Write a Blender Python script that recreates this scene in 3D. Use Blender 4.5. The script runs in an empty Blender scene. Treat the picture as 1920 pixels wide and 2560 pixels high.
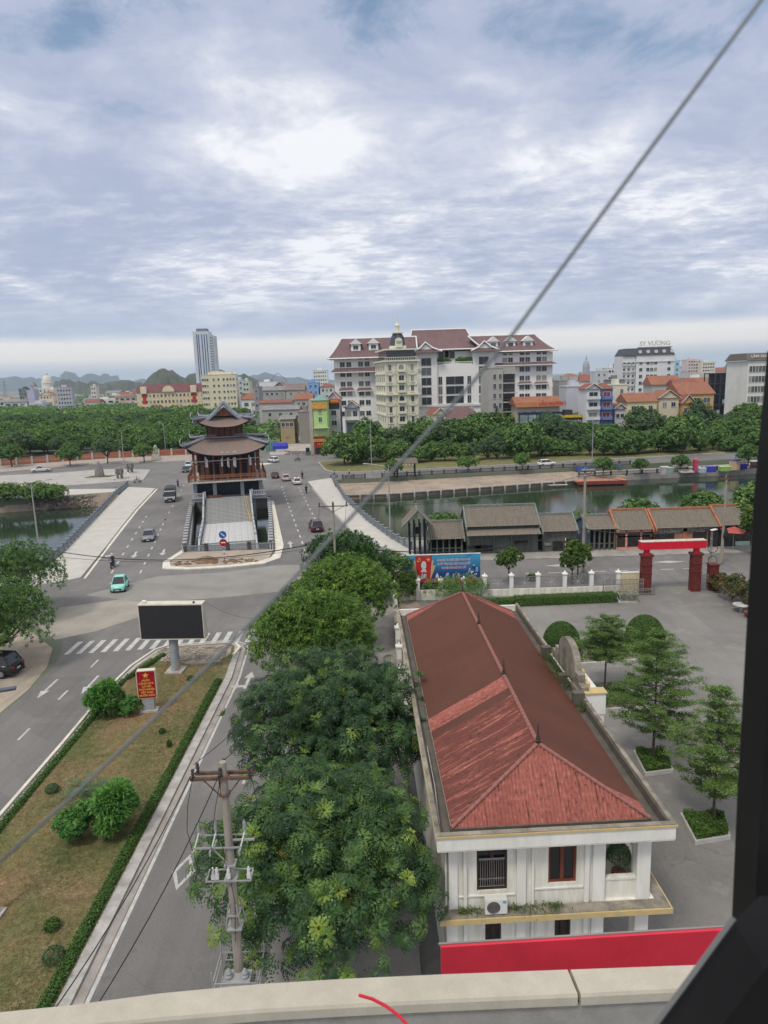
import bpy, bmesh, math, random
import numpy as np
from mathutils import Vector, Matrix, geometry
S = bpy.context.scene
C = S.collection
rad = math.radians
# ---------------------------------------------------------------- camera
F = 1750.0; PIT = rad(10.8); ROL = rad(1.75); HC = 23.0
_f = Vector((0, math.cos(PIT), -math.sin(PIT))); _r0 = Vector((1, 0, 0)); _u0 = Vector((0, math.sin(PIT), math.cos(PIT)))
_R = math.cos(ROL)*_r0 - math.sin(ROL)*_u0
_U = math.cos(ROL)*_u0 + math.sin(ROL)*_r0
cam = bpy.data.cameras.new('camera'); co = bpy.data.objects.new('camera', cam); C.objects.link(co)
co.matrix_world = Matrix(((_R.x, _U.x, -_f.x, 0), (_R.y, _U.y, -_f.y, 0), (_R.z, _U.z, -_f.z, HC), (0, 0, 0, 1)))
cam.sensor_fit = 'VERTICAL'; cam.sensor_height = 36; cam.sensor_width = 27; cam.lens = F/2560*36
cam.clip_start = 0.05; cam.clip_end = 40000
cam.dof.use_dof = True; cam.dof.focus_distance = 70; cam.dof.aperture_fstop = 9
S.camera = co
# ---------------------------------------------------------------- world
SUN_EL, SUN_AZ = rad(58), rad(215)
W = bpy.data.worlds.new('World'); S.world = W; W.use_nodes = True
nt = W.node_tree; nt.nodes.clear()
def nd(t, typ, ins=None, **kw):
    n = t.nodes.new(typ)
    for k, v in kw.items(): setattr(n, k, v)
    for k, v in (ins or {}).items():
        s = n.inputs[k]
        if isinstance(v, bpy.types.NodeSocket): t.links.new(v, s)
        else: s.default_value = v
    return n
def mth(t, op, a, b=0.0, c=None, clamp=False):
    n = nd(t, 'ShaderNodeMath', {0: a, 1: b}, operation=op, use_clamp=clamp)
    if c is not None:
        if isinstance(c, bpy.types.NodeSocket): t.links.new(c, n.inputs[2])
        else: n.inputs[2].default_value = c
    return n.outputs[0]
def mixc(t, f, a, b, blend='MIX'):
    n = nd(t, 'ShaderNodeMix', data_type='RGBA', blend_type=blend)
    for i, v in ((0, f), (6, a), (7, b)):
        if isinstance(v, bpy.types.NodeSocket): t.links.new(v, n.inputs[i])
        else: n.inputs[i].default_value = v if i == 0 else (*v, 1)[:4]
    return n.outputs[2]
def ramp(t, fac, stops, interp='LINEAR'):
    n = nd(t, 'ShaderNodeValToRGB', {0: fac}); cr = n.color_ramp; cr.interpolation = interp
    while len(cr.elements) < len(stops): cr.elements.new(0.5)
    for e, (p, c) in zip(cr.elements, stops):
        e.position = p; e.color = (*c, 1) if not isinstance(c, float) else (c, c, c, 1)
    return n.outputs[0]
def build_world():
    t = nt
    tc = nd(t, 'ShaderNodeTexCoord')
    sp = nd(t, 'ShaderNodeSeparateXYZ', {0: tc.outputs['Generated']})
    x, y, z = sp.outputs
    def plane(off):
        zz = mth(t, 'ADD', mth(t, 'MAXIMUM', z, 0.0), off); return mth(t, 'DIVIDE', x, zz), mth(t, 'DIVIDE', y, zz)
    def noise(pl, a, b, ox, oy, sc, det=6, ro=.55, dist=0.):
        vv = nd(t, 'ShaderNodeCombineXYZ', {0: mth(t, 'MULTIPLY_ADD', pl[0], a, ox), 1: mth(t, 'MULTIPLY_ADD', pl[1], b, oy), 2: .7}).outputs[0]
        return nd(t, 'ShaderNodeTexNoise', {'Vector': vv, 'Scale': sc, 'Detail': det, 'Roughness': ro, 'Distortion': dist}).outputs['Fac']
    pa, pb = plane(.20), plane(.10)
    big = noise(pa, 1., 1., 4.3, 2.6, 1.35, 7, .50, .35)             # large soft cloud masses
    mid = noise(pa, 1., 1.1, 1.7, 8., 4.0, 11, .64, .35)
    rip = noise(pb, 1., 1.35, 9., 3., 6.2, 8, .66, .2)               # rows of small cloudlets
    el = z
    lowband = ramp(t, el, [(0.07, 0.), (0.12, 1.), (0.20, 1.), (0.30, 0.)], 'EASE')
    a = mth(t, 'ADD', mth(t, 'MULTIPLY', big, .66), mth(t, 'MULTIPLY', mid, .34))
    b = mth(t, 'ADD', mth(t, 'MULTIPLY', a, .5), mth(t, 'MULTIPLY', rip, .5))
    w = mth(t, 'MULTIPLY', lowband, .75)
    n = nd(t, 'ShaderNodeMix', {0: w, 2: a, 3: b}, data_type='FLOAT').outputs[0]
    cloud = ramp(t, n, [(.36, (.42, .49, .66)), (.44, (.47, .525, .69)), (.49, (.565, .615, .76)), (.54, (.70, .735, .84)), (.60, (.97, .98, 1.02))])
    hor = ramp(t, el, [(0.0, (.58, .62, .66)), (0.018, (.52, .58, .64)), (0.034, (1.14, 1.03, .90)), (0.056, (1.06, 1.0, .93)), (.068, (.50, .58, .71)), (.12, (.52, .60, .74))])
    hf = ramp(t, mth(t, 'ADD', el, mth(t, 'MULTIPLY', mth(t, 'SUBTRACT', rip, .5), .035)), [(.0, 1.), (.055, .94), (.066, .62), (.13, .0)])
    cl = mixc(t, hf, cloud, hor)
    cl = mixc(t, ramp(t, el, [(.40, 0.), (.75, 1.)]), cl, mixc(t, 1., cl, (1.12, 1.02, .86), 'MULTIPLY'))     # whiter cloud deck overhead
    sky = nd(t, 'ShaderNodeTexSky', sky_type='NISHITA', sun_disc=False, sun_elevation=SUN_EL, sun_rotation=SUN_AZ, altitude=0, air_density=1.3, dust_density=2.0)
    bg1 = nd(t, 'ShaderNodeBackground', {0: sky.outputs[0], 1: .10})
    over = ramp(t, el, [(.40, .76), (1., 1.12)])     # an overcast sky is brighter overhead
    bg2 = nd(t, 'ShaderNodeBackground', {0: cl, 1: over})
    gap = ramp(t, a, [(.36, .0), (.425, 1.)])
    cover = mth(t, 'MAXIMUM', mth(t, 'MAXIMUM', gap, hf), ramp(t, el, [(.27, 1.), (.36, 0.)]))
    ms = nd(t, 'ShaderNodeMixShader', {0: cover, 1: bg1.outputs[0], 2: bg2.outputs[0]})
    out = nd(t, 'ShaderNodeOutputWorld', {0: ms.outputs[0]})
build_world()
# ---------------------------------------------------------------- sun
sl = bpy.data.lights.new('sun', 'SUN'); sl.energy = 1.5; sl.angle = rad(12); sl.color = (1, .93, .82)
so = bpy.data.objects.new('sun', sl); C.objects.link(so)
_sd = Vector((math.sin(SUN_AZ)*math.cos(SUN_EL), math.cos(SUN_AZ)*math.cos(SUN_EL), math.sin(SUN_EL)))
so.rotation_euler = _sd.to_track_quat('Z', 'Y').to_euler(); so.location = (0, 0, 300)
# ---------------------------------------------------------------- render
vs = S.view_settings; vs.view_transform = 'Standard'; vs.look = 'None'; vs.exposure = 0.38; vs.gamma = 1; vs.use_curve_mapping = False
S.render.engine = 'CYCLES'
cy = S.cycles; cy.max_bounces = 6; cy.diffuse_bounces = 3; cy.glossy_bounces = 3; cy.transmission_bounces = 4; cy.volume_bounces = 1; cy.transparent_max_bounces = 8
cy.use_denoising = True; cy.sample_clamp_indirect = 4
try: cy.volume_max_steps = 64
except Exception: pass
# ---------------------------------------------------------------- measuring helpers: a photo pixel seen on a level or at a distance
CAMP = Vector((0, 0, HC))
def _ray(px, py): return _f + _R*((px-960)/F) + _U*((1280-py)/F)
def g(px, py, z=0.0):
    d = _ray(px, py); return CAMP + d*((z-HC)/d.z)
def gy(px, py, Y):
    d = _ray(px, py); return CAMP + d*(Y/d.y)
def V(*a): return Vector(a)
# ---------------------------------------------------------------- materials
MATS = {}
def mat(name, col, rough=.8, var=.12, scale=2.0, bump=0., spec=.3, metal=0., col2=None, stretch=(1, 1, 1), fine=0., emit=None):
    if name in MATS: return MATS[name]
    m = bpy.data.materials.new(name); m.use_nodes = True; t = m.node_tree; t.nodes.clear()
    tc = nd(t, 'ShaderNodeTexCoord')
    mp = nd(t, 'ShaderNodeMapping', {0: tc.outputs['Object'], 3: stretch})
    n1 = nd(t, 'ShaderNodeTexNoise', {'Vector': mp.outputs[0], 'Scale': scale, 'Detail': 6, 'Roughness': .6})
    c2 = col2 or tuple(c*(1-2*var) for c in col)
    c1 = col if col2 else tuple(min(1, c*(1+var)) for c in col)
    f = ramp(t, n1.outputs['Fac'], [(.35, 0.), (.68, 1.)])
    cc = mixc(t, f, c1, c2)
    if fine:
        n2 = nd(t, 'ShaderNodeTexNoise', {'Vector': mp.outputs[0], 'Scale': scale*17, 'Detail': 4, 'Roughness': .7})
        k = ramp(t, n2.outputs['Fac'], [(.3, 1-fine), (.7, 1+fine*.5)])
        cc = mixc(t, 1., cc, k, 'MULTIPLY')
    ins = {'Base Color': cc, 'Roughness': rough, 'Metallic': metal, 'Specular IOR Level': spec}
    p = nd(t, 'ShaderNodeBsdfPrincipled', ins)
    if bump:
        b = nd(t, 'ShaderNodeBump', {'Strength': bump, 'Distance': .05, 'Height': n1.outputs['Fac'] if not fine else n2.outputs['Fac']})
        t.links.new(b.outputs[0], p.inputs['Normal'])
    if emit:
        p.inputs['Emission Color'].default_value = (*emit[:3], 1); p.inputs['Emission Strength'].default_value = emit[3]
    nd(t, 'ShaderNodeOutputMaterial', {0: p.outputs[0]})
    MATS[name] = m; return m
def leafmat(name, stops, trans=.25, rough=.55):
    if name in MATS: return MATS[name]
    m = bpy.data.materials.new(name); m.use_nodes = True; t = m.node_tree; t.nodes.clear()
    a = nd(t, 'ShaderNodeAttribute', attribute_name='tone')
    oi = nd(t, 'ShaderNodeObjectInfo')
    tn = mth(t, 'ADD', a.outputs['Fac'], mth(t, 'MULTIPLY', mth(t, 'SUBTRACT', oi.outputs['Random'], .5), .16))
    c = ramp(t, tn, stops)
    p = nd(t, 'ShaderNodeBsdfPrincipled', {'Base Color': c, 'Roughness': rough, 'Specular IOR Level': .25})
    tr = nd(t, 'ShaderNodeBsdfTranslucent', {0: mixc(t, 1., c, (1.1, 1.25, .6), 'MULTIPLY')})
    ms = nd(t, 'ShaderNodeMixShader', {0: trans, 1: p.outputs[0], 2: tr.outputs[0]})
    nd(t, 'ShaderNodeOutputMaterial', {0: ms.outputs[0]})
    MATS[name] = m; return m
def asphalt(name, c1, c2, streak=.5, crack=.6):
    m = bpy.data.materials.new(name); m.use_nodes = True; t = m.node_tree; t.nodes.clear(); tc = nd(t, 'ShaderNodeTexCoord'); O_ = tc.outputs['Object']
    def nz(sc, st=(1, 1, 1), det=5, ro=.6): return nd(t, 'ShaderNodeTexNoise', {'Vector': nd(t, 'ShaderNodeMapping', {0: O_, 3: st}).outputs[0], 'Scale': sc, 'Detail': det, 'Roughness': ro}).outputs['Fac']
    c = mixc(t, ramp(t, nz(.11), [(.35, 0.), (.66, 1.)]), c1, c2)
    c = mixc(t, mth(t, 'MULTIPLY', ramp(t, nz(1., (1.1, .035, 1)), [(.45, 0.), (.62, 1.)]), .35*streak), c, tuple(v*.62 for v in c2))          # wheel wear along the lanes
    c = mixc(t, mth(t, 'MULTIPLY', ramp(t, nz(.35, (1, 1, 1), 8, .7), [(.56, 0.), (.66, 1.)]), .30), c, tuple(v*1.45 for v in c1))              # dust
    c = mixc(t, mth(t, 'MULTIPLY', ramp(t, nz(.9, (1, 1, 1), 6, .75), [(.62, 0.), (.70, 1.)]), .45), c, tuple(v*.5 for v in c2))                # oil and damp stains
    vo = nd(t, 'ShaderNodeTexVoronoi', {'Vector': nd(t, 'ShaderNodeMapping', {0: O_, 3: (.11, .16, .1)}).outputs[0], 'Scale': 1.}, feature='F1', distance='CHEBYCHEV'); cs = nd(t, 'ShaderNodeSeparateColor', {0: vo.outputs['Color']})
    c = mixc(t, mth(t, 'MULTIPLY', ramp(t, cs.outputs[0], [(.80, 0.), (.81, 1.)]), .22), c, tuple(v*.6 for v in c2))                            # repair patches
    wv = nd(t, 'ShaderNodeVectorMath', {0: O_, 1: nd(t, 'ShaderNodeTexNoise', {'Vector': O_, 'Scale': .8, 'Detail': 4}).outputs['Color']}, operation='ADD')
    v2 = nd(t, 'ShaderNodeTexVoronoi', {'Vector': wv.outputs[0], 'Scale': .33}, feature='DISTANCE_TO_EDGE')
    ck = mth(t, 'MULTIPLY', ramp(t, v2.outputs['Distance'], [(.0, 1.), (.012, 0.)]), ramp(t, nz(.16), [(.5, 0.), (.6, 1.)])); c = mixc(t, mth(t, 'MULTIPLY', ck, crack), c, (.05, .05, .05))
    f2 = nz(9., (1, 1, 1), 4, .7); c = mixc(t, 1., c, ramp(t, f2, [(.3, .86), (.7, 1.08)]), 'MULTIPLY')
    p = nd(t, 'ShaderNodeBsdfPrincipled', {'Base Color': c, 'Roughness': .84, 'Specular IOR Level': .3, 'Normal': nd(t, 'ShaderNodeBump', {'Strength': .2, 'Distance': .03, 'Height': f2}).outputs[0]}); nd(t, 'ShaderNodeOutputMaterial', {0: p.outputs[0]}); MATS[name] = m; return m
# ---------------------------------------------------------------- mesh builder
class MB:
    def __init__(s): s.v = []; s.f = []; s.m = []; s.k = 0
    def add(s, vs, fs, k=None):
        o = len(s.v); s.v += [tuple(v) for v in vs]; s.f += [tuple(i+o for i in f) for f in fs]; s.m += [s.k if k is None else k]*len(fs); return s
    def box(s, c, d, rz=0., k=None, taper=1., M=None):
        x, y, z = d[0]/2, d[1]/2, d[2]/2; ca, sa = math.cos(rz), math.sin(rz); vs = []
        for zz, tp in ((-z, 1.), (z, taper)):
            for xx, yy in ((-x, -y), (x, -y), (x, y), (-x, y)):
                xx *= tp; yy *= tp
                p = Vector((xx*ca-yy*sa, xx*sa+yy*ca, zz))
                if M is not None: p = M @ p
                vs.append(p+Vector(c))
        return s.add(vs, [(0, 3, 2, 1), (4, 5, 6, 7), (0, 1, 5, 4), (1, 2, 6, 5), (2, 3, 7, 6), (3, 0, 4, 7)], k)
    def bb(s, x0, x1, y0, y1, z0, z1, k=None): return s.box(((x0+x1)/2, (y0+y1)/2, (z0+z1)/2), (x1-x0, y1-y0, z1-z0), 0, k)
    def prism(s, pts, z0, z1, k=None):
        n = len(pts); a = sum(pts[i][0]*pts[(i+1) % n][1]-pts[(i+1) % n][0]*pts[i][1] for i in range(n))
        if a < 0: pts = pts[::-1]
        vs = [(p[0], p[1], z0) for p in pts]+[(p[0], p[1], z1) for p in pts]
        fs = [(i, (i+1) % n, n+(i+1) % n, n+i) for i in range(n)]
        tri = geometry.tessellate_polygon([[Vector((p[0], p[1], 0)) for p in pts]])
        for t in tri:
            a, b, c = t
            if (Vector(vs[b])-Vector(vs[a])).cross(Vector(vs[c])-Vector(vs[a])).z < 0: a, b, c = a, c, b
            fs.append((a+n, b+n, c+n)); fs.append((a, c, b))
        return s.add(vs, fs, k)
    def tube(s, p0, p1, r0, r1=None, n=8, k=None, caps=True):
        p0 = Vector(p0); p1 = Vector(p1); r1 = r0 if r1 is None else r1; d = (p1-p0)
        if d.length < 1e-6: return s
        q = d.to_track_quat('Z', 'Y'); a = q @ Vector((1, 0, 0)); b = q @ Vector((0, 1, 0)); vs = []
        for p, r in ((p0, r0), (p1, r1)):
            for i in range(n):
                t = 2*math.pi*(i+.5)/n; vs.append(p+a*(r*math.cos(t))+b*(r*math.sin(t)))
        fs = [(i, (i+1) % n, n+(i+1) % n, n+i) for i in range(n)]
        if caps: fs += [tuple(range(n-1, -1, -1)), tuple(range(n, 2*n))]
        return s.add(vs, fs, k)
    def path(s, pts, r, n=6, k=None, r1=None):
        pts = [Vector(p) for p in pts]; m = len(pts); r1 = r if r1 is None else r1; vs = []; fs = []
        prev = None
        for j, p in enumerate(pts):
            d = (pts[min(j+1, m-1)]-pts[max(j-1, 0)]).normalized()
            up = Vector((0, 0, 1)) if abs(d.z) < .95 else Vector((0, 1, 0))
            a = d.cross(up).normalized()
            if prev is not None and a.dot(prev) < 0: a = -a
            prev = a; b = d.cross(a); rr = r+(r1-r)*j/max(1, m-1)
            for i in range(n):
                t = 2*math.pi*i/n; vs.append(p+a*(rr*math.cos(t))+b*(rr*math.sin(t)))
        for j in range(m-1):
            for i in range(n): fs.append((j*n+i, j*n+(i+1) % n, (j+1)*n+(i+1) % n, (j+1)*n+i))
        fs += [tuple(range(n-1, -1, -1)), tuple((m-1)*n+i for i in range(n))]
        return s.add(vs, fs, k)
    def lathe(s, c, prof, n=12, k=None):
        vs = []; fs = []; m = len(prof)
        for r, z in prof:
            for i in range(n):
                t = 2*math.pi*i/n; vs.append((c[0]+r*math.cos(t), c[1]+r*math.sin(t), c[2]+z))
        for j in range(m-1):
            for i in range(n): fs.append((j*n+i, j*n+(i+1) % n, (j+1)*n+(i+1) % n, (j+1)*n+i))
        fs += [tuple(range(n-1, -1, -1)), tuple((m-1)*n+i for i in range(n))]
        return s.add(vs, fs, k)
    def quad(s, a, b, c, d, k=None): return s.add([a, b, c, d], [(0, 1, 2, 3)], k)
    def slab(s, a, b, c, d, th, k=None):
        a, b, c, d = map(Vector, (a, b, c, d)); n = (b-a).cross(d-a).normalized()*th
        return s.add([a-n, b-n, c-n, d-n, a, b, c, d], [(3, 2, 1, 0), (4, 5, 6, 7), (0, 1, 5, 4), (1, 2, 6, 5), (2, 3, 7, 6), (3, 0, 4, 7)], k)
    def mesh(s, name, mats):
        me = bpy.data.meshes.new(name); me.from_pydata(s.v, [], s.f)
        for m in (mats if isinstance(mats, (list, tuple)) else [mats]): me.materials.append(m)
        if any(s.m): me.polygons.foreach_set('material_index', s.m)
        me.update(); return me
    def build(s, name, mats, parent=None, loc=(0, 0, 0), rz=0., smooth=False, kind=None):
        me = s.mesh(name, mats)
        if smooth: me.polygons.foreach_set('use_smooth', [True]*len(me.polygons))
        return link(name, me, parent, loc, rz, kind)
def link(name, me, parent=None, loc=(0, 0, 0), rz=0., kind=None, sc=None):
    o = bpy.data.objects.new(name, me); C.objects.link(o); o.parent = parent
    o.location = loc; o.rotation_euler = (0, 0, rz)
    if sc: o.scale = sc if isinstance(sc, (tuple, list)) else (sc, sc, sc)
    if kind: o['kind'] = kind
    return o
def tag(o, label, cat, group=None):
    o['label'] = label; o['category'] = cat
    if group: o['group'] = group
    return o
def thing(name, label, cat, loc=(0, 0, 0), rz=0., group=None):
    o = bpy.data.objects.new(name, None); C.objects.link(o); o.location = loc; o.rotation_euler = (0, 0, rz); o.empty_display_size = .3
    return tag(o, label, cat, group)
def struct(name, mb, m, **kw):
    return mb.build(name, m, kind='structure', **kw)
KIDS = {}
def dup(root, loc, rz=0., label=None, group=None, sc=None):
    r = root.copy(); C.objects.link(r); r.location = loc; r.rotation_euler = (0, 0, rz)
    if sc: r.scale = sc if isinstance(sc, (tuple, list)) else (sc, sc, sc)
    if label: r['label'] = label
    if group: r['group'] = group
    for ch in list(root.children):
        c = ch.copy(); C.objects.link(c); c.parent = r
        for gch in list(ch.children):
            d = gch.copy(); C.objects.link(d); d.parent = c
    return r
def text(body, size, m, parent, loc, rot, name='lettering', ext=.003, align='CENTER', sx=1., bold=0.):
    cu = bpy.data.curves.new(name, 'FONT'); cu.body = body; cu.size = size; cu.extrude = ext; cu.align_x = align; cu.align_y = 'CENTER'; cu.offset = bold; cu.resolution_u = 3
    tmp = bpy.data.objects.new(name, cu); me = bpy.data.meshes.new_from_object(tmp); bpy.data.objects.remove(tmp)
    me.materials.clear(); me.materials.append(m); o = bpy.data.objects.new(name, me); C.objects.link(o); o.parent = parent; o.location = loc; o.rotation_euler = rot; o.scale = (sx, 1, 1)
    return o
# ---------------------------------------------------------------- leaves
def quads(name, Q, tone, mats, mi=None):
    n = len(Q); me = bpy.data.meshes.new(name)
    me.vertices.add(n*4); me.vertices.foreach_set('co', np.ascontiguousarray(Q, dtype=np.float32).ravel())
    me.loops.add(n*4); me.loops.foreach_set('vertex_index', np.arange(n*4, dtype=np.int32))
    me.polygons.add(n); me.polygons.foreach_set('loop_start', np.arange(0, n*4, 4, dtype=np.int32)); me.polygons.foreach_set('loop_total', np.full(n, 4, dtype=np.int32))
    at = me.attributes.new('tone', 'FLOAT', 'POINT'); at.data.foreach_set('value', np.repeat(tone, 4).astype(np.float32))
    for m in (mats if isinstance(mats, (list, tuple)) else [mats]): me.materials.append(m)
    me.update(calc_edges=True); return me
def unit(a): return a/np.maximum(np.linalg.norm(a, axis=-1, keepdims=True), 1e-9)
def leaf_quads(rs, P, N, L, Wd, jit=.5):
    """diamond leaves of length L and width Wd at P, lying roughly square to N"""
    n = len(P); N = unit(N+rs.normal(size=(n, 3))*jit); t = unit(np.cross(N, unit(rs.normal(size=(n, 3))))); b = np.cross(N, t)
    L = (L*rs.uniform(.7, 1.3, n))[:, None]; Wd = (Wd*rs.uniform(.7, 1.3, n))[:, None]
    d = N*(L*-.12)
    return np.stack([P-t*L*.5+d, P+b*Wd*.5, P+t*L*.5+d, P-b*Wd*.5], 1)
def sphere_dirs(rs, n, zmin=-1.):
    z = rs.uniform(zmin, 1, n); a = rs.uniform(0, 2*np.pi, n); r = np.sqrt(1-z*z)
    return np.stack([r*np.cos(a), r*np.sin(a), z], 1)
def lobes_for(rs, R, Hh, nl, z0):
    out = []
    for i in range(nl):
        a = 2*np.pi*i*.618+rs.uniform(-.5, .5); w = 1-1.55*(i+.5)/nl; q = math.sqrt(max(.05, 1-w*w))
        r = R*rs.uniform(.36, .52); rz = min(r*rs.uniform(.75, .95), Hh*.34); k = rs.uniform(.82, 1.1)
        out.append(((R-r)*q*math.cos(a)*k, (R-r)*q*math.sin(a)*k, z0+Hh*.46+(Hh*.54-rz)*w*rs.uniform(.85, 1.1), r, rz))
    out.append((0, 0, z0+Hh*.5, R*.55, Hh*.36))
    return out
def crown_mesh(name, seed, R, Hh, z0, nl, nleaf, L, Wd, m, zmin=-.45):
    rs = np.random.RandomState(seed); lo = lobes_for(rs, R, Hh, nl, z0); Q = []; T = []
    per = nleaf//nl
    for (x, y, z, r, rz) in lo:
        k = per//9; cd = sphere_dirs(rs, k, zmin)
        cdd = np.repeat(cd, 9, 0)+rs.normal(size=(k*9, 3))*.13; sh = np.repeat(rs.uniform(.72, 1.12, k), 9)*rs.uniform(.88, 1.06, k*9)
        P = np.array([x, y, z])+unit(cdd)*sh[:, None]*np.array([r, r, rz])
        N = cdd*.6+np.array([0, 0, .7])
        Q.append(leaf_quads(rs, P, N, L, Wd, .45)); T.append(np.clip(np.repeat(rs.normal(.45, .17, k), 9)+rs.normal(0, .1, k*9), 0, 1))
    return quads(name, np.concatenate(Q), np.concatenate(T), m), lo
def trunk_mesh(name, m, lo, base_r, fork, bend=0.):
    mb = MB(); top = Vector((bend, 0, fork)); mb.path([(0, 0, -.05), (bend*.3, 0, fork*.5), top], base_r, 8, r1=base_r*.75)
    for (x, y, z, r, rz) in lo:
        e = Vector((x, y, z-rz*.2)); md = top.lerp(e, .5)+Vector((0, 0, -.12*(e-top).length*.5))
        mb.path([top-Vector((0, 0, .1)), md, e], base_r*.5, 5, r1=base_r*.1)
    return mb.mesh(name, m)
# ================================================================ SETTING
def sheet(name, outer, holes, z, m, parent=None, kind='structure', th=0.):
    loops = [[Vector((p[0], p[1], 0)) for p in outer]]+[[Vector((p[0], p[1], 0)) for p in h] for h in holes]
    fl = [p for l in loops for p in l]; mb = MB(); vs = [(p.x, p.y, z) for p in fl]; fs = []
    for a, b, c in geometry.tessellate_polygon(loops):
        if (Vector(vs[b])-Vector(vs[a])).cross(Vector(vs[c])-Vector(vs[a])).z < 0: a, b, c = a, c, b
        fs.append((a, b, c))
    mb.add(vs, fs)
    if th:
        for l in loops:
            n = len(l); vv = [(p.x, p.y, z) for p in l]+[(p.x, p.y, z-th) for p in l]
            mb.add(vv, [(i, (i+1) % n, n+(i+1) % n, n+i) for i in range(n)])
    return mb.build(name, m, parent, kind=kind)
m_ground = mat('town_ground', (.20, .21, .17), .95, .25, .02, 0, col2=(.10, .13, .08))
m_dirt = mat('dusty_soil', (.42, .36, .29), .95, .15, .6, .4, col2=(.30, .26, .22), fine=.15)
m_asph = asphalt('worn_asphalt', (.205, .200, .194), (.158, .155, .151), .6, .25)
m_asph2 = asphalt('yard_asphalt', (.25, .243, .23), (.17, .165, .157), .3, .35)
m_conc = mat('pale_paving', (.50, .49, .45), .9, .05, .5, .1, fine=.06)
m_pave = mat('pavement', (.33, .31, .29), .9, .12, .8, .2, fine=.1)
m_kerb = mat('kerb_concrete', (.42, .41, .39), .9, .15, 1.5, .1, fine=.1)
m_paint = mat('road_paint', (.62, .62, .60), .8, .10, 2.2, 0, col2=(.42, .42, .41), fine=.45)
m_cream = mat('cream_kerb_paint', (.66, .63, .55), .75, .10, 1.0, 0, fine=.1)
m_bank = mat('stone_bank', (.25, .22, .19), .95, .2, .8, .5, fine=.25)
m_sand = mat('sandy_bank', (.40, .32, .245), .95, .15, .35, .4, col2=(.25, .215, .18), fine=.25)
def water_mat():
    m = bpy.data.materials.new('river_water'); m.use_nodes = True; t = m.node_tree; t.nodes.clear()
    tc = nd(t, 'ShaderNodeTexCoord'); mp = nd(t, 'ShaderNodeMapping', {0: tc.outputs['Object'], 3: (1, 1.6, 1)})
    n = nd(t, 'ShaderNodeTexNoise', {'Vector': mp.outputs[0], 'Scale': 1.6, 'Detail': 4, 'Roughness': .6})
    b = nd(t, 'ShaderNodeBump', {'Strength': .10, 'Distance': .05, 'Height': n.outputs['Fac']})
    p = nd(t, 'ShaderNodeBsdfPrincipled', {'Base Color': (.028, .045, .028, 1), 'Roughness': .045, 'Specular IOR Level': .55, 'IOR': 1.33, 'Normal': b.outputs[0]})
    nd(t, 'ShaderNodeOutputMaterial', {0: p.outputs[0]}); return m
m_water = water_mat()
PIT_FL, PIT_FR, PIT_BR, PIT_BL = (-27.6, 95.3), (-16.2, 95.7), (-23.2, 142.0), (-38.0, 139.0)
NEARB = [(-600, 70), (-80, 86), (-48.5, 95.5), (-44, 99)]
NEARR = [(-1.5, 99.5), (2, 100), (60, 102), (150, 112), (600, 190)]
near = [(-3000, -200)]+[(-3000, 70)]+NEARB+[(-28.2, 99.4), PIT_FL, PIT_FR, (-17., 99.6)]+NEARR+[(3000, 190), (3000, -200)]
sheet('ground', near, [], 0, m_ground, th=3.2)
FARB = [(-600, 128), (-81, 146.5), (-62, 152), (-55, 152), (PIT_BL[0], 151), (PIT_BR[0], 151), (-11, 151), (-11, 163), (-4.6, 163), (41.5, 170.4), (97.6, 179.7), (600, 262)]
far = FARB+[(15000, 262), (15000, 16000), (-15000, 16000), (-15000, 128)]
sheet('far_ground', far, [], 0, m_ground, th=3.2)
sheet('river', [(-3000, 60), (3000, 60), (3000, 300), (-3000, 300)], [], -2.5, m_water)
# river banks: lower terrace on the far side, sandy slope on the left
mb = MB()
terr = [((-11, 149.5), (-11, 163)), ((2, 150), (2, 163.9)), ((39, 159.5), (41.5, 170.2)), ((58, 164), (58, 173.2))]
for (a, b), (c, d) in zip(terr, terr[1:]):
    mb.add([(*a, -1.6), (*c, -1.6), (*d, -.9), (*b, -.9), (*a, -3.2), (*c, -3.2)], [(0, 1, 2, 3), (4, 5, 1, 0)])
struct('sandy_terrace', mb, m_sand)
mb = MB()
low = [((58, 164.6), (58, 173.2)), ((92, 168.6), (92, 178.5)), ((160, 181), (160, 190)), ((400, 222), (400, 230))]
for (a, b), (c, d) in zip(low, low[1:]):
    mb.add([(*a, -1.2), (*c, -1.2), (*d, -1.2), (*b, -1.2), (*a, -3.2), (*c, -3.2)], [(0, 1, 2, 3), (4, 5, 1, 0)])
struct('river_walk', mb, m_pave)
mb = MB()
sl_ = [((-110, 143.4), (-110, 144.6)), ((-80, 146.2), (-80, 147.2)), ((-66, 150.2), (-66, 151.4)), ((-56, 151.4), (-56, 152.4))]
for (a, b), (c, d) in zip(sl_, sl_[1:]):
    mb.add([(*a, -2.6), (*c, -2.6), (*d, .06), (*b, .06)], [(0, 1, 2, 3)])
struct('sandy_bank', mb, m_sand)
mb = MB(); rs_ = random.Random(3)
for i in range(260):
    x = rs_.uniform(-76, -57); t = rs_.random(); y = 146.2+(x+80)*.27+t*.9; s_ = rs_.uniform(.15, .6); mb.box((x, y, -2.4+t*2.3), (s_, s_, s_*.7), rs_.random()*3)
for i in range(420):
    x = rs_.uniform(-9, 55); t = rs_.random()**.6; y = 154+(x+5)*.17+t*7; s_ = rs_.uniform(.08, .3); mb.box((x, y, -1.5+t*.5), (s_*1.4, s_, s_*.6), rs_.random()*3)
mb.build('rubble', mat('bank_rubble', (.36, .31, .26), .95, .25, 1.5, .4), kind='stuff')
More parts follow.
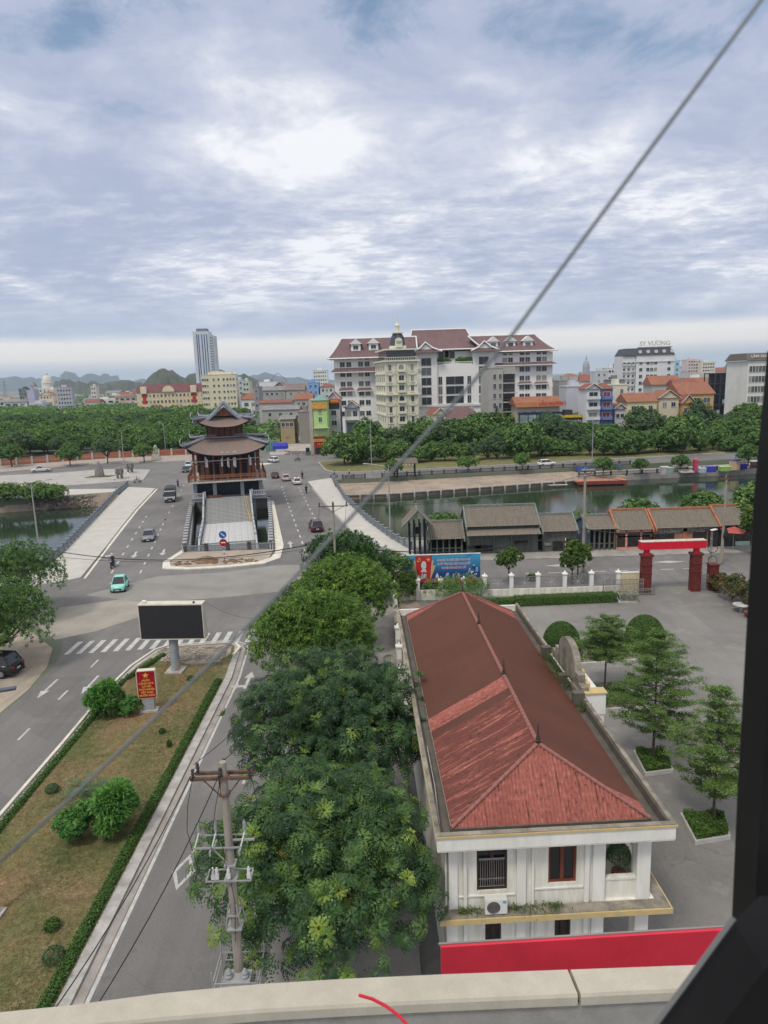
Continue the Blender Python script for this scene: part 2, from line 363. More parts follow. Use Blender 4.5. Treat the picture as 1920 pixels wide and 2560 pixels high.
# terrace edge beam on short piers over the water
et = thing('terrace_edge', 'long concrete edge beam on short piers along the far river bank', 'edge beam')
mb = MB(); pts = [(-9, 149.6), (2, 149.8), (39, 159.3), (47, 161.2)]
for a, b in zip(pts, pts[1:]):
    a3, b3 = Vector((*a, -1.55)), Vector((*b, -1.55)); dd = (b3-a3); mb.box((a3+b3)/2, (dd.length, .5, .22), math.atan2(dd.y, dd.x))
mb.build('beam', m_kerb, et)
pm = MB().box((0, 0, 0), (.35, .45, 1.1)).mesh('pier', m_kerb)
for i in range(19):
    x = -8+i*2.95; y = 149.45+max(0, x-2)*.257; link('pier', pm, et, (x, y-.1, -2.15))
# bridge decks left and right of the pagoda pit
lb0, lb1 = (-43.6, 85.5), (-59.4, 163.5)
deckL = [(-45, 94), (-28.2, 94), PIT_FL, PIT_BL, (-40, 151), (-58.5, 151)]
deckL = [(-46.5, 99), (-28.3, 99), PIT_BL, (-40.5, 151), (-57.4, 151.2)]
sheet('bridge_deck', deckL, [], -.012, m_kerb, th=1.1)
deckR = [(-17.0, 99), (-.2, 99), (-9.9, 151.5), (-24.6, 151.5), PIT_BR]
sheet('bridge_deck', deckR, [], -.012, m_kerb, th=1.1)
sheet('bridge_deck', [PIT_BL, PIT_BR, (-24.6, 151.5), (-40.5, 151.3)], [], -.016, m_kerb, th=1.1)
pit = [PIT_FL, PIT_FR, PIT_BR, PIT_BL]
# the road surface in one sheet
road = [(-28.6, -30), (-28, 46.7), (-27.8, 52), (-28.5, 57.2), (-30, 61.5), (-34, 66), (-42, 68.5), (-60, 69), (-300, 60),
        (-300, 76), (-60, 80), (-45, 79.3), (-39, 81.2), (-37.2, 83), (-43.2, 112.9), (-46.6, 130), (-51.4, 157), (-58.7, 158.3), (-78.6, 162.5), (-110, 150), (-300, 110),
        (-300, 150), (-108.4, 197.6), (-89.2, 210.4), (-58.8, 212.8), (-46, 222), (-40, 232), (-43, 300), (-60, 420), (-50, 420), (-33, 300), (-24.5, 221.4),
        (0, 219.5), (20, 216.5), (16, 204), (-10, 204), (-18.3, 199.2), (-15.1, 181.5), (-12.8, 176.5), (-7.8, 175.1), (20, 178), (61.8, 185.7), (94.4, 192), (300, 226),
        (300, 218), (97.6, 180.6), (41.5, 171.2), (-4.6, 163.9), (-12.4, 164.6), (-17.6, 160.5), (-11.2, 130.4), (-4.9, 104), (-3.4, 98), (0.5, 93), (4, 87), (12, 85.5), (45, 85.5), (200, 92), (300, 96),
        (300, 84), (200, 79), (60, 73.2), (35, 72.8), (10, 72.6), (2, 72.5), (-2, 71), (-4.6, 66), (-5.2, 60), (-5.2, -30)]
sheet('road', road, [pit], .012, m_asph)
# paving and verges
sheet('pavement', [(-5.2, -30), (-5.2, 60), (-4.6, 66), (-2, 71), (2, 72.5), (10, 72.4), (10, 71.6), (2, 71.2), (.9, 70), (.9, -30)], [], .13, m_pave, th=.14)
sheet('pavement', [(4, 87), (12, 85.5), (45, 85.5), (200, 92), (300, 96), (300, 100), (60, 99), (3, 97.5)], [], .13, m_pave, th=.14)
bl = [(-43.6, 85.6), (-45.3, 97.5), (-48.2, 112), (-52.5, 131), (-56.6, 150), (-59.2, 162.4), (-58.7, 161), (-51.9, 157), (-47.0, 130), (-43.6, 112.9), (-40.2, 95), (-37.6, 83.3), (-39.3, 81.4), (-45, 79.6), (-52, 79.8), (-56, 88)]
bl = [(-60, 88.2), (-44, 86.8), (-45.6, 97.5), (-48.6, 112), (-52.8, 131), (-56.9, 150), (-59.0, 160.5), (-51.6, 157), (-46.9, 130), (-43.5, 112.9), (-40.2, 97), (-37.5, 83.2), (-39.2, 81.4), (-45, 79.6), (-60, 80.3)]
sheet('bridge_pavement', bl, [], .14, m_conc, th=.15)
br = [(-12.2, 165.2), (-17.4, 160.4), (-16.2, 155), (-11.0, 130.4), (-4.7, 104), (-3.2, 98), (0.7, 93), (4.2, 87.2), (3.4, 97), (1.2, 99), (-2.6, 112), (-7.4, 135), (-10.6, 152)]
sheet('bridge_pavement', br, [], .14, m_conc, th=.15)
sheet('kerb_line', [(-40.0, 97), (-37.1, 83.0), (-36.8, 83.0), (-39.7, 97), (-42.9, 112.9), (-46.3, 130), (-51.0, 157), (-51.4, 157), (-46.7, 130), (-43.3, 112.9)], [], .024, m_cream)
sheet('kerb_line', [(-17.2, 160.5), (-10.8, 130.4), (-4.6, 104), (-4.3, 104), (-10.5, 130.4), (-16.9, 160.5)], [], .024, m_cream)
# dirt shoulder at the left
sheet('dirt_shoulder', [(-31.5, 40), (-29.2, 46.7), (-28.4, 52), (-28.9, 56), (-30.4, 60), (-35, 65), (-43, 67.5), (-60, 68), (-60, 20), (-32, 20)], [], .05, m_dirt, th=.05)
sheet('dirt_shoulder', [(-28.6, 10), (-28.3, 46), (-28.1, 51), (-28.7, 55.5), (-30.2, 59.8), (-34.6, 64.6), (-30, 40), (-34, 20), (-34, 10)], [], .03, m_dirt)
# dusty film where traffic does not reach
sheet('road_dust', [(-34.5, 66), (-31, 62), (-28, 64), (-25, 68), (-24, 72.5), (-28, 74.5), (-34, 72), (-42, 69.5)], [], .0162, mat('dusty_asphalt', (.33, .31, .27), .9, .08, .3, .1, fine=.1))
sheet('road_dust', [(-26, 72.5), (-18, 73.5), (-8, 76), (-2, 81), (-6, 86), (-14, 86.5), (-20, 84), (-28, 83), (-34, 76)], [], .0165, mat('light_asphalt', (.27, .262, .245), .88, .08, .25, .1, fine=.1))
# left bank: plaza, paved strip, verge
pl = [(-64.4, 193.3), (-59.5, 172.7), (-70, 167.5), (-80, 165.8), (-112, 168), (-106, 190), (-90.7, 192), (-78.6, 197.6)]
sheet('plaza', pl, [], .13, m_kerb, th=.14)
sheet('plaza_paving', [(-65, 191.8), (-60.6, 173.3), (-70.3, 168.6), (-80, 166.9), (-111, 169), (-105.5, 189.3), (-90.7, 191), (-78.6, 196.4)], [], .138, mat('plaza_paving', (.40, .385, .36), .9, .08, .3, .1, fine=.1))
sheet('paved_strip', [(-59.4, 157.2), (-58.7, 154.0), (-71.8, 149.8), (-82, 146.9), (-120, 144.5), (-300, 105), (-300, 109), (-110, 149.5), (-80, 161.2), (-60.5, 158.2)], [], .12, m_conc, th=.12)
sheet('far_pavement', [(-300, 152), (-300, 170), (-118, 214), (-89, 228), (-70, 231), (-50, 236), (-41, 236), (-47, 222.3), (-59, 213.3), (-89.2, 211), (-108.4, 198.2)], [], .13, mat('far_paving', (.36, .32, .28), .9, .1, .4, .1, fine=.1), th=.14)
# grass islands on the right of the far crossing
m_lawn = mat('lawn', (.13, .15, .055), .95, .2, .35, .4, col2=(.22, .19, .085), fine=.35)
isl = [(-18.0, 198.8), (-14.8, 181.8), (-12.5, 177), (-7.8, 175.7), (20, 178.6), (61.8, 186.3), (94.4, 192.6), (300, 228), (300, 270), (60, 238), (20, 216), (16, 204.5), (-10, 204.5)]
sheet('verge', isl, [], .12, m_lawn, th=.13)
def strip(name, pts, w, z, m, th=0.):
    """a band of width w along pts"""
    L_, R_ = [], []
    for i, p in enumerate(pts):
        a = Vector(pts[max(i-1, 0)]); b = Vector(pts[min(i+1, len(pts)-1)]); d = (b-a).normalized(); nn = Vector((-d.y, d.x))*w/2; p = Vector(p)
        L_.append((p+nn)[:]); R_.append((p-nn)[:])
    return sheet(name, L_+R_[::-1], [], z, m, th=th)
strip('kerb', [(16, 204.3), (-10, 204.3), (-18.2, 199.0), (-15.0, 181.6), (-12.7, 176.7), (-7.8, 175.3), (20, 178.2), (61.8, 185.9), (94.4, 192.2)], .35, .17, m_kerb, .17)
# ---------------------------------------------------------------- median
m_median = mat('dry_grass', (.25, .175, .10), .95, .2, .20, .5, col2=(.085, .13, .04), fine=.5)
med = [(-21.3, -10), (-21.35, 42.5), (-21.5, 51.2), (-21.2, 55), (-20.4, 58.2), (-19.4, 59.4), (-14.2, 59.9), (-13.3, 59.1), (-12.9, 57.6), (-12.45, 52), (-12.4, -10)]
sheet('median_kerb', med, [], .14, m_kerb, th=.14)
sheet('median_soil', [(-21.0, -10), (-21.05, 42.5), (-21.2, 51), (-20.9, 54.8), (-20.1, 57.8), (-19.2, 59.05), (-14.4, 59.5), (-13.6, 58.8), (-13.35, 57.4), (-13.0, 52), (-13.0, -10)], [], .152, m_median)
sheet('gravel_bed', [(-20.4, 56.6), (-20.0, 57.6), (-19.1, 58.8), (-14.5, 59.2), (-13.8, 58.6), (-13.6, 56.8), (-14.2, 55.2), (-16.3, 54.6), (-17.4, 55.4), (-18.9, 55.6)], [], .165, mat('gravel', (.36, .32, .27), .95, .2, 1.2, .5, fine=.35))
mb = MB()
for i in range(500):
    s_ = rs_.uniform(.05, .2); mb.box((rs_.uniform(-20, -14), rs_.uniform(55.6, 58.7), .18), (s_*1.4, s_, s_*.6), rs_.random()*3)
mb.build('gravel', mat('gravel', (1, 1, 1)), kind='stuff')
sheet('gutter', [(-12.4, -10), (-12.44, 52), (-12.9, 57.8), (-13.3, 59.2), (-14.2, 60.02), (-19.5, 59.55), (-19.4, 59.8), (-14.1, 60.3), (-12.9, 59.4), (-12.5, 58), (-12.02, 52), (-11.98, -10)], [], .018, mat('gutter_concrete', (.34, .32, .295), .9, .12, 1, .1, fine=.15))
strip('painted_line', [(-11.85, -10), (-11.87, 52), (-12.3, 58), (-12.75, 59.5), (-14.1, 60.45), (-19.6, 59.95)], .17, .022, m_paint)
strip('painted_line', [(-21.55, -10), (-21.6, 42.5), (-21.75, 51.2), (-21.5, 55), (-20.6, 58.5), (-19.6, 59.7)], .2, .15, m_cream, .15)
strip('painted_line', [(-13.2, 56.5), (-13.0, 58.1), (-13.6, 59.2)], .22, .30, m_cream, .16)
strip('painted_line', [(-11.6, 57.8), (-5.4, 58.3)], .2, .022, m_paint)
# ---------------------------------------------------------------- markings
def mark(pts, z=.0225, name='road_marking'):
    mb = MB(); mb.add([(p[0], p[1], z) for p in pts], [tuple(range(len(pts)))]); o = mb.build(name, m_paint, kind='structure'); return o
for i in range(18):
    x = -28.3+1.04*i; y0 = 58.2+.11*i
    mark([(x-.23, y0), (x+.23, y0+.02), (x+.23, y0+3.1), (x-.23, y0+3.08)], name='crosswalk_stripe')
def dashes(a, b, n, ln, w):
    a = Vector(a[:2]); b = Vector(b[:2]); d = (b-a).normalized(); nn = Vector((-d.y, d.x))*w/2
    for i in range(n):
        p = a.lerp(b, i/(n-1)); mark([p-d*ln/2-nn, p+d*ln/2-nn, p+d*ln/2+nn, p-d*ln/2+nn], name='lane_dash')
dashes(g(281, 1429), g(365, 1292), 9, 1.6, .22); dashes(g(352, 1430), g(413, 1299), 9, 1.6, .22)
dashes(g(413, 1299), g(470, 1195), 9, 1.5, .22)
dashes(g(762, 1374), g(704.7, 1218), 15, 1.6, .24); dashes(g(808, 1337), g(748, 1220), 12, 1.5, .24)
dashes((-24.9, 56), (-24.9, 20), 7, 1.6, .16); dashes((-8.7, 46), (-8.7, 22), 4, 1.6, .17)
dashes(g(1330, 1434), g(1780, 1420), 9, 1.5, .2)
def arrow(p, ang, L=2.6, w=.2, turn=False):
    c, s_ = math.cos(ang), math.sin(ang)
    def q(x, y): return (p[0]+x*c-y*s_, p[1]+x*s_+y*c)
    mark([q(-w/2, -L/2), q(w/2, -L/2), q(w/2, L*.12), q(-w/2, L*.12)]); mark([q(-w*1.7, L*.12), q(w*1.7, L*.12), q(0, L/2)])
    if turn:
        mark([q(-w/2, -L*.42), q(-w/2, -L*.30), q(-w*2.6, -L*.30), q(-w*2.6, -L*.42)]); mark([q(-w*2.6, -L*.5), q(-w*2.6, -L*.2), q(-w*5, -L*.36)])
arrow(g(119, 1722), math.pi, 3.4); arrow(g(225, 1712), math.pi, 3.4); arrow(g(337, 1387), math.pi+.2, 3.6, .3); arrow(g(408, 1381), math.pi+.2, 3.6, .3)
arrow(g(726, 1362), .17, 4.5, .26); arrow(g(621, 1700), 0, 3.2, .24, True)
def diamond(p, a, b, w=.16, rz=0.):
    c, s_ = math.cos(rz), math.sin(rz)
    def q(x, y): return (p[0]+x*c-y*s_, p[1]+x*s_+y*c)
    o_ = [(0, -b), (a, 0), (0, b), (-a, 0)]; k = 1-w*1.3/a
    for i in range(4):
        p0, p1 = o_[i], o_[(i+1) % 4]; mark([q(*p0), q(*p1), q(p1[0]*k, p1[1]*(1-w*1.6/b*1.4)), q(p0[0]*k, p0[1]*(1-w*1.6/b*1.4))])
diamond(g(459, 2180), .55, 1.25); diamond(g(1402, 1414), 2.0, .5, .2); diamond(g(1672, 1405), 2.0, .5, .2)
mark([g(262, 1390)[:2], g(283, 1386)[:2], g(283, 1389)[:2], g(264, 1393)[:2]])
# compound yard, garden ground
sheet('yard', [(.95, -30), (.95, 70.2), (2, 71.1), (60, 71.9), (90, 71.9), (90, -30)], [], .02, m_asph2)
sheet('dirt_shoulder', [(.9, 48), (.9, 70), (3, 70.6), (4.2, 66), (4.5, 48)], [], .06, mat('littered_soil', (.27, .22, .185), .95, .2, .9, .4, fine=.3), th=.04)
# ================================================================ VEGETATION
GREEN = [(.0, (0.041, 0.089, 0.034)), (.30, (0.079, 0.162, 0.050)), (.55, (0.126, 0.240, 0.067)), (.78, (0.204, 0.324, 0.084)), (1., (0.312, 0.396, 0.120))]
BLUEG = [(.0, (0.036, 0.074, 0.041)), (.30, (0.066, 0.126, 0.062)), (.55, (0.102, 0.180, 0.084)), (.78, (0.156, 0.240, 0.102)), (1., (0.228, 0.300, 0.120))]
LIGHT = [(.0, (.03, .06, .012)), (.35, (.06, .115, .022)), (.6, (.10, .175, .035)), (1., (.19, .25, .06))]
m_leaf = leafmat('broad_leaves', GREEN); m_leafB = leafmat('blue_green_leaves', BLUEG); m_leafL = leafmat('light_leaves', LIGHT, .32)
m_new = leafmat('pinnate_leaves', [(.0, (0.018, 0.047, 0.020)), (.28, (0.031, 0.076, 0.029)), (.50, (0.074, 0.151, 0.047)), (.72, (0.179, 0.280, 0.056)), (.90, (0.302, 0.370, 0.067)), (1., (0.426, 0.370, 0.090))], .22, .42)
m_bark = mat('bark', (.13, .105, .085), .95, .2, 5, .4, fine=.3)
def pinnate(rs, nf, pairs, L, lw, ll, droop, u0=.05, u1=.85):
    """one rosette: nf arching fronds, each with pairs of leaflets (quads). +Z is the shoot"""
    Q = []
    for i in range(nf):
        az = 2*math.pi*i/nf+rs.uniform(-.25, .25); up = rs.uniform(u0, u1); Lf = L*rs.uniform(.75, 1.1)
        d0 = np.array([math.cos(az), math.sin(az), 0.]); side = np.array([-math.sin(az), math.cos(az), 0.])
        prev = np.zeros(3)
        for k in range(pairs+1):
            t = (k+1)/(pairs+1); p = d0*Lf*t*(.95-.15*up)+np.array([0, 0, Lf*(up*t-droop*t*t)])
            tang = unit(p-prev); prev = p; nrm = unit(np.cross(tang, side))
            if nrm[2] < 0: nrm = -nrm
            w = ll*(1-.45*abs(t-.5)*2*.8)
            for sg in (-1, 1):
                if k == pairs: dr = unit(tang+.15*sg*side)
                else: dr = unit(side*sg+tang*.55-nrm*.18)
                b = unit(np.cross(dr, nrm))*lw*.5; m_ = p+dr*w*.5
                Q.append(np.stack([p, m_+b, p+dr*w, m_-b]))
                if k == pairs: break
    return np.array(Q)
def rosette_crown(name, seed, R, Hh, z0, nl, nros, L, m, pairs=5, nf=8, lw=.075, ll=.2, zmin=-.35, toney=(.36, .15), newp=.22):
    rs = np.random.RandomState(seed); lo = lobes_for(rs, R, Hh, nl, z0); T4 = [pinnate(rs, nf, pairs, L, lw, ll, .8, -.25, .6) for _ in range(4)]+[pinnate(rs, nf+1, pairs, L*.85, lw, ll*.85, .5, .5, 1.5) for _ in range(2)]
    out = []; tones = []; per = max(1, nros//nl)
    for (x, y, z, r, rz) in lo:
        cd = sphere_dirs(rs, per, zmin)
        for d in cd:
            new = rs.uniform() < newp*(1 if d[2] > -.1 else .3); tp = T4[rs.randint(4) if not new else 4+rs.randint(2)]; up = unit(d*.7+np.array([0, 0, .75])+rs.normal(size=3)*.15)
            a = unit(np.cross(up, unit(rs.normal(size=3)))); b = np.cross(up, a); s_ = rs.uniform(.75, 1.2)
            M_ = np.stack([a, b, up], 1)*s_
            P = np.array([x, y, z])+d*np.array([r, r, rz])*rs.uniform(.78, 1.10)
            q = tp @ M_.T+P; out.append(q)
            base = rs.normal(*toney); rr = np.linalg.norm(tp[:, 0], axis=1)/L
            tn = base+rs.normal(0, .05, len(q))
            if new: tn = tn+np.clip(.9-rr, 0, 1)*.42*rs.uniform(.5, 1.2)
            tones.append(np.clip(tn, 0, 1))
    return quads(name, np.concatenate(out), np.concatenate(tones), m), lo
def tree(name, label, crown, trunk, loc, rz=0., sc=1., group=None, cat='tree'):
    t = thing(name, label, cat, loc, rz, group); link('crown', crown, t, sc=sc); link('trunk', trunk, t, sc=sc); return t
# the four big street trees along the pavement
cA, lA = rosette_crown('crown_pinnate', 11, 4.7, 7.0, 1.9, 22, 1500, .42, m_new, 5, 7, .06, .16); tA = trunk_mesh('trunk_a', m_bark, lA, .2, 3.0)
cB, lB = rosette_crown('crown_pinnate', 23, 5.1, 6.8, 2.0, 22, 1600, .42, m_new, 5, 7, .06, .155); tB = trunk_mesh('trunk_b', m_bark, lB, .22, 3.2)
m_mango = leafmat('drooping_leaves', [(.0, (0.046, 0.103, 0.025)), (.3, (0.092, 0.184, 0.039)), (.55, (0.161, 0.276, 0.053)), (.8, (0.253, 0.368, 0.069)), (1., (0.391, 0.437, 0.092))], .25, .45)
def tuft_crown(name, seed, R, Hh, z0, nl, ntuft, L, Wd, m, per=16, droop=.55, toney=(.42, .16)):
    """shoots each ending in a fan of long simple leaves"""
    rs = np.random.RandomState(seed); lo = lobes_for(rs, R, Hh, nl, z0); Q = []; T = []
    for (x, y, z, r, rz) in lo:
        n = ntuft//nl; cd = sphere_dirs(rs, n, -.4); P = np.array([x, y, z])+cd*np.array([r, r, rz])*rs.uniform(.82, 1.08, (n, 1))
        P = np.repeat(P, per, 0); c2 = np.repeat(cd, per, 0)
        out = unit(rs.normal(size=P.shape)+c2*.9+np.array([0, 0, .35])); dr = unit(out-np.array([0, 0, droop*.6])); sd = unit(np.cross(dr, np.array([0, 0, 1.])+rs.normal(size=P.shape)*.25))
        LL = (L*rs.uniform(.7, 1.2, len(P)))[:, None]; p0 = P+out*.04; tip = p0+dr*LL-np.array([0, 0, 1])*LL*droop*.3; md = (p0+dr*LL*.5)
        Q.append(np.stack([p0, md+sd*Wd*.5, tip, md-sd*Wd*.5], 1)); T.append(np.clip(np.repeat(rs.normal(*toney, n), per)+rs.normal(0, .09, len(P)), 0, 1))
    return quads(name, np.concatenate(Q), np.concatenate(T), m), lo
cM, lM = tuft_crown('crown_mango', 31, 5.1, 6.8, 1.9, 20, 2600, .34, .095, m_mango); tM = trunk_mesh('trunk_c', m_bark, lM, .22, 3.2)
m_plum = leafmat('frangipani_leaves', [(.0, (0.020, 0.063, 0.020)), (.3, (0.039, 0.105, 0.028)), (.6, (0.077, 0.161, 0.039)), (1., (0.210, 0.280, 0.070))], .18, .38)
cP, lP = tuft_crown('crown_frangipani', 37, 5.0, 5.6, 1.9, 18, 1200, .42, .12, m_plum, 14, .25, (.42, .16)); tP = trunk_mesh('trunk_d', m_bark, lP, .2, 2.8)
gT = 'street trees along the pavement'
tree('street_tree', 'big feathery-leaved street tree nearest the window ledge behind the electric pole', cA, tA, (-2.75, 23.3, .1), 0.4, 1.02)
tree('street_tree', 'big feathery-leaved street tree second from the ledge, left of the red-roofed building', cB, tB, (-2.9, 33.4, .1), 2.0, 1.08)
tree('street_tree', 'small lower-crowned feathery tree between the two big street trees and building wall', cA, tA, (-2.6, 28.2, -.5), 3.5, .7)
tree('mango_tree', 'light green mango-like tree with drooping leaves beside the crosswalk end', cM, tM, (-5.5, 48.6, .1), 1.0, .92)
tree('mango_tree', 'light green tree reaching over the road kerb beyond the mango crown', cM, tM, (-3.6, 58.5, .1), 2.6, .92)
tree('frangipani_tree', 'dark glossy-leaved tree at the intersection corner beside the bridge', cP, tP, (-4.0, 71.0, .1), .3, .98)
tree('frangipani_tree', 'dark glossy-leaved tree at the road corner close to the pavement kerb', cP, tP, (-7.2, 63.5, .1), 2.2, .62)
# the big tree at the left edge
cL, lL = tuft_crown('crown_left', 43, 5.6, 7.6, 1.4, 22, 2600, .24, .09, leafmat('small_broad_leaves', GREEN, .22, .45), 15, .3, (.40, .15)); tL = trunk_mesh('trunk_e', m_bark, lL, .25, 2.6)
tree('roadside_tree', 'leafy tree over the black car at the dirt corner', cL, tL, (-32.9, 55.8, -.5), 0, .92)
tree('roadside_tree', 'leafy tree behind the corner tree beside the bridge pavement', cL, tL, (-37.5, 68.5, .05), 2.0, .9)
mb = MB(); mb.path([(0, 0, 0), (1.2, .2, .5), (2.6, 0, .9)], .06, 5)
# generic mid-size crowns shared by park and riverside trees
mids = []
for s_, R_, H_, L_ in ((51, 4.0, 5.8, .5), (52, 4.4, 6.2, .5), (53, 3.8, 6.2, .48), (54, 4.7, 5.8, .52)):
    c_, l_ = crown_mesh('crown_leafy', s_, R_, H_, 1.2, 14, 5200, L_, L_*.55, m_leaf); mids.append((c_, trunk_mesh('trunk_mid', m_bark, l_, .22, 2.0)))
midb = []
for s_, R_, H_, L_ in ((61, 4.2, 5.6, .42), (62, 3.9, 5.0, .42)):
    c_, l_ = crown_mesh('crown_blue', s_, R_, H_, 2.2, 14, 5200, L_, L_*.5, m_leafB); midb.append((c_, trunk_mesh('trunk_mid', m_bark, l_, .2, 2.0)))
smalls = []
for s_, R_, H_ in ((71, 1.7, 2.6), (72, 2.0, 2.4)):
    c_, l_ = crown_mesh('crown_small', s_, R_, H_, 1.6, 8, 3000, .26, .14, m_leafL if s_ == 71 else m_leaf); smalls.append((c_, trunk_mesh('trunk_small', m_bark, l_, .09, 1.7)))
rr = random.Random(8)
# left: a row before the terracotta fence
row = [((30, 1168), 1.05, 'wide round-crowned tree left of the white pickup before the terracotta fence'), ((176, 1165), .85, 'small round tree on the pavement just right of the white pickup'),
       ((270, 1160), 1.05, 'dusty grey-green tree with a wide crown above the carved rock'), ((361, 1156), .82, 'round light-green tree before the fence beside the lion statue')]
for (p, s_, lb), k in zip(row, (0, 3, 1, 2)):
    q = g(*p); c_, t_ = (midb[0] if k == 1 else mids[k]); tree('pavement_tree', lb, c_, t_, (q.x, q.y, .1), rr.random()*6, s_)
# left park wood: individuals in front, one mass beyond
cnt = 0
for j in range(22):
    Y = 242+j*9.2
    for i in range(40):
        X = -330+i*9.0+(j % 2)*4.5+rr.uniform(-2.5, 2.5); Yj = Y+rr.uniform(-2.5, 2.5)
        xr = -48-(Yj-242)*.18; xl = -Yj*.60
        if X > xr or X < xl: continue
        c_, t_ = rr.choice(mids+mids+midb); s_ = rr.uniform(.9, 1.6); cnt += 1
        if cnt > 296: continue
        tree('park_tree', ('front row' if j < 2 else 'middle' if j < 10 else 'deepest')+' leafy tree of the park wood '+('at the left edge' if X < -Yj*.47 else 'behind the carved rock' if X < -Yj*.36 else 'near the pagoda'), c_, t_, (X, Yj, -1.2), rr.random()*6, s_, 'trees of the park wood on the left')
rs = np.random.RandomState(5); Q = []; T = []
for _ in range(560):
    Y = rs.uniform(430, 640); xl = -Y*.62; xr = -82-(Y-430)*.25; x = rs.uniform(xl, xr); r = rs.uniform(3.5, 6.5); h = rs.uniform(6, 9.5)
    d = sphere_dirs(rs, 60, -.1); P = np.array([x, Y, h-r*.7])+d*np.array([r, r, r*.8])*rs.uniform(.85, 1.1, (60, 1)); Q.append(leaf_quads(rs, P, d*.6+np.array([0, 0, .7]), 1.7, 1.2, .4)); T.append(np.clip(rs.normal(.42, .14)+rs.normal(0, .1, 60), 0, 1))
for (x0, x1, y0, y1, n_, hh) in ((-66, -44, 330, 560, 70, 7), (-50, -42, 250, 330, 14, 6), (-700, -360, 500, 1100, 260, 8), (100, 900, 420, 1200, 200, 8), (-900, -120, 700, 1500, 300, 9)):
    for _ in range(n_):
        x = rs.uniform(x0, x1); Y = rs.uniform(y0, y1); r = rs.uniform(3.5, 6.5); h = hh*rs.uniform(.8, 1.2)
        d = sphere_dirs(rs, 40, -.1); P = np.array([x, Y, h-r*.7])+d*np.array([r, r, r*.8])*rs.uniform(.85, 1.1, (40, 1)); Q.append(leaf_quads(rs, P, d*.6+np.array([0, 0, .7]), 2.0, 1.5, .4)); T.append(np.clip(rs.normal(.42, .14)+rs.normal(0, .1, 40), 0, 1))
for _ in range(330):
    px = rs.uniform(865, 1915); q = g(px, 1150-(px-960)*.034-rs.uniform(0, 38)); r = rs.uniform(1.2, 3.2); d = sphere_dirs(rs, 50, -.1); P = np.array([q.x, q.y, r*.4])+d*r*rs.uniform(.85, 1.1, (50, 1)); Q.append(leaf_quads(rs, P, d*.6+np.array([0, 0, .7]), .7, .45, .4)); T.append(np.clip(rs.normal(.42, .14)+rs.normal(0, .1, 50), 0, 1))
link('woodland', quads('woodland', np.concatenate(Q), np.concatenate(T), m_leaf), kind='stuff')
# right riverside wood: rows seen above the far road
def wood(pts, name, group):
    for (px, py, s_, rw) in pts:
        q = g(px, py); c_, t_ = rr.choice(mids+mids+midb); lm = next(l for x_, l in ((940, 'the pale gabled house'), (1060, 'the narrow yellow hotel'), (1200, 'the hotel car porch'), (1300, 'the bare grey block'), (1450, 'the restaurant'), (1560, 'the white and blue houses'), (1680, 'the yellow villa'), (1790, 'the ochre villa'), (3000, 'the corner hotel')) if px < x_)
        tree(name, rw+' row '+('tall ' if s_ > 1.35 else 'low ' if s_ < 1 else '')+('dusky ' if c_ in (midb[0][0], midb[1][0]) else 'green ')+'tree of the riverside wood before '+lm, c_, t_, (q.x, q.y, -1.0-.6*(rw != 'front')-rr.random()*.9), rr.random()*6, (s_*rr.uniform(.9, 1.1), s_, s_*rr.uniform(.9, 1.15)), group)
fr = []
for i in range(30):
    px = 868+i*35+rr.uniform(-12, 12); fr.append((px, 1158-(px-960)*.035+rr.uniform(-5, 2), rr.uniform(.85, 1.45), 'front'))
for i in range(27):
    px = 872+i*39+rr.uniform(-14, 14); fr.append((px, 1136-(px-960)*.034+rr.uniform(-4, 3), rr.uniform(1.1, 1.8), 'middle'))
for i in range(22):
    px = 1180+i*34+rr.uniform(-14, 14); fr.append((px, 1116-(px-960)*.032+rr.uniform(-3, 2), rr.uniform(1.2, 1.9), 'back'))
fr = [(a_, b_, c_*(rr.uniform(.75, 1.1) if d_ == 'front' else 1), d_) for a_, b_, c_, d_ in fr]
wood(fr, 'riverside_tree', 'trees of the riverside wood on the right')
for (px, py, s_, lb) in ((985, 1195, .62, 'small round tree on the river terrace by the wooden gateway'), (1508, 1190, .68, 'round tree rising over the blue boards beside the floating deck'),
                         (1700, 1178, .6, 'thin tree on the river walk beside the coloured boxes'), (1600, 1184, .55, 'thin open-crowned tree behind the river walk railing'), (1870, 1165, .75, 'tree at the right end of the river walk'),
                         (1170, 1180, .6, 'slender tree by the far road railing near the river terrace'), (1305, 1176, .62, 'slender open tree by the far road railing below the restaurant'), (845, 1145, .7, 'tree on the grass island beside the far crossing')):
    q = g(px, py, -1. if px > 1480 and px < 1860 else 0); c_, t_ = rr.choice(mids); tree('river_walk_tree', lb, c_, t_, q, rr.random()*6, s_)
for (px, py, s_, lb) in ((720, 1108, .85, 'small tree with bare trunk on the pale empty lot'), (665, 1095, .95, 'yellow-green tree left of the empty lot beside the tin sheds'), (690, 1085, .9, 'tree behind the empty lot in front of the grey sheds'), (742, 1090, .9, 'dark tree right of the empty lot beside the green house'), (640, 1120, .8, 'tree behind the pagoda beside the construction fence'), (905, 1105, .9, 'tree in front of the grey narrow houses')):
    q = g(px, py); c_, t_ = rr.choice(mids); tree('street_corner_tree', lb, c_, t_, q, rr.random()*6, s_)
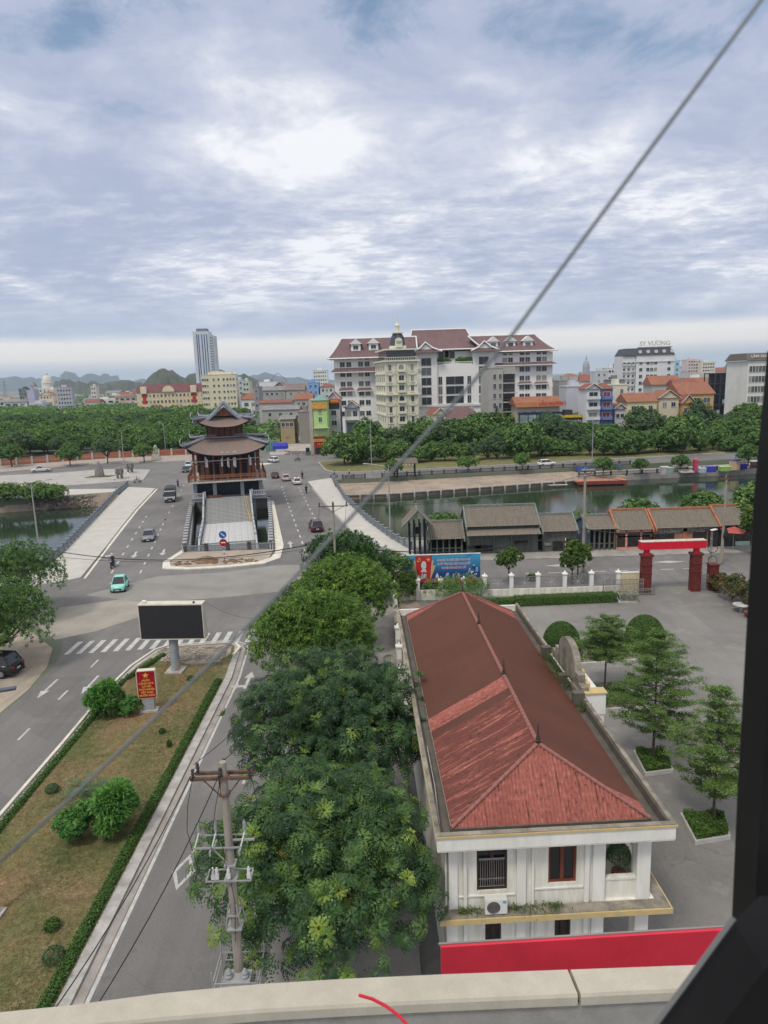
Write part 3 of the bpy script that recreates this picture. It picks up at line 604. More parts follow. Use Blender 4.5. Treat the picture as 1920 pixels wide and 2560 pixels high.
# trees on the near bank behind the old houses
for (px, py, z_, s_, lb) in ((1108, 1325, -1, .62, 'round tree standing behind the low old houses near the bell pavilion'), (1595, 1320, -1, .75, 'tree behind the terracotta ridged shop'), (1455, 1320, -1, .55, 'small yellow-green tree behind the dark gate roof'), (1760, 1290, -1, .85, 'dark tree over the water behind the long shop roof'), (1300, 1300, -1, .5, 'tree top showing above the long grey roof ridge')):
    q = gy(px, py, 99.5); c_, t_ = rr.choice(mids); tree('bank_tree', lb, c_, t_, (q.x, 99.5, -.4), rr.random()*6, s_)
for (X_, Y_, s_) in ((50.5, 92, 1.1), (54, 95, 1.25), (57.5, 90, 1.2)):
    tree('bank_tree', 'dark leafy tree ending the old shop row, '+('nearest the parasol' if X_ < 52 else 'hindmost by the water' if Y_ > 94 else 'closest to the window frame'), mids[0][0], mids[0][1], (X_, Y_, .1), rr.random()*6, s_, 'dark trees at the end of the shop row')
for (px, py, s_, lb) in ((30, 1268, .8, 'wide bushy tree on the left river bank nearest the lamp post'), (88, 1262, .72, 'wide bushy tree on the left river bank right of its twin'), (-40, 1268, .8, 'wide bushy tree on the left river bank at the picture edge')):
    q = g(px, py, 0); c_, t_ = mids[3]; o = tree('bank_tree', lb, c_, t_, (q.x, max(q.y, 147.5), -1.6), rr.random()*6, s_)
# pavement saplings by the gate and fence
for (px, py, s_, k, lb) in ((1272, 1462, 1.0, 0, 'slim lollipop sapling on the kerb behind the propaganda billboard'), (1430, 1462, .95, 0, 'slender tree leaning before the tall concrete pole behind the fence'), (985, 1482, 1.15, 1, 'small tree left of the billboard at the pavement corner'), (1444, 1450, 1.1, 0, 'slender bushy sapling growing against the concrete pole')):
    q = g(px, py); tree('sapling', lb, smalls[k][0], smalls[k][1], (q.x, q.y, .1), rr.random()*6, s_)
# terraced almond trees in the yard
def tiered(name, seed, n_t, R, H0, H1, m):
    rs = np.random.RandomState(seed); Q = []; T = []; mb = MB(); mb.path([(0, 0, 0), (.05, 0, H1*.5), (0, .05, H1)], .085, 7, r1=.02)
    for k in range(n_t):
        f_ = k/(n_t-1); z = H0+(H1-H0)*f_+rs.uniform(-.1, .1); rk = R*(1-f_**2.2*.84)*(.62+.38*math.sin(min(1, f_*3)*1.57))*rs.uniform(.72, 1.1); nb = 8 if f_ < .7 else 6
        for b_ in range(nb):
            az = 2*math.pi*b_/nb+k*1.1+rs.uniform(-.3, .3); rb = rk*rs.uniform(.45, 1.15); rise = rs.uniform(.08, .28)
            mb.path([(0, 0, z), (rb*.95*math.cos(az), rb*.95*math.sin(az), z+rb*rise*.9)], .022, 4, r1=.006)
            nc = int(10+rb*17); t = np.sqrt(rs.uniform(.03, 1, nc)); off = rs.normal(size=nc)*.22*rb*t*.55
            cx = rb*t*np.cos(az)-off*np.sin(az); cyy = rb*t*np.sin(az)+off*np.cos(az); cz = z+rb*t*rise+rs.normal(size=nc)*.03
            P = np.repeat(np.stack([cx, cyy, cz], 1), 9, 0)+rs.normal(size=(nc*9, 3))*np.array([.11, .11, .035])
            Q.append(leaf_quads(rs, P, np.tile([0, 0, 1.], (len(P), 1)), .105, .06, .35)); T.append(np.clip(np.repeat(rs.normal(.5, .16, nc), 9)+rs.normal(0, .08, nc*9), 0, 1))
    return quads(name, np.concatenate(Q), np.concatenate(T), m), mb.mesh(name+'_trunk', m_bark)
m_alm = leafmat('almond_leaves', [(.0, (.06, .115, .04)), (.4, (.115, .20, .06)), (.65, (.17, .27, .075)), (1., (.30, .37, .10))], .35)
ti = [tiered('crown_tiered', 81, 11, 3.3, 2.9, 6.0, m_alm), tiered('crown_tiered', 82, 14, 3.3, 2.0, 8.2, m_alm), tiered('crown_tiered', 83, 13, 2.6, 1.9, 7.4, m_alm)]
for (x, y, k, lb) in ((15.4, 46.8, 0, 'flat-topped terraced almond tree with bare trunk between the clipped domes'), (15.6, 38.2, 1, 'tall terraced almond tree in the middle triangular planter of the yard'), (16.4, 32.2, 2, 'terraced almond tree with a leading tuft nearest the dark window frame')):
    tree('almond_tree', lb, ti[k][0], ti[k][1], (x, y, .05), k*1.3, 1.)
m_topi = leafmat('clipped_leaves', [(.0, (.03, .07, .018)), (.5, (.065, .14, .03)), (1., (.15, .23, .05))], .15)
def leafy_solid(name, fn, n, L, seed, m, area_n=None, jit=.45):
    rs = np.random.RandomState(seed); P, N = fn(rs, n); return quads(name, leaf_quads(rs, P, N, L, L*.6, jit), np.clip(rs.normal(.45, .17, len(P)), 0, 1), m)
def dome_fn(R, Hh):
    def f(rs, n):
        d = sphere_dirs(rs, n, -.35); P = d*np.array([R, R, Hh*.62])*rs.uniform(.955, 1.03, (n, 1))+np.array([0, 0, Hh*.38]); return P, d
    return f
dm = leafy_solid('clipped_dome', dome_fn(1.55, 3.0), 15000, .10, 91, m_topi)
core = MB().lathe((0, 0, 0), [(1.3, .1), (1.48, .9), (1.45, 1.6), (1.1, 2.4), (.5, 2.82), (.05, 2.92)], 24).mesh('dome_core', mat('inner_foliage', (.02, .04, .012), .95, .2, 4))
for (x, y, s_, lb) in ((14.3, 54.6, .96, 'clipped green dome bush left of the flat-topped almond tree'), (21.4, 55.2, 1.0, 'clipped green dome bush right of the flat-topped almond tree')):
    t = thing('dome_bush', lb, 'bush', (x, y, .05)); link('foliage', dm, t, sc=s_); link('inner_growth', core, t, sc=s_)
# hedges, ground cover
def box_fn(Lx, Ly, Hh, wob=.06):
    def f(rs, n):
        a = np.array([Ly*Hh*2, Lx*Hh*2, Lx*Ly*1.3]); c = rs.choice(3, n, p=a/a.sum()); P = rs.uniform(-.5, .5, (n, 3))*np.array([Lx, Ly, Hh]); N = np.zeros((n, 3)); sg = rs.choice([-1, 1], n)
        for i, e in ((0, Lx), (1, Ly)): mk = c == i; P[mk, i] = sg[mk]*e*.5; N[mk, i] = sg[mk]
        mk = c == 2; P[mk, 2] = Hh*.5; N[mk, 2] = 1
        P += rs.normal(size=(n, 3))*wob; P[:, 2] += Hh*.5; return P, N+np.array([0, 0, .35])
    return f
m_hedge = leafmat('hedge_leaves', [(.0, (.03, .075, .018)), (.5, (.07, .15, .03)), (1., (.17, .24, .05))], .2)
def hedge(label, a, b, w, h, n, L=.09, z=.12, seed=1, name='hedge', cat='hedge'):
    a = Vector((a[0], a[1])); b = Vector((b[0], b[1])); d = b-a; me = leafy_solid('hedge_foliage', box_fn(d.length, w, h), n, L, seed, m_hedge)
    t = thing(name, label, cat, ((a.x+b.x)/2, (a.y+b.y)/2, z), math.atan2(d.y, d.x)); link('foliage', me, t)
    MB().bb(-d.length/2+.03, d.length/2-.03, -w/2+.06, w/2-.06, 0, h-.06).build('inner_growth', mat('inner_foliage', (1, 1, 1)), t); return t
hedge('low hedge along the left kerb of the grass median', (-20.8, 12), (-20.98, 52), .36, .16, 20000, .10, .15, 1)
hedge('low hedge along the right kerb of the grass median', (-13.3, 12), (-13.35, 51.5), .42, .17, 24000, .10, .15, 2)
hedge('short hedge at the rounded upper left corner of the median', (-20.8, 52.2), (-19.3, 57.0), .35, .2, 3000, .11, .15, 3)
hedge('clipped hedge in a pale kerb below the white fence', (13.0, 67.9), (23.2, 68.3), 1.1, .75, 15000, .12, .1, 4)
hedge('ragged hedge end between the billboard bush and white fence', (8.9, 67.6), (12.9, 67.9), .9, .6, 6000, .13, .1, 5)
def planter(label, pts, h, nleaf, seed, L=.12):
    t = thing('planter', label, 'planter', (pts[0][0], pts[0][1], 0)); P0 = Vector(pts[0])
    lp = [(Vector(p)-P0)[:] for p in pts]
    cx = sum(p[0] for p in lp)/len(lp); cyy = sum(p[1] for p in lp)/len(lp); inn = [(cx+(p[0]-cx)*.9, cyy+(p[1]-cyy)*.9) for p in lp]
    mb = MB(); n = len(lp)
    for i in range(n):
        j = (i+1) % n; mb.add([(*lp[i], 0), (*lp[j], 0), (*lp[j], .24), (*lp[i], .24), (*inn[i], .24), (*inn[j], .24), (*inn[i], .1), (*inn[j], .1)], [(0, 1, 2, 3), (3, 2, 5, 4), (4, 5, 7, 6)])
    mb.build('kerb', mat('planter_kerb', (.47, .46, .44), .9, .1, 1, fine=.1), t)
    m2 = MB(); m2.prism(inn, .1, .2); m2.build('soil', m_dirt, t)
    rs = np.random.RandomState(seed); tri = geometry.tessellate_polygon([[Vector((*p, 0)) for p in inn]]); A = np.array([[(*inn[i], 0) for i in q] for q in tri]); ar = np.abs(np.cross(A[:, 1]-A[:, 0], A[:, 2]-A[:, 0])[:, 2])
    c = rs.choice(len(A), nleaf, p=ar/ar.sum()); u = rs.uniform(size=(nleaf, 2)); fl = u.sum(1) > 1; u[fl] = 1-u[fl]; P = A[c, 0]+(A[c, 1]-A[c, 0])*u[:, :1]+(A[c, 2]-A[c, 0])*u[:, 1:]
    P[:, 2] = .2+rs.uniform(0, 1, nleaf)**.6*h*(.7+.3*np.sin(P[:, 0]*5)*np.cos(P[:, 1]*4)); link('foliage', quads('planter_foliage', leaf_quads(rs, P, np.tile([0, 0, 1.], (nleaf, 1)), L, L*.55, .7), np.clip(rs.normal(.5, .2, nleaf), 0, 1), m_hedge), t, kind=None)
    return t
gp = lambda *L_: [g(*p)[:2] for p in L_]
planter('planter of low shrubs at the foot of the middle almond tree', gp((1583, 1884), (1612, 1942), (1683, 1933), (1664, 1882)), .45, 5000, 1)
planter('planter of low shrubs at the foot of the nearest almond tree', gp((1700, 2042), (1738, 2114), (1826, 2100), (1812, 2042)), .45, 6000, 2)
planter('planter of low shrubs behind the arched parapet', [(13.3, 44.5), (17.8, 44.8), (17.6, 48.4), (13.0, 48.2)], .6, 6000, 3)
planter('long planter under the clipped dome bushes', [(12.6, 52.2), (22.3, 53.0), (22.6, 57.2), (12.2, 56.6)], .45, 8000, 4)
# median plants
def shrub(label, loc, R, Hh, n, L, seed, m, name='shrub', tuft=False):
    t = thing(name, label, 'shrub', loc)
    if tuft: me, lo = tuft_crown('shrub_foliage', seed, R, Hh, 0, 7, n//14, L, L*.3, m, 14, .3, (.55, .15))
    else: me, lo = crown_mesh('shrub_foliage', seed, R, Hh, 0, 7, n, L, L*.45, m)
    link('foliage', me, t); mb = MB()
    for (x, y, z, r, rz) in lo: mb.path([(0, 0, 0), (x*.5, y*.5, z*.5), (x, y, z)], .035, 5, r1=.012)
    mb.build('stem', m_bark, t); return t
m_shr = leafmat('bright_shrub_leaves', [(.0, (0.032, 0.112, 0.029)), (.4, (0.072, 0.192, 0.048)), (.7, (0.128, 0.304, 0.064)), (1., (0.240, 0.416, 0.096))], .3)
q = g(265, 1790); shrub('bright green bushy shrub with upright tips left of the red sign', (q.x, q.y, .15), 1.4, 2.5, 4600, .32, 101, m_shr, tuft=True)
q = g(325, 1790); shrub('low leafy shrub just below the red sign', (q.x, q.y, .15), 1.0, 1.4, 3000, .18, 102, m_shr)
q = g(200, 2100); shrub('rounded shrub with yellow-green leaves on the dry median grass', (q.x, q.y, .15), 1.25, 2.0, 5200, .17, 103, m_shr)
q = g(295, 2085); shrub('tall feathery bright shrub right of the rounded shrub on the median', (q.x, q.y, .15), 1.35, 2.9, 6000, .32, 104, m_shr, tuft=True)
for (px, py, r, h, lb) in ((478, 1705, .28, .4, 'tiny round shrub behind the billboard pole foot'), (406, 1838, .2, .35, 'tiny shrub midway along the median right half'), (424, 1872, .16, .45, 'small upright shrub near the right median hedge'), (133, 2330, .32, .5, 'small clipped round bush on the lower median'), (137, 2410, .42, .6, 'grey-green spiky bush nearest the window ledge on the median'), (132, 1985, .38, .45, 'small grey-green bush beside the palm')):
    q = g(px, py); t = thing('small_bush', lb, 'bush', (q.x, q.y, .15)); me = leafy_solid('bush_foliage', dome_fn(r, h), 700, .09, px, m_leafB if 'grey' in lb else m_topi, jit=.8); link('foliage', me, t)
# young palm
def palm(label, loc, n=19, L=2.1):
    t = thing('young_palm', label, 'palm', loc); rs = np.random.RandomState(4); mbr = MB()
    for i in range(n):
        az = i*2.4; up = rs.uniform(.35, 1.2); LL = L*rs.uniform(.8, 1.1); Q = []; pp = []
        for k in range(12):
            f_ = (k+1)/12; p = np.array([math.cos(az)*LL*f_*.9, math.sin(az)*LL*f_*.9, LL*(up*f_-.95*f_*f_)+.25]); pp.append(p)
            for sg in (-1, 1):
                sd = np.array([-math.sin(az)*sg, math.cos(az)*sg, 0]); dr = unit(sd+np.array([math.cos(az), math.sin(az), 0])*.6+np.array([0, 0, .25])); w = .42*(1-abs(f_-.45)*1.1); b_ = unit(np.cross(dr, [0, 0, 1.]))*.04
                Q.append(np.stack([p-b_, p+dr*w*.5-b_*.8, p+dr*w, p+b_]))
        o = link('frond', quads('palm_frond', np.array(Q), np.clip(rs.normal(.5, .1, len(Q)), 0, 1), m_leafB), t)
    MB().lathe((0, 0, 0), [(.16, 0), (.2, .2), (.1, .4)], 8).build('trunk', m_bark, t)
q = g(222, 1995); palm('young palm with arching fronds on the median among dry grass', (q.x, q.y, .15))
# median grass: short blades over the soil
rs = np.random.RandomState(9); n = 75000; P = np.stack([rs.uniform(-20.5, -13.8, n), 14+rs.uniform(0, 1, n)**1.25*41, np.full(n, .15)], 1)
gn = .35+np.sin(P[:, 0]*1.3+P[:, 1]*.35)+np.cos(P[:, 0]*.8-P[:, 1]*.6)+rs.normal(size=n)*.7+np.abs(P[:, 0]+17.6)*.62-1.35
dr = unit(rs.normal(size=(n, 3))*np.array([1, 1, .3])+np.array([0, 0, .6])); L = rs.uniform(.06, .16, n)[:, None]; sd = unit(np.cross(dr, rs.normal(size=(n, 3))))*.009
Q = np.stack([P-sd, P+sd, P+dr*L+sd*.3, P+dr*L-sd*.3], 1)
m_gr = leafmat('grass_blades', [(.0, (.46, .33, .19)), (.35, (.34, .235, .12)), (.55, (.16, .17, .06)), (1., (.07, .12, .03))], .3, .8)
link('grass', quads('grass', Q, np.clip(.38+gn*.16, 0, 1), m_gr), kind='stuff')
# bushes around the billboard
for (px, py, R_, H_, lb, seed) in ((1012, 1500, 2.1, 3.4, 'bushy yellow-flowered shrub at the left foot of the billboard', 111), (1142, 1507, 3.7, 2.9, 'weeping green bush in front of the billboard', 112), (1330, 1452, .6, .9, 'small dark bush by the fence pillar', 113)):
    q = g(px, py); shrub(lb, (q.x, q.y, .05), R_, H_, int(5200*R_/2), .2, seed, m_leafL if seed == 111 else m_leaf, 'bush', tuft=(seed == 112))
for i, (px, py, z_) in enumerate(((1830, 1500, 0), (1868, 1520, 0), (1795, 1478, 0))):
    q = g(px, py); shrub(['reddish bougainvillea bush by the right gate pillar, middle one', 'reddish bougainvillea bush nearest the dark window frame', 'small reddish shrub next to the right gate pillar'][i], (q.x, q.y, .05), 1.6-.4*(i == 2), 2.9-.8*(i == 2), 3600, .2, 120+i, leafmat('bougainvillea', [(.0, (.03, .06, .02)), (.4, (.06, .12, .03)), (.55, (.20, .12, .06)), (1., (.42, .12, .09))]), 'bougainvillea')
q = g(1895, 1390); tree('sapling', 'light green sapling right of the red parasol', smalls[0][0], smalls[0][1], (q.x, q.y, .1), 1, 1.6)
# ================================================================ NEAR WHITE BUILDING
m_white = mat('lime_white_wall', (.80, .79, .71), .85, .05, 1.5, .05, col2=(.60, .58, .50), fine=.05, stretch=(2.2, 2.2, .3))
m_whitec = mat('clean_white_paint', (.80, .79, .75), .8, .03, 1.3, 0, col2=(.68, .67, .61), fine=.04, stretch=(1.6, 1.6, .4))
m_yel = mat('ochre_trim', (.60, .44, .19), .85, .12, 2.5, .1, col2=(.45, .38, .22), fine=.1)
m_grime = mat('grimy_concrete', (.15, .135, .115), .95, .25, 1.6, .4, col2=(.10, .09, .075), fine=.35)
m_grime2 = mat('stained_parapet', (.34, .31, .25), .95, .25, 1.3, .3, col2=(.13, .12, .10), fine=.3)
m_brown = mat('brown_metal_sheet', (.115, .044, .028), .7, .07, .35, .03, col2=(.092, .037, .025), fine=.07, stretch=(.6, 1.6, 1))
m_wood = mat('red_brown_wood', (.16, .045, .025), .5, .15, 6, 0, fine=.1)
m_dwood = mat('dark_wood', (.045, .028, .024), .55, .2, 5, 0)
m_glass = mat('dark_glass', (.012, .014, .018), .12, .2, 1, 0, spec=.6)
m_iron = mat('dark_iron', (.05, .05, .052), .6, .2, 4, 0, metal=.3)
def tile_mat():
    m = bpy.data.materials.new('weathered_red_tiles'); m.use_nodes = True; t = m.node_tree; t.nodes.clear()
    at = nd(t, 'ShaderNodeAttribute', attribute_name='run'); sp = nd(t, 'ShaderNodeSeparateXYZ', {0: at.outputs['Vector']})   # x: metres along the eave, y: metres up the slope, z: stain amount
    u, v, w = sp.outputs
    st = nd(t, 'ShaderNodeCombineXYZ', {0: mth(t, 'MULTIPLY', u, 6.5), 1: mth(t, 'MULTIPLY', v, .45), 2: 0.})
    n1 = nd(t, 'ShaderNodeTexNoise', {'Vector': st.outputs[0], 'Scale': 1., 'Detail': 4, 'Roughness': .65})
    st2 = nd(t, 'ShaderNodeCombineXYZ', {0: mth(t, 'MULTIPLY', u, 9.), 1: mth(t, 'MULTIPLY', v, 5.), 2: 3.})
    n2 = nd(t, 'ShaderNodeTexNoise', {'Vector': st2.outputs[0], 'Scale': 1., 'Detail': 3, 'Roughness': .6})
    n3 = nd(t, 'ShaderNodeTexNoise', {'Vector': st.outputs[0], 'Scale': .12, 'Detail': 2, 'Roughness': .5})
    base = mixc(t, ramp(t, n3.outputs['Fac'], [(.35, 0.), (.65, 1.)]), (.34, .115, .092), (.27, .088, .070))
    lite = mixc(t, ramp(t, n2.outputs['Fac'], [(.52, 0.), (.70, .6)]), base, (.52, .24, .20))
    m1 = ramp(t, mth(t, 'ADD', n1.outputs['Fac'], mth(t, 'MULTIPLY', w, .30)), [(.56, 0.), (.66, 1.)])
    c1 = mixc(t, mth(t, 'MULTIPLY', m1, .9), lite, (.125, .045, .035))
    m2 = ramp(t, n2.outputs['Fac'], [(.33, .9), (.39, 0.)])
    c2 = mixc(t, m2, c1, (.06, .03, .025))
    p = nd(t, 'ShaderNodeBsdfPrincipled', {'Base Color': c2, 'Roughness': .8, 'Specular IOR Level': .25}); nd(t, 'ShaderNodeOutputMaterial', {0: p.outputs[0]}); return m
m_tile = tile_mat()
def ribbed(name, a, b, up, rise_len, h0, h1, m, parent, pitch=.14, amp=.022, u0=0., u1=None, row=.33, stain=0., step=.008, kind=None):
    """ribbed roof slope over the eave a-b: the slope climbs along `up` for rise_len metres; hips cut it by h0 / h1 metres at the two ends"""
    a, b, up = Vector(a), Vector(b), Vector(up).normalized(); L = (b-a).length; e = (b-a)/L; n = e.cross(up).normalized()
    if n.z < 0: n = -n
    u1 = L if u1 is None else u1; k = 6; N = int((u1-u0)/pitch*k); vs = []; fs = []; run = []; rows = max(1, int(rise_len/row))
    for i in range(N+1):
        u = u0+(u1-u0)*i/N; t = 1.
        if h0: t = min(t, u/h0)
        if h1: t = min(t, (L-u)/h1)
        t = max(0., t)
        for j in range(rows+1):
            for q in (0, 1):
                s_ = min(j/rows, t)*rise_len; off = amp*math.cos(2*math.pi*u/pitch)+(step if q else 0)*(j/rows < t); p = a+e*u+up*s_+n*off; vs.append(p[:]); run.append((u, s_, stain))
    R2 = 2*(rows+1)
    for i in range(N):
        for j in range(1, R2-1): fs.append((i*R2+j, (i+1)*R2+j, (i+1)*R2+j+1, i*R2+j+1))
    me = bpy.data.meshes.new(name); me.from_pydata(vs, [], fs); me.materials.append(m); at = me.attributes.new('run', 'FLOAT_VECTOR', 'POINT'); at.data.foreach_set('vector', [x for r in run for x in r]); me.update()
    return link(name, me, parent, kind=kind)
B = thing('tiled_roof_building', 'long white two-storey building with brown and red ribbed hip roof below the window', 'building', (1.5, 21.9, 0), rad(1.9))
W_, L_ = 8.5, 24.9
ex0, ex1, ey0, ey1, ze = .62, 7.88, .78, 24.0, 6.95; xr, yr0, yr1, zr = 4.25, 2.75, 22.3, 9.0
sl_len = math.hypot(xr-ex0, zr-ze); upL = (xr-ex0, 0, zr-ze); upR = (-(ex1-xr), 0, zr-ze)
def slope(name, u0, u1, m, stain=0., row=.33, amp=.02, pitch=.14): return ribbed(name, (ex0, ey0, ze), (ex0, ey1, ze), upL, sl_len, yr0-ey0, ey1-yr1, m, B, pitch, amp, u0, u1, row, stain)
slope('tiled_slope', 0, 6.35, m_tile, .56); slope('metal_slope', 6.35, 7.05, m_brown, 0, 9, .008); slope('tiled_slope', 7.05, 8.25, m_tile, .1)
slope('metal_slope', 8.25, 22.2, m_brown, 0, .9, .013); slope('tiled_slope', 22.2, ey1-ey0, m_tile, .1)
ribbed('metal_slope', (ex1, ey0, ze), (ex1, ey1, ze), upR, sl_len, yr0-ey0, ey1-yr1, m_brown, B, .14, .014, 1.0, 21.6, .5, 0, .009)
ribbed('tiled_slope', (ex1, ey0, ze), (ex1, ey1, ze), upR, sl_len, yr0-ey0, ey1-yr1, m_tile, B, .14, .02, 0, 1.0, .33, .1)
ribbed('tiled_slope', (ex1, ey0, ze), (ex1, ey1, ze), upR, sl_len, yr0-ey0, ey1-yr1, m_tile, B, .14, .02, 21.6, ey1-ey0, .33, .1)
ribbed('hip_end', (ex0, ey0, ze), (ex1, ey0, ze), (0, yr0-ey0, zr-ze), math.hypot(yr0-ey0, zr-ze), xr-ex0, ex1-xr, m_tile, B, .14, .024, row=.36, stain=-.02)
ribbed('hip_end', (ex0, ey1, ze), (ex1, ey1, ze), (0, yr1-ey1, zr-ze), math.hypot(ey1-yr1, zr-ze), xr-ex0, ex1-xr, m_tile, B, .14, .02, row=.36, stain=0)
m_cap = mat('ridge_tiles', (.33, .14, .115), .8, .2, 2.2, .1, col2=(.20, .10, .085), fine=.2)
def caps(p0, p1, n, r):
    p0, p1 = Vector(p0), Vector(p1); d = (p1-p0)/n; me = MB().tube((0, 0, 0), (0, 0, d.length*1.05), r, r*.82, 8).mesh('ridge_cap', m_cap); q = d.to_track_quat('Z', 'Y')
    for i in range(n):
        o = link('ridge_cap', me, B, p0+d*i); o.rotation_euler = q.to_euler()
caps((xr, yr0, zr+.02), (xr, yr1, zr+.02), 62, .10)
for ax, ay in ((ex0, ey0), (ex1, ey0)): caps((ax, ay, ze+.03), (xr, yr0, zr+.03), 15, .085)
for ax, ay in ((ex0, ey1), (ex1, ey1)): caps((ax, ay, ze+.03), (xr, yr1, zr+.03), 15, .08)
fn = MB().lathe((0, 0, 0), [(.10, 0), (.11, .10), (.06, .14), (.09, .20), (.05, .26), (.065, .31), (.03, .36), (.012, .75), (.003, .8)], 10).mesh('finial', m_dwood)
for y in (yr0, 9.1, 16.0, yr1-.1): link('finial', fn, B, (xr, y, zr+.06))
# body
mb = MB(); wx0, wx1, wy0, wy1 = .35, 5.95, .62, 24.6
mb.bb(wx0, wx1, wy0+.3, wy1, 0, 6.7)
def facade(mb, x0, x1, z0, z1, y, th, holes):
    xs = sorted({x0, x1, *[h[0] for h in holes], *[h[1] for h in holes]}); zs = sorted({z0, z1, *[h[2] for h in holes], *[h[3] for h in holes]})
    for a, b in zip(xs, xs[1:]):
        for c, d in zip(zs, zs[1:]):
            mx, mz = (a+b)/2, (c+d)/2
            if not any(h[0] < mx < h[1] and h[2] < mz < h[3] for h in holes): mb.bb(a, b, y, y+th, c, d)
wins = [(1.50, 2.62, 4.44, 6.19), (4.13, 5.17, 4.6, 6.18)]; lows = [(1.8, 2.4, 1.9, 3.12), (4.4, 5.0, 2.0, 3.2)]
facade(mb, wx0, 6.05, 0, 6.7, wy0, .297, wins+lows)
mb.build('wall', m_white, B)
mb = MB()
for x0, x1 in ((.33, .78), (1.0, 1.12), (2.95, 3.28), (3.5, 3.58), (5.45, 5.62), (5.75, 6.2), (7.38, 7.88)): mb.bb(x0, x1, wy0-.10, wy0-.003, 3.83, 6.68); mb.bb(x0, x1, wy0-.10, wy0-.003, 0, 3.63)
for x0, x1, z in ((.8, 2.9, 4.3), (3.6, 5.42, 4.46)): mb.bb(x0, x1, wy0-.05, wy0-.004, z-.05, z)
mb.bb(7.38, 7.88, wy0-.003, wy0+.45, 0, 6.68); mb.build('pilasters', m_whitec, B)
m2 = MB()
for x in (.9, 1.06, 3.1, 4.1, 5.5, 6.0, 7.4): m2.bb(x-.12, x+.12, wy0-.16, wy0-.104, 6.52, 6.6)
m2.build('vent_caps', m_grime, B, kind='stuff')
# veranda along the right side
mb = MB(); mb.bb(6.06, 8.055, wy0-.1, 24.5, 3.6, 3.84); mb.build('veranda_floor', m_white, B)
mb = MB(); mb.bb(7.7, 7.86, wy0+.46, 24.4, 3.84, 4.62); mb.bb(7.66, 7.9, wy0+.46, 24.4, 4.62, 4.7); mb.bb(6.2, 7.38, wy0+.02, wy0+.2, 3.84, 4.62); mb.bb(6.2, 7.38, wy0-.02, wy0+.22, 4.62, 4.7); mb.build('veranda_rail', m_white, B)
col = MB().bb(-.2, .2, -.2, .2, 0, 6.68).mesh('column', m_whitec)
for i in range(7): link('column', col, B, (7.78, 4.4+i*3.3, 0))
mb = MB(); mb.bb(0.02, 8.48, .02, 24.88, 6.56, 6.7); mb.build('ceiling_slab', m_white, B)
# cornice, trim, gutter, parapet
mb = MB(); mb.bb(0, W_, 0, .16, 6.62, 7.12); mb.bb(0, .14, .16, L_, 6.62, 7.12); mb.bb(W_-.14, W_, .16, L_, 6.62, 7.12); mb.bb(.14, W_-.14, L_-.14, L_, 6.62, 7.12); mb.build('cornice', m_whitec, B)
mb = MB(); mb.bb(-.05, W_+.05, -.05, .16, 7.123, 7.2); mb.bb(-.04, .06, .16, L_, 7.123, 7.17); mb.build('trim', m_yel, B)
mb = MB(); mb.bb(-.02, W_+.02, -.015, .19, 7.2, 7.235); mb.bb(-.02, .15, .19, L_, 7.174, 7.215); mb.bb(W_-.15, W_+.02, .19, 11.9, 7.124, 7.235); mb.bb(W_-.15, W_+.02, 16.5, L_, 7.124, 7.235); mb.build('parapet_cap', m_grime2, B)
mb = MB(); mb.bb(.15, W_-.15, .2, .72, 6.702, 6.76); mb.bb(.15, .62, .72, 24.6, 6.702, 6.76); mb.bb(7.9, W_-.15, .72, 24.6, 6.702, 6.76); mb.bb(W_-.2, W_-.141, .21, 24.6, 6.76, 7.13); mb.bb(.141, .2, .21, 24.6, 6.76, 7.13); mb.bb(.2, W_-.2, .161, .22, 6.76, 7.12); mb.bb(.6, 7.9, 24.0, 24.6, 6.72, 6.84); mb.bb(.55, 7.9, .72, .8, 6.72, 6.96); mb.build('gutter', m_grime, B)
mb = MB(); mb.bb(.1, 8.5, wy0-.55, wy0-.104, 3.64, 3.82); mb.bb(8.06, 8.5, wy0-.104, 24.4, 3.64, 3.82); mb.build('ledge', m_grime2, B)
mb = MB(); mb.bb(.06, 8.56, wy0-.62, wy0-.553, 3.6, 3.80); mb.bb(8.502, 8.56, wy0-.55, 24.4, 3.6, 3.80); mb.build('ledge_trim', m_yel, B)
# windows: first dark and barred, second red-brown
def window(x0, x1, z0, z1, fm, bars):
    f = MB(); y = wy0+.08; fw = .09
    f.bb(x0, x0+fw, y, y+.12, z0, z1); f.bb(x1-fw, x1, y, y+.12, z0, z1); f.bb(x0+fw, x1-fw, y, y+.12, z1-fw, z1); f.bb(x0+fw, x1-fw, y, y+.12, z0, z0+fw); xm = (x0+x1)/2; f.bb(xm-.07, xm+.07, y-.01, y+.11, z0+fw, z1-fw)
    fo = f.build('window', fm, B); p = MB(); p.bb(x0+fw, xm-.07, y+.05, y+.07, z0+fw, z1-fw); p.build('pane', m_glass, fo); p = MB(); p.bb(xm+.07, x1-fw, y+.05, y+.07, z0+fw, z1-fw); p.build('pane', m_glass, fo)
    if bars:
        b = MB(); nb = 11
        for i in range(nb):
            x = x0+.1+(x1-x0-.2)*(i+.5)/nb; b.bb(x-.008, x+.008, y-.03, y-.014, z0+.15, z1-.5)
        b.bb(x0+.09, x1-.09, y-.035, y-.012, z1-.52, z1-.44); b.bb(x0+.09, x1-.09, y-.035, y-.012, z0+.45, z0+.47); b.bb(x0+.09, x1-.09, y-.035, y-.012, z0+.14, z0+.16); b.build('window_grille', mat('pale_grille', (.22, .2, .19), .7), fo)
    return fo
window(*wins[0], m_dwood, True); window(*wins[1], m_wood, False)
for w_ in lows: window(*w_, m_dwood, False)
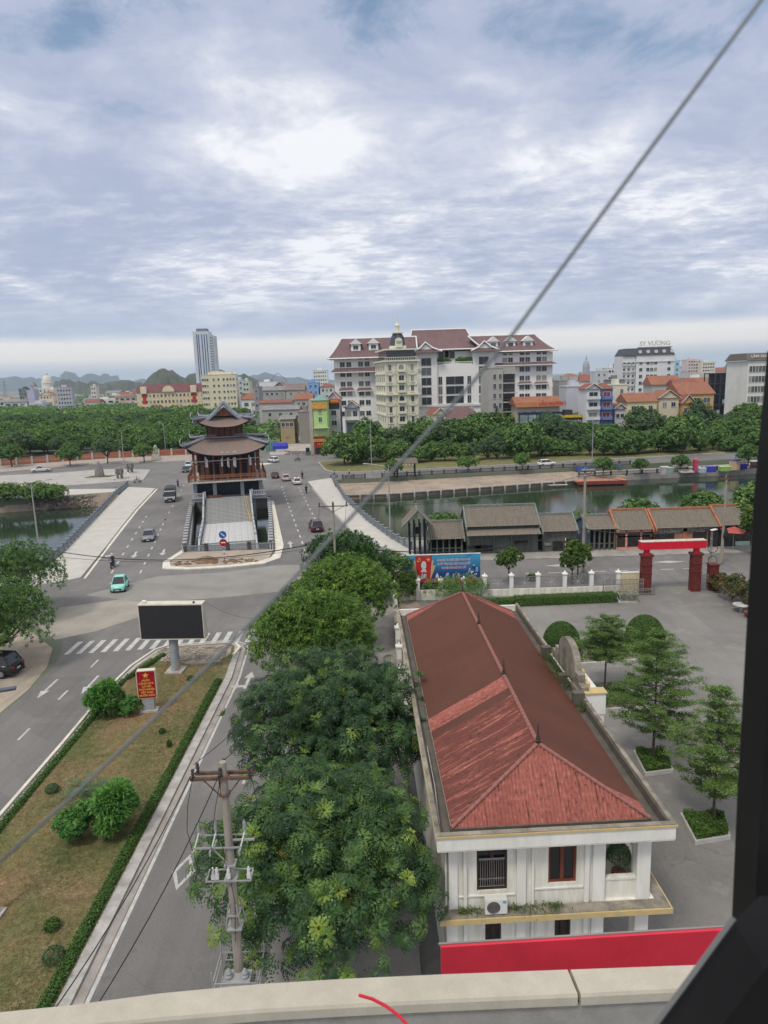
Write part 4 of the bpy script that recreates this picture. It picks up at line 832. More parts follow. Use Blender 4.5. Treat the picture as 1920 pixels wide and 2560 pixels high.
# entrance portico with arched pediment on the right side
mb = MB(); prof = [(10.4, 7.1), (10.4, 7.55), (11.0, 7.55), (11.0, 7.95), (11.6, 7.95)]+[(13.1-1.5*math.cos(a), 7.95+1.15*math.sin(a)) for a in [math.pi*i/12 for i in range(1, 12)]]+[(14.6, 7.95), (15.2, 7.95), (15.2, 7.55), (15.8, 7.55), (15.8, 7.1)]
vs = [(8.45, y, z) for y, z in prof]+[(8.8, y, z) for y, z in prof]; n = len(prof); tri = geometry.tessellate_polygon([[Vector((y, z, 0)) for y, z in prof]])
mb.add(vs, [(i, (i+1) % n, n+(i+1) % n, n+i) for i in range(n)]+[tuple(t) for t in tri]+[tuple(i+n for i in reversed(t)) for t in tri]); mb.build('pediment', m_grime2, B)
mb = MB(); mb.bb(8.5, 9.6, 10.2, 10.75, 6.2, 7.3); mb.bb(8.5, 9.6, 15.4, 15.9, 6.2, 7.3); mb.bb(9.25, 9.6, 10.75, 15.4, 6.2, 7.0); mb.bb(8.8, 9.25, 10.75, 15.4, 6.2, 6.45); mb.bb(9.05, 9.55, 10.25, 10.7, 0, 6.2); mb.bb(9.05, 9.55, 15.42, 15.85, 0, 6.2); mb.build('portico', m_whitec, B)
mb = MB(); mb.bb(8.81, 8.92, 11.4, 12.0, 7.5, 7.98); mb.bb(8.81, 9.0, 10.8, 11.4, 7.1, 7.58); mb.bb(8.46, 9.66, 10.14, 10.8, 7.302, 7.37); mb.bb(8.46, 9.66, 15.35, 15.96, 7.302, 7.37); mb.build('portico_trim', m_yel, B)
mb = MB(); mb.bb(7.9, 8.44, 9.9, 10.3, 6.8, 7.5); mb.bb(7.9, 8.44, 15.9, 16.3, 6.8, 7.5); mb.bb(7.95, 8.44, 12.6, 13.0, 6.8, 7.25); mb.build('gutter_blocks', m_grime, B)
# downpipes and cables on the left wall
mb = MB(); mb.path([(.52, .75, 6.9), (.42, .5, 6.3), (.42, .5, 3.5), (.3, .45, 3.2), (.3, .45, .2)], .035, 6); mb.build('downpipe', m_grime2, B)
mb = MB(); mb.path([(.2, .9, 6.98), (.3, 3.5, 7.02), (.3, 6.5, 7.0)], .02, 5); mb.build('pipe', m_kerb, B)
# weeds in the gutters and on the ledge
def weeds(spots, name='weeds', L=.11):
    rs = np.random.RandomState(7); Ms = B.matrix_basis; Q = []
    for (x, y, z, r, h, n) in spots:
        c = Ms @ Vector((x, y, z)); P = np.array(c)+rs.normal(size=(n, 3))*np.array([r, r*.6, 0]); P[:, 2] = c.z+rs.uniform(0, 1, n)**1.4*h
        Q.append(leaf_quads(rs, P, rs.normal(size=(n, 3)), L, L*.3, .3))
    Q = np.concatenate(Q); link(name, quads(name, Q, rs.uniform(.2, .9, len(Q)), m_leafL), kind='stuff')
B.rotation_euler = (0, 0, rad(1.9)); bpy.context.view_layer.update()
weeds([(8.15, 9.4, 6.85, .18, .5, 160), (8.2, 12.0, 6.85, .2, .6, 240), (8.1, 13.4, 6.85, .3, .75, 420), (8.2, 14.6, 6.85, .3, .7, 320), (8.2, 15.5, 6.85, .2, .5, 200), (.95, .3, 3.82, .12, .2, 90), (1.3, .35, 3.82, .2, .12, 90), (3.4, .35, 3.82, .35, .12, 160), (4.2, .35, 3.82, .25, .14, 120), (2.9, .4, 3.82, .15, .16, 60), (4.4, .4, 3.82, .1, .2, 50)])
# air conditioner unit
ac = thing('air_conditioner', 'white outdoor air conditioner unit on the ledge under the dark window', 'air conditioner', B.matrix_basis @ Vector((2.12, .27, 3.82)), rad(1.9))
MB().bb(-.40, .40, -.14, .14, .05, .62).build('casing', mat('ac_casing', (.66, .66, .63), .5, .03, 2), ac)
mb = MB(); mb.lathe((0, 0, 0), [(.0, 0), (.25, 0), (.25, .01)], 20)
fo = MB()
for r_ in (.05, .1, .15, .2, .24):
    for i in range(20):
        a, b = 2*math.pi*i/20, 2*math.pi*(i+1)/20; fo.tube((-.1+r_*math.cos(a), -.155, .33+r_*math.sin(a)), (-.1+r_*math.cos(b), -.155, .33+r_*math.sin(b)), .006, n=4)
MB().add([(-.1+.24*math.cos(2*math.pi*i/20), -.143, .33+.24*math.sin(2*math.pi*i/20)) for i in range(20)], [tuple(range(20))]).build('fan_recess', mat('fan_dark', (.07, .07, .075), .6), ac)
fo.build('fan_guard', mat('pale_grille', (1, 1, 1)), ac); MB().bb(.24, .36, -.146, -.1405, .48, .58).build('sticker', mat('blue_sticker', (.12, .35, .62), .5), ac); MB().bb(-.35, -.25, -.1, .1, 0, .05).bb(.25, .35, -.1, .1, 0, .05).build('feet', m_iron, ac)
# potted bonsai on the veranda
for (x, y, s_, lb) in ((7.0, 1.3, 1., 'round-topped potted bonsai tree in the corner veranda opening'), (6.4, 1.8, .75, 'smaller leafy pot plant left of the bonsai on the veranda')):
    t = thing('potted_tree', lb, 'potted plant', B.matrix_basis @ Vector((x, y, 3.84))); MB().lathe((0, 0, 0), [(.14*s_, 0), (.24*s_, .25*s_), (.26*s_, .62*s_), (.22*s_, .62*s_)], 14).build('pot', mat('clay_pot', (.16, .06, .04), .7), t)
    me = leafy_solid('bonsai_foliage', dome_fn(.42*s_, .8*s_), 1800, .07, 3, m_leafB, jit=.8); link('foliage', me, t, (0, 0, .95*s_)); MB().path([(0, 0, .55*s_), (.05, 0, .9*s_), (0, 0, 1.3*s_)], .04*s_, 6).build('trunk', m_bark, t)
# small yard sign
t = thing('yard_sign', 'small black and white notice board on a post behind the tall almond tree', 'sign', (20.9, 50.2, 0)); MB().bb(-.5, .5, -.03, .03, 1.3, 2.0).build('board', mat('black_board', (.02, .02, .025), .5), t); MB().bb(-.03, .03, .031, .08, 0, 1.9).build('post', m_iron, t)
text('NO ĐỖ', .3, m_whitec, t, (0, -.035, 1.65), (rad(90), 0, 0))
# ================================================================ OWN WINDOW AND LEDGE
m_ledge = mat('cream_coping', (.48, .45, .375), .7, .06, 9., 0, col2=(.41, .38, .31), fine=.08)
lt = thing('parapet_coping', 'curved cream coping slabs of the near parapet just below the window', 'ledge')
zt = 20.6
up_ = [(-60, 2535), (0, 2527), (174, 2510), (405, 2479), (648, 2456), (860, 2443), (1100, 2432), (1417, 2420)]; dn_ = [(-60, 2592), (0, 2590), (174, 2568), (405, 2546), (648, 2526), (860, 2514), (1100, 2502), (1445, 2487)]
up2 = [(1425, 2420), (1759, 2408), (2100, 2396)]; dn2 = [(1453, 2487), (1780, 2470), (2100, 2456)]
for U_, D_ in ((up_, dn_), (up2, dn2)):
    mb = MB(); n = len(U_); uu = [g(x, y, zt) for x, y in U_]; dd = [g(x, y, zt) for x, y in D_]; vs = []
    for p, q_ in zip(uu, dd):
        dv = (q_-p); vs += [p+Vector((0, 0, -.05)), p+Vector((0, 0, -.012)), p+dv*.06, q_-dv*.05, q_+Vector((0, 0, -.012)), q_+Vector((0, 0, -.05))]
    for i in range(n-1):
        for j in range(5): a = i*6+j; mb.f.append((a, a+6, a+7, a+1)); mb.m.append(0)
        mb.f.append((i*6, i*6+5, (i+1)*6+5, (i+1)*6)); mb.m.append(0)
    mb.f += [(0, 1, 2, 3, 4, 5), tuple((n-1)*6+k for k in (5, 4, 3, 2, 1, 0))]; mb.m += [0, 0]
    mb.v = [tuple(v) for v in vs]; mb.build('coping_slab', m_ledge, lt)
mb = MB(); P_ = [g(x, y, zt) for x, y in dn_+dn2]; Q_ = [g(x, y, zt) for x, y in up_+up2]
for i in range(len(P_)-1):
    a, b = P_[i], P_[i+1]; c, d = Q_[i], Q_[i+1]
    a2, b2 = a.lerp(c, .14), b.lerp(d, .14); c2, d2 = c.lerp(a, .1), d.lerp(b, .1)
    for p0, p1 in ((a2, b2), (d2, c2)): mb.add([p0+Vector((0, 0, -.052)), p1+Vector((0, 0, -.052)), p1+Vector((0, 0, -1.1)), p0+Vector((0, 0, -1.1))], [(0, 1, 2, 3)])
mb.build('parapet_wall', mat('grey_parapet', (.32, .31, .29), .9, .1, 6, .1, fine=.1), lt)
# red sign board fixed outside the parapet
rb_ = thing('red_sign_board', 'plain red back of a sign board fixed just beyond the cream ledge', 'sign board'); Yp = 3.0
a, b = gy(1101, 2357, Yp), gy(1826, 2312, Yp+.02); a2, b2 = gy(1106, 2470, Yp), gy(1900, 2460, Yp); b = gy(1960, 2304, Yp)
a2 = Vector((a.x, a.y, a.z-.9)); b2 = Vector((b.x, b.y, b.z-.9)); o2 = Vector((0, -.03, 0))
MB().add([a, b, b2, a2, a+o2, b+o2, b2+o2, a2+o2], [(0, 1, 2, 3), (4, 7, 6, 5), (0, 4, 5, 1), (1, 5, 6, 2), (0, 3, 7, 4)]).build('panel', mat('crimson_panel', (.70, .04, .075), .55, .06, 3, 0, fine=.05), rb_)
MB().tube(a+Vector((-.01, -.01, .003)), b+Vector((0, -.01, .003)), .006, n=6).build('edge_strip', mat('grey_strip', (.25, .23, .23), .6), rb_)
# dark jamb and brace of the window
m_jamb = mat('black_window_metal', (.010, .010, .011), .6, .2, 6, 0, spec=.2)
wj = thing('window_frame', 'dark metal window jamb with slanting brace at the right edge of view', 'window frame')
def extr(pts, Y, th, m, nm):
    f_ = [gy(x, y, Y) for x, y in pts]; n = len(f_); b_ = f_; f_ = [p-Vector((0, th, 0)) for p in f_]; tri = geometry.tessellate_polygon([[Vector((p.x, p.z, 0)) for p in f_]])
    MB().add(f_+b_, [(i, (i+1) % n, n+(i+1) % n, n+i) for i in range(n)]+[tuple(t) for t in tri]+[tuple(i+n for i in reversed(t)) for t in tri]).build(nm, m, wj)
extr([(1918, 878), (2060, 878), (2060, 2640), (1800, 2640), (1829, 2310), (1843, 1990), (1884, 1250)], .75, .05, m_jamb, 'jamb')
extr([(1832, 2302), (1900, 2240), (2060, 2240), (2060, 2660), (1570, 2660), (1640, 2562)], .62, .06, m_jamb, 'brace')
mb = MB(); P_ = [gy(1834, 2296, .60), gy(1740, 2425, .60), gy(1636, 2566, .60)]; mb.path(P_, .0028, 6); mb.build('edge_bead', mat('grey_bead', (.16, .16, .165), .5), wj)
# red wire and the slack cable
wt = MB().path([gy(898, 2488, 1.7), gy(930, 2497, 1.68), gy(965, 2515, 1.64), gy(998, 2540, 1.6), gy(1030, 2575, 1.55), gy(1050, 2620, 1.5)], .0045, 7).build('red_wire', mat('red_plastic', (.55, .02, .04), .4, 0.05), None); tag(wt, 'short bent red wire poking up over the cream ledge', 'wire')
cp = [(x_, y_, .40) for x_, y_ in ((1925, -30), (1745, 212), (1590, 420), (1440, 622), (1283, 833), (1180, 958), (1076, 1072), (880, 1290), (720, 1460), (560, 1625), (400, 1782), (200, 1972), (-30, 2182))]
cb = MB().path([gy(*p) for p in cp], .00105, 8).build('slack_cable', mat('grey_cable', (.16, .18, .19), .7, .05), None, smooth=True); tag(cb, 'long thin grey wire slanting down across the whole view just before the window', 'cable')
# ================================================================ BALUSTRADES AND FENCES
m_stone = mat('blue_grey_stone', (.24, .265, .30), .85, .15, 2.5, .1, fine=.15)
m_stoneL = mat('light_grey_stone', (.44, .45, .46), .85, .12, 2.5, .1, fine=.12)
m_dstone = mat('dark_stone', (.075, .075, .08), .8, .2, 3, .1)
m_terra = mat('terracotta_fence', (.42, .15, .085), .85, .15, 1.5, .1, fine=.1)
m_pale = mat('pale_stone', (.50, .48, .44), .85, .1, 2, 0, fine=.1)
def balustrade(name, label, pts, spacing, h, mp, mr, post=(.28, .28), pcap=None, nb=6, bal=.09, cat='balustrade', sunk=0., flip=0., base=None, group=None, rail=(.16, .12)):
    """posts every `spacing` metres along pts with a top rail, a bottom rail and balusters in each bay"""
    pts = [Vector(p) if len(p) == 3 else Vector((*p, 0.)) for p in pts]; t = thing(name, label, cat, pts[0], 0, group); O = pts[0]
    pm = MB().box((0, 0, (h*1.14-sunk)/2), (post[0], post[1], h*1.14+sunk)); pm.box((0, 0, h*1.14+.04), (post[0]*1.3, post[1]*1.3, .08)); pme = pm.mesh('post', mp); bays = {}
    poles = []
    for a, b in zip(pts, pts[1:]):
        L = (b-a).length; n = max(1, round(L/spacing)); bl = L/n; rz = math.atan2(b.y-a.y, b.x-a.x); key = round(bl, 2)
        if key not in bays:
            m = MB(); w = bl-post[0]; x0, x1 = -w/2, w/2; m.bb(x0, x1, -rail[0]/2, rail[0]/2, h-rail[1], h); m.bb(x0, x1, -rail[0]/2, rail[0]/2, .05, .05+rail[1])
            for i in range(nb): x = x0+w*(i+.5)/nb; m.bb(x-bal/2, x+bal/2, -bal/2, bal/2, .05+rail[1], h-rail[1])
            bays[key] = m.mesh('bay', mr)
        for i in range(n):
            p = a.lerp(b, i/n)-O; poles.append((p, rz)); q = a.lerp(b, (i+.5)/n)-O; o = link('bay', bays[key], t, q, rz)
            dz = (b.z-a.z)/L
            if abs(dz) > .01: o.rotation_euler = (0, -math.atan(dz), rz)
    poles.append((pts[-1]-O, poles[-1][1]))
    for p, rz in poles: link('post', pme, t, p, rz)
    return t
# ================================================================ PAGODA
OX, OY, TH = -21.95, 95.4, rad(11.8)
PG = thing('pagoda', 'two-tiered timber gate pagoda with upswept brown tiled roofs over the canal pit', 'pagoda', (OX, OY, 0), TH)
m_ptile = mat('brown_pan_tiles', (.205, .165, .152), .8, .12, .55, .3, col2=(.25, .175, .145), fine=.22, stretch=(3.2, .7, .7))
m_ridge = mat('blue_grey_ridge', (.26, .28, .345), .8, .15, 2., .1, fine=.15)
m_tip = mat('pale_ridge_horn', (.42, .44, .47), .7, .1, 4)
m_pwood = mat('oiled_timber', (.17, .068, .045), .6, .2, 3, 0, fine=.15, stretch=(1, 1, .3))
m_prail = mat('light_timber', (.30, .125, .075), .6, .15, 3, 0, fine=.15)
m_pdark = mat('dark_lattice_wood', (.018, .022, .036), .6, .2, 3)
m_bam = mat('pale_bamboo', (.46, .42, .36), .7, .1, 6)
m_gstone = mat('grey_pillar_stone', (.27, .30, .33), .85, .1, 2, fine=.1)
def swept(x0, x1, y0, y1, ze, rise, tx0, tx1, ty0, ty1, zt, nm, th=.16, flare=.5, p=3.2, N=24, M=6):
    """hip skirt with corners swept up: four sheets from the eave rectangle to the top rectangle"""
    mb = MB(); C_ = [((x0, y0), (x1, y0), (tx0, ty0), (tx1, ty0)), ((x1, y0), (x1, y1), (tx1, ty0), (tx1, ty1)), ((x1, y1), (x0, y1), (tx1, ty1), (tx0, ty1)), ((x0, y1), (x0, y0), (tx0, ty1), (tx0, ty0))]
    hips = []
    for a, b, c, d in C_:
        a, b, c, d = map(Vector, (a, b, c, d)); nrm = Vector(((b-a).y, -(b-a).x)).normalized(); o = len(mb.v)
        for i in range(N+1):
            t = i/N; k = abs(2*t-1)**p; e = a.lerp(b, t)+nrm*flare*k*.6+(b-a).normalized()*flare*k*(1 if t > .5 else -1); zz = ze+rise*k; T_ = c.lerp(d, t)
            for j in range(M+1):
                s_ = j/M; q = e.lerp(T_, s_); z = zz+(zt-zz)*(s_**1.35*.75+s_*.25); mb.v.append((q.x, q.y, z))
        for i in range(N):
            for j in range(M): A = o+i*(M+1)+j; mb.f.append((A, A+M+1, A+M+2, A+1)); mb.m.append(0)
        hips.append([mb.v[o+j] for j in range(M+1)])
        o2 = len(mb.v)
        for i in range(N+1):
            v = mb.v[o+i*(M+1)]; mb.v.append((v[0], v[1], v[2]-th)); w = mb.v[o+i*(M+1)+2]; mb.v.append((w[0], w[1], w[2]-th*1.5))
        for i in range(N):
            A = o+i*(M+1); B_ = o+(i+1)*(M+1); mb.f.append((B_, A, o2+2*i, o2+2*i+2)); mb.m.append(1); mb.f.append((o2+2*i+2, o2+2*i, o2+2*i+1, o2+2*i+3)); mb.m.append(1)
    ro = mb.build(nm, [m_ptile, m_pdark], PG)
    cx, cyy = (x0+x1)/2, (y0+y1)/2
    for h_ in hips:
        pts = [Vector(v)+Vector((0, 0, .12)) for v in h_]; MB().path(pts[::-1], .27, 6, r1=.22).build('hip_ridge', m_ridge, ro)
        e = Vector(h_[0]); dr = Vector((e.x-cx, e.y-cyy, 0)).normalized()
        MB().path([e+Vector((0, 0, .1)), e+dr*.45+Vector((0, 0, .35)), e+dr*.62+Vector((0, 0, .85)), e+dr*.42+Vector((0, 0, 1.35)), e+dr*.12+Vector((0, 0, 1.45))], .13, 6, r1=.04).build('corner_horn', m_tip, ro)
        s_ = h_[1]; f_ = Vector(s_); mbx = MB()
        for q in range(5): w = Vector(h_[0]).lerp(Vector(h_[2]), q/4); mbx.path([w+Vector((0, 0, .2)), w-dr*.1+Vector((0, 0, .65-.05*q)), w-dr*.4+Vector((0, 0, .8-.06*q))], .10, 5, r1=.03)
        mbx.build('ridge_carving', m_ridge, ro)
    return ro
XL, XR, YF, YB = -5.9, 6.3, 31.2, 49.2
lr = swept(-6.1, 6.9, YF, YB, 10.3, 1.9, -3.7, 4.1, 36.5, 43.9, 12.9, 'lower_roof', flare=1.1)
ur = swept(-3.7, 4.1, 34.4, 46.0, 15.15, 1.5, -2.5, 2.9, 37.6, 42.8, 16.8, 'upper_roof', flare=1.5)
# upper gable: ridge runs front to back
xm = .2; mb = MB(); za = 19.3
for sg in (-1, 1):
    A = [(xm, 36.6, za), (xm+sg*1.7, 36.75, 17.5), (xm+sg*4.5, 36.4, 15.75)]; Bq = [(v[0], 43.8-(v[1]-36.6), v[2]) for v in A]
    for i in range(2): q = [A[i], A[i+1], Bq[i+1], Bq[i]]; mb.slab(*(q if sg > 0 else q[::-1]), .14, 0)
mb.build('gable_roof', m_ptile, PG)
mb = MB()
for sg in (-1, 1):
    for y in (36.45, 43.9): mb.path([(xm, y, za+.12), (xm+sg*1.7, y+.05, 17.62), (xm+sg*3.1, y-.1, 16.45), (xm+sg*4.6, y-.3, 15.9), (xm+sg*5.6, y-.7, 16.3)], .3, 6)
    mb.path([(xm+sg*.5, 36.2, za-.75), (xm+sg*1.9, 36.25, 17.15), (xm+sg*3.2, 36.0, 16.1)], .12, 5)
mb.path([(xm, 36.4, za+.15), (xm, 43.9, za+.15)], .2, 6); mb.build('ridges', m_ridge, PG)
MB().add([(xm-1.6, 36.8, 17.1), (xm+1.6, 36.8, 17.1), (xm, 36.8, 18.7)], [(0, 1, 2)]).build('gable_board', m_pwood, PG)
mb = MB(); mb.path([(xm-.2, 36.3, za+.1), (xm-.35, 36.2, za+.8), (xm-.2, 36.2, za+1.3)], .08, 5, r1=.02); mb.path([(xm+.25, 36.3, za+.1), (xm+.3, 36.2, za+.7), (xm+.1, 36.2, za+1.2)], .07, 5, r1=.02); mb.build('ridge_ornament', m_tip, PG)
# skirt lattice rails above the lower roof
mb = MB()
for x0, x1 in ((-3.6, -1.6), (2.0, 4.0)):
    for z in (13.12, 13.5): mb.bb(x0, x1, 36.25, 36.35, z, z+.1)
    for i in range(6): x = x0+(x1-x0)*i/5; mb.bb(x-.05, x+.05, 36.25, 36.35, 13.1, 13.7)
mb.bb(-3.7, 4.1, 36.36, 36.5, 13.05, 13.25); mb.build('roof_lattice', m_ridge, PG, kind='stuff')
# walls: upper storey, main storey, ground storey
MB().bb(-3.1, 3.5, 37.0, 43.4, 13.0, 15.9).build('upper_wall', m_pwood, PG)
pc = MB().box((0, 0, 1.2), (.16, .1, 2.4)).mesh('strut', m_pdark)
for i in range(7): link('strut', pc, PG, (-3.0+i*1.07, 36.93, 13.1))
mb = MB(); mb.bb(-3.3, 3.7, 36.5, 36.62, 14.9, 15.1); mb.bb(-3.3, 3.7, 36.3, 36.42, 15.1, 15.3)
for i in range(10): mb.bb(-3.3+i*.75, -3.15+i*.75, 35.2, 36.9, 15.05, 15.2)
mb.build('brackets', m_pwood, PG, kind='stuff')
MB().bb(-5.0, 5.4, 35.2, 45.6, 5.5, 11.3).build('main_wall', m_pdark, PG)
wc = MB().tube((0, 0, 0), (0, 0, 5.6), .22, n=10).mesh('timber_column', m_pwood)
for x in (-5.7, -2.2, 2.6, 6.0):
    for y in (33.7, 46.7): link('timber_column', wc, PG, (x, y, 5.5))
pn = MB().bb(-.55, .55, -.05, .05, 0, 3.3).mesh('door_panel', m_prail)
for x in (-4.3, -3.5, -.9, 1.2, 4.2, 5.0): link('door_panel', pn, PG, (x, 35.1, 5.55), 0, sc=(.62, 1, 1))
pw = MB().bb(-.14, .14, -.03, .03, 0, 1.9).mesh('window_panel', mat('white_panel', (.62, .64, .66), .5))
for x, z, s_ in ((-.55, 7.9, .6), (.55, 7.6, 1.0), (1.7, 7.6, 1.5), (4.3, 7.9, .8), (-3.6, 7.9, 1.)): link('window_panel', pw, PG, (x, 34.6, z), 0, sc=(s_, 1, 1))
mb = MB(); mb.bb(-5.9, 6.3, 34.95, 35.15, 10.2, 10.45); mb.bb(-5.9, 6.3, 34.9, 35.15, 8.4, 8.55)
for i in range(14): mb.bb(-5.5+i*.85, -5.42+i*.85, 34.95, 35.15, 5.5, 10.2)
mb.build('lattice', m_pwood, PG, kind='stuff')
for i, (x, s_) in enumerate(((-.5, .35), (.5, .3), (1.7, .7))): MB().bb(x-s_/2, x+s_/2, 31.9, 32.0, 10.62, 10.78).build('white_plate', MATS['white_panel'], PG)
# scaffold
sc_ = thing('scaffold', 'pale bamboo scaffold pole with hanging sheets across the pagoda balcony', 'scaffold', (OX, OY, 0), TH)
mb = MB(); mb.path([(-6.3, 32.6, 9.15), (0, 32.55, 9.25), (6.9, 32.6, 9.45)], .09, 6); mb.build('pole', m_bam, sc_)
for x in (-4.6, -3.0, -.8, 1.3, 3.7, 4.9): MB().path([(x, 32.7, 5.55), (x+.1, 32.7, 10.2)], .035, 5).build('upright', m_iron, sc_)
for x, s_ in ((-.7, .2), (.4, .25), (1.6, .5), (4.5, .22), (-3.3, .3)): MB().bb(x-s_/2, x+s_/2, 32.5, 32.54, 8.1, 9.6).build('hanging_sheet', MATS['white_panel'], sc_)
MB().bb(-6.9, 7.2, 32.4, 48.2, 5.22, 5.5).build('balcony_slab', m_pale, PG)
for (a, b) in (((-6.8, 32.5), (7.1, 32.5)), ((7.1, 32.5), (7.1, 48)), ((-6.8, 32.5), (-6.8, 48))):
    a, b = Vector((*a, 5.5)), Vector((*b, 5.5)); L = (b-a).length; rz = math.atan2(b.y-a.y, b.x-a.x); n = round(L/2.3)
    for i in range(n+1): MB().bb(-.09, .09, -.09, .09, 0, 1.3).build('rail_post', m_prail, PG, a.lerp(b, i/n))
    mb = MB()
    for z in (.12, .62, 1.05): mb.bb(0, L, -.05, .05, z, z+.11)
    for i in range(int(L/.22)): mb.bb(i*.22, i*.22+.1, -.035, .035, .73, 1.05)
    for i in range(int(L/.55)): mb.bb(i*.55, i*.55+.05, -.035, .035, .23, .62)
    mb.build('balcony_rail', m_prail, PG, a, rz)
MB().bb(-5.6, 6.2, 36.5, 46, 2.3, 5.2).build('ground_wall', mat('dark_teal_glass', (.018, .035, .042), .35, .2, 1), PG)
gc = MB().bb(-.34, .34, -.34, .34, 0, 2.95).mesh('stone_pillar', m_gstone)
for x in (-5.8, -2.3, 2.7, 6.1):
    for y in (34.2, 46.6): link('stone_pillar', gc, PG, (x, y, 2.28))
MB().bb(-6.6, 7.0, 33.1, 48, 1.75, 2.28).build('platform', m_gstone, PG); MB().bb(-4.6, 5.0, 33.6, 47.5, -3, 1.75).build('foundation', m_gstone, PG)
MB().bb(-3.6, -1.2, 33.3, 34.5, 2.3, 2.75).build('timber_pile', m_pwood, PG)
for (a, b) in (((-6.5, 33.0), (-4.1, 33.0)), ((4.4, 33.0), (6.9, 33.0))):
    mb = MB(); L = b[0]-a[0]; mb.bb(0, L, -.08, .08, .95, 1.1); mb.bb(0, L, -.08, .08, .1, .3)
    for i in range(8): mb.bb(L*(i+.3)/8, L*(i+.7)/8, -.05, .05, .3, .95)
    mb.build('platform_rail', m_stoneL, PG, (a[0], a[1], 2.25)); MB().bb(-.16, .16, -.16, .16, -.2, 1.35).build('rail_post', m_stoneL, PG, (a[0] if a[0] > 0 else b[0], 32.95, 2.25))
# stairs
ST = thing('grand_stairs', 'wide grey stone stairs with a pale landing running down before the pagoda', 'stairs', (OX, OY, 0), TH)
m_step = mat('stair_stone', (.36, .37, .36), .85, .15, 2.5, .1, fine=.2)
sm = MB().bb(-4.05, 4.05, 0, .62, -.2, 0).mesh('step', m_step); n1 = 19
for i in range(n1): link('step', sm, ST, (.05, 24.4+8.6*i/n1, -.8+3.05*(i+1)/n1))
n2 = 8
for i in range(n2): link('step', sm, ST, (-.2, 9.2-.62-i*.62, -1.0-i*.19))
MB().add([(-4.0, 24.5, -.9), (4.1, 24.5, -.9), (4.1, 33.1, 1.9), (-4.0, 33.1, 1.9), (-4.0, 24.5, -3), (4.1, 24.5, -3), (4.1, 33.1, -3), (-4.0, 33.1, -3)], [(0, 1, 2, 3), (0, 3, 7, 4), (1, 5, 6, 2), (0, 4, 5, 1)]).build('stair_core', m_gstone, ST)
MB().bb(-4.15, 3.95, 9.2, 24.5, -3, -.86).build('landing_base', m_gstone, ST); MB().add([(-4.15, 9.2, -1.1), (3.95, 9.2, -1.1), (3.95, 3.2, -3), (-4.15, 3.2, -3)], [(0, 1, 2, 3)]).build('lower_core', m_gstone, ST)
m_sl = mat('pale_landing_slab', (.52, .53, .53), .8, .08, 1.2, .05, fine=.12); slm = [MB().bb(-.49, .49, -.92, .92, -.06, 0).mesh('paving_slab', m_sl)]
for i in range(8):
    for j in range(8): o = link('paving_slab', slm[0], ST, (-3.6+i*1.01, 10.2+j*1.9, -.8+rr.uniform(-.01, .015)))
for sx, x0, x1 in ((-1, -4.35, -4.15), (1, 4.05, 4.25)):
    for (ya, za_, yb, zb) in ((9.2, -.8, 24.4, -.8), (24.4, -.8, 33.0, 2.3), (3.6, -2.6, 9.2, -.8)):
        L = math.hypot(yb-ya, zb-za_); mb = MB(); mb.bb(x0, x1, 0, L, -.3, .35); mb.bb(x0-.04, x1+.04, 0, L, .82, .95)
        for i in range(max(2, int(L/1.9))): y = L*(i+.5)/max(2, int(L/1.9)); mb.bb(x0, x1, y-.12, y+.12, .35, .82)
        o = mb.build('side_balustrade', m_stoneL, ST, (-.1 if sx < 0 else -.05, ya, za_)); o.rotation_euler = (math.atan2(zb-za_, yb-ya), 0, 0)
    pm_ = MB().bb(-.17, .17, -.17, .17, 0, 1.2).mesh('newel_post', m_stoneL)
    for y, z in ((9.2, -.8), (13, -.8), (16.8, -.8), (20.6, -.8), (24.4, -.8), (28.7, .8), (32.9, 2.3)): link('newel_post', pm_, ST, ((x0+x1)/2-.08, y, z))
mb = MB(); mb.path([(2.9, 33, 2.6), (3.6, 23.6, -.7)], .06, 5); mb.path([(3.3, 32, 2.4), (3.9, 24, -.7)], .06, 5); mb.path([(3.1, 29, 1.4), (3.75, 24, -.6)], .05, 5)
tag(mb.build('bamboo_poles', mat('yellow_bamboo', (.55, .42, .2), .6), None, (OX, OY, 0), TH, kind='thing'), 'bundle of long bamboo poles lying on the right side of the stairs', 'poles')
# pit walls and its balustrades
mb = MB()
def wallq(a, b, z0, z1): mb.add([(*a, z0), (*b, z0), (*b, z1), (*a, z1)], [(0, 1, 2, 3)])
for a, b in ((PIT_FL, PIT_FR), (PIT_FR, PIT_BR), (PIT_BR, PIT_BL), (PIT_BL, PIT_FL)): wallq(a, b, -3, .0)
mb.build('pit_wall', mat('pit_concrete', (.30, .30, .27), .9, .15, .8, .1, fine=.1), kind='structure')
MB().add([(x_, y_, z_) for (x_, y_), z_ in [((-27.85+.02-i*.0, 96.3+1.1+1.1*math.cos(math.pi*i/10)-0), -2.4+1.5*math.sin(math.pi*i/10)) for i in range(11)]], [tuple(range(11))]).build('pit_arch', m_pdark, None, (.12, .3, 0), kind='structure')
balustrade('canal_balustrade', 'front stone balustrade above the lower stairs with lattice panels', [(-27.9, 94.95), (-16.0, 95.35)], 2.9, .95, m_dstone, m_stone, (.42, .42), nb=13, bal=.1)
balustrade('canal_balustrade', 'stone balustrade with pale posts along the left side of the canal pit', [(-28.0, 95.0), (-32.4, 113.3), (-36.6, 131.6)], 2.0, .85, m_stoneL, m_stone, (.5, .5), nb=5)
balustrade('canal_balustrade', 'stone balustrade with pale posts along the right side of the canal pit', [(-15.9, 95.4), (-19.0, 115), (-22.3, 134)], 2.0, .85, m_stoneL, m_stone, (.5, .5), nb=5)
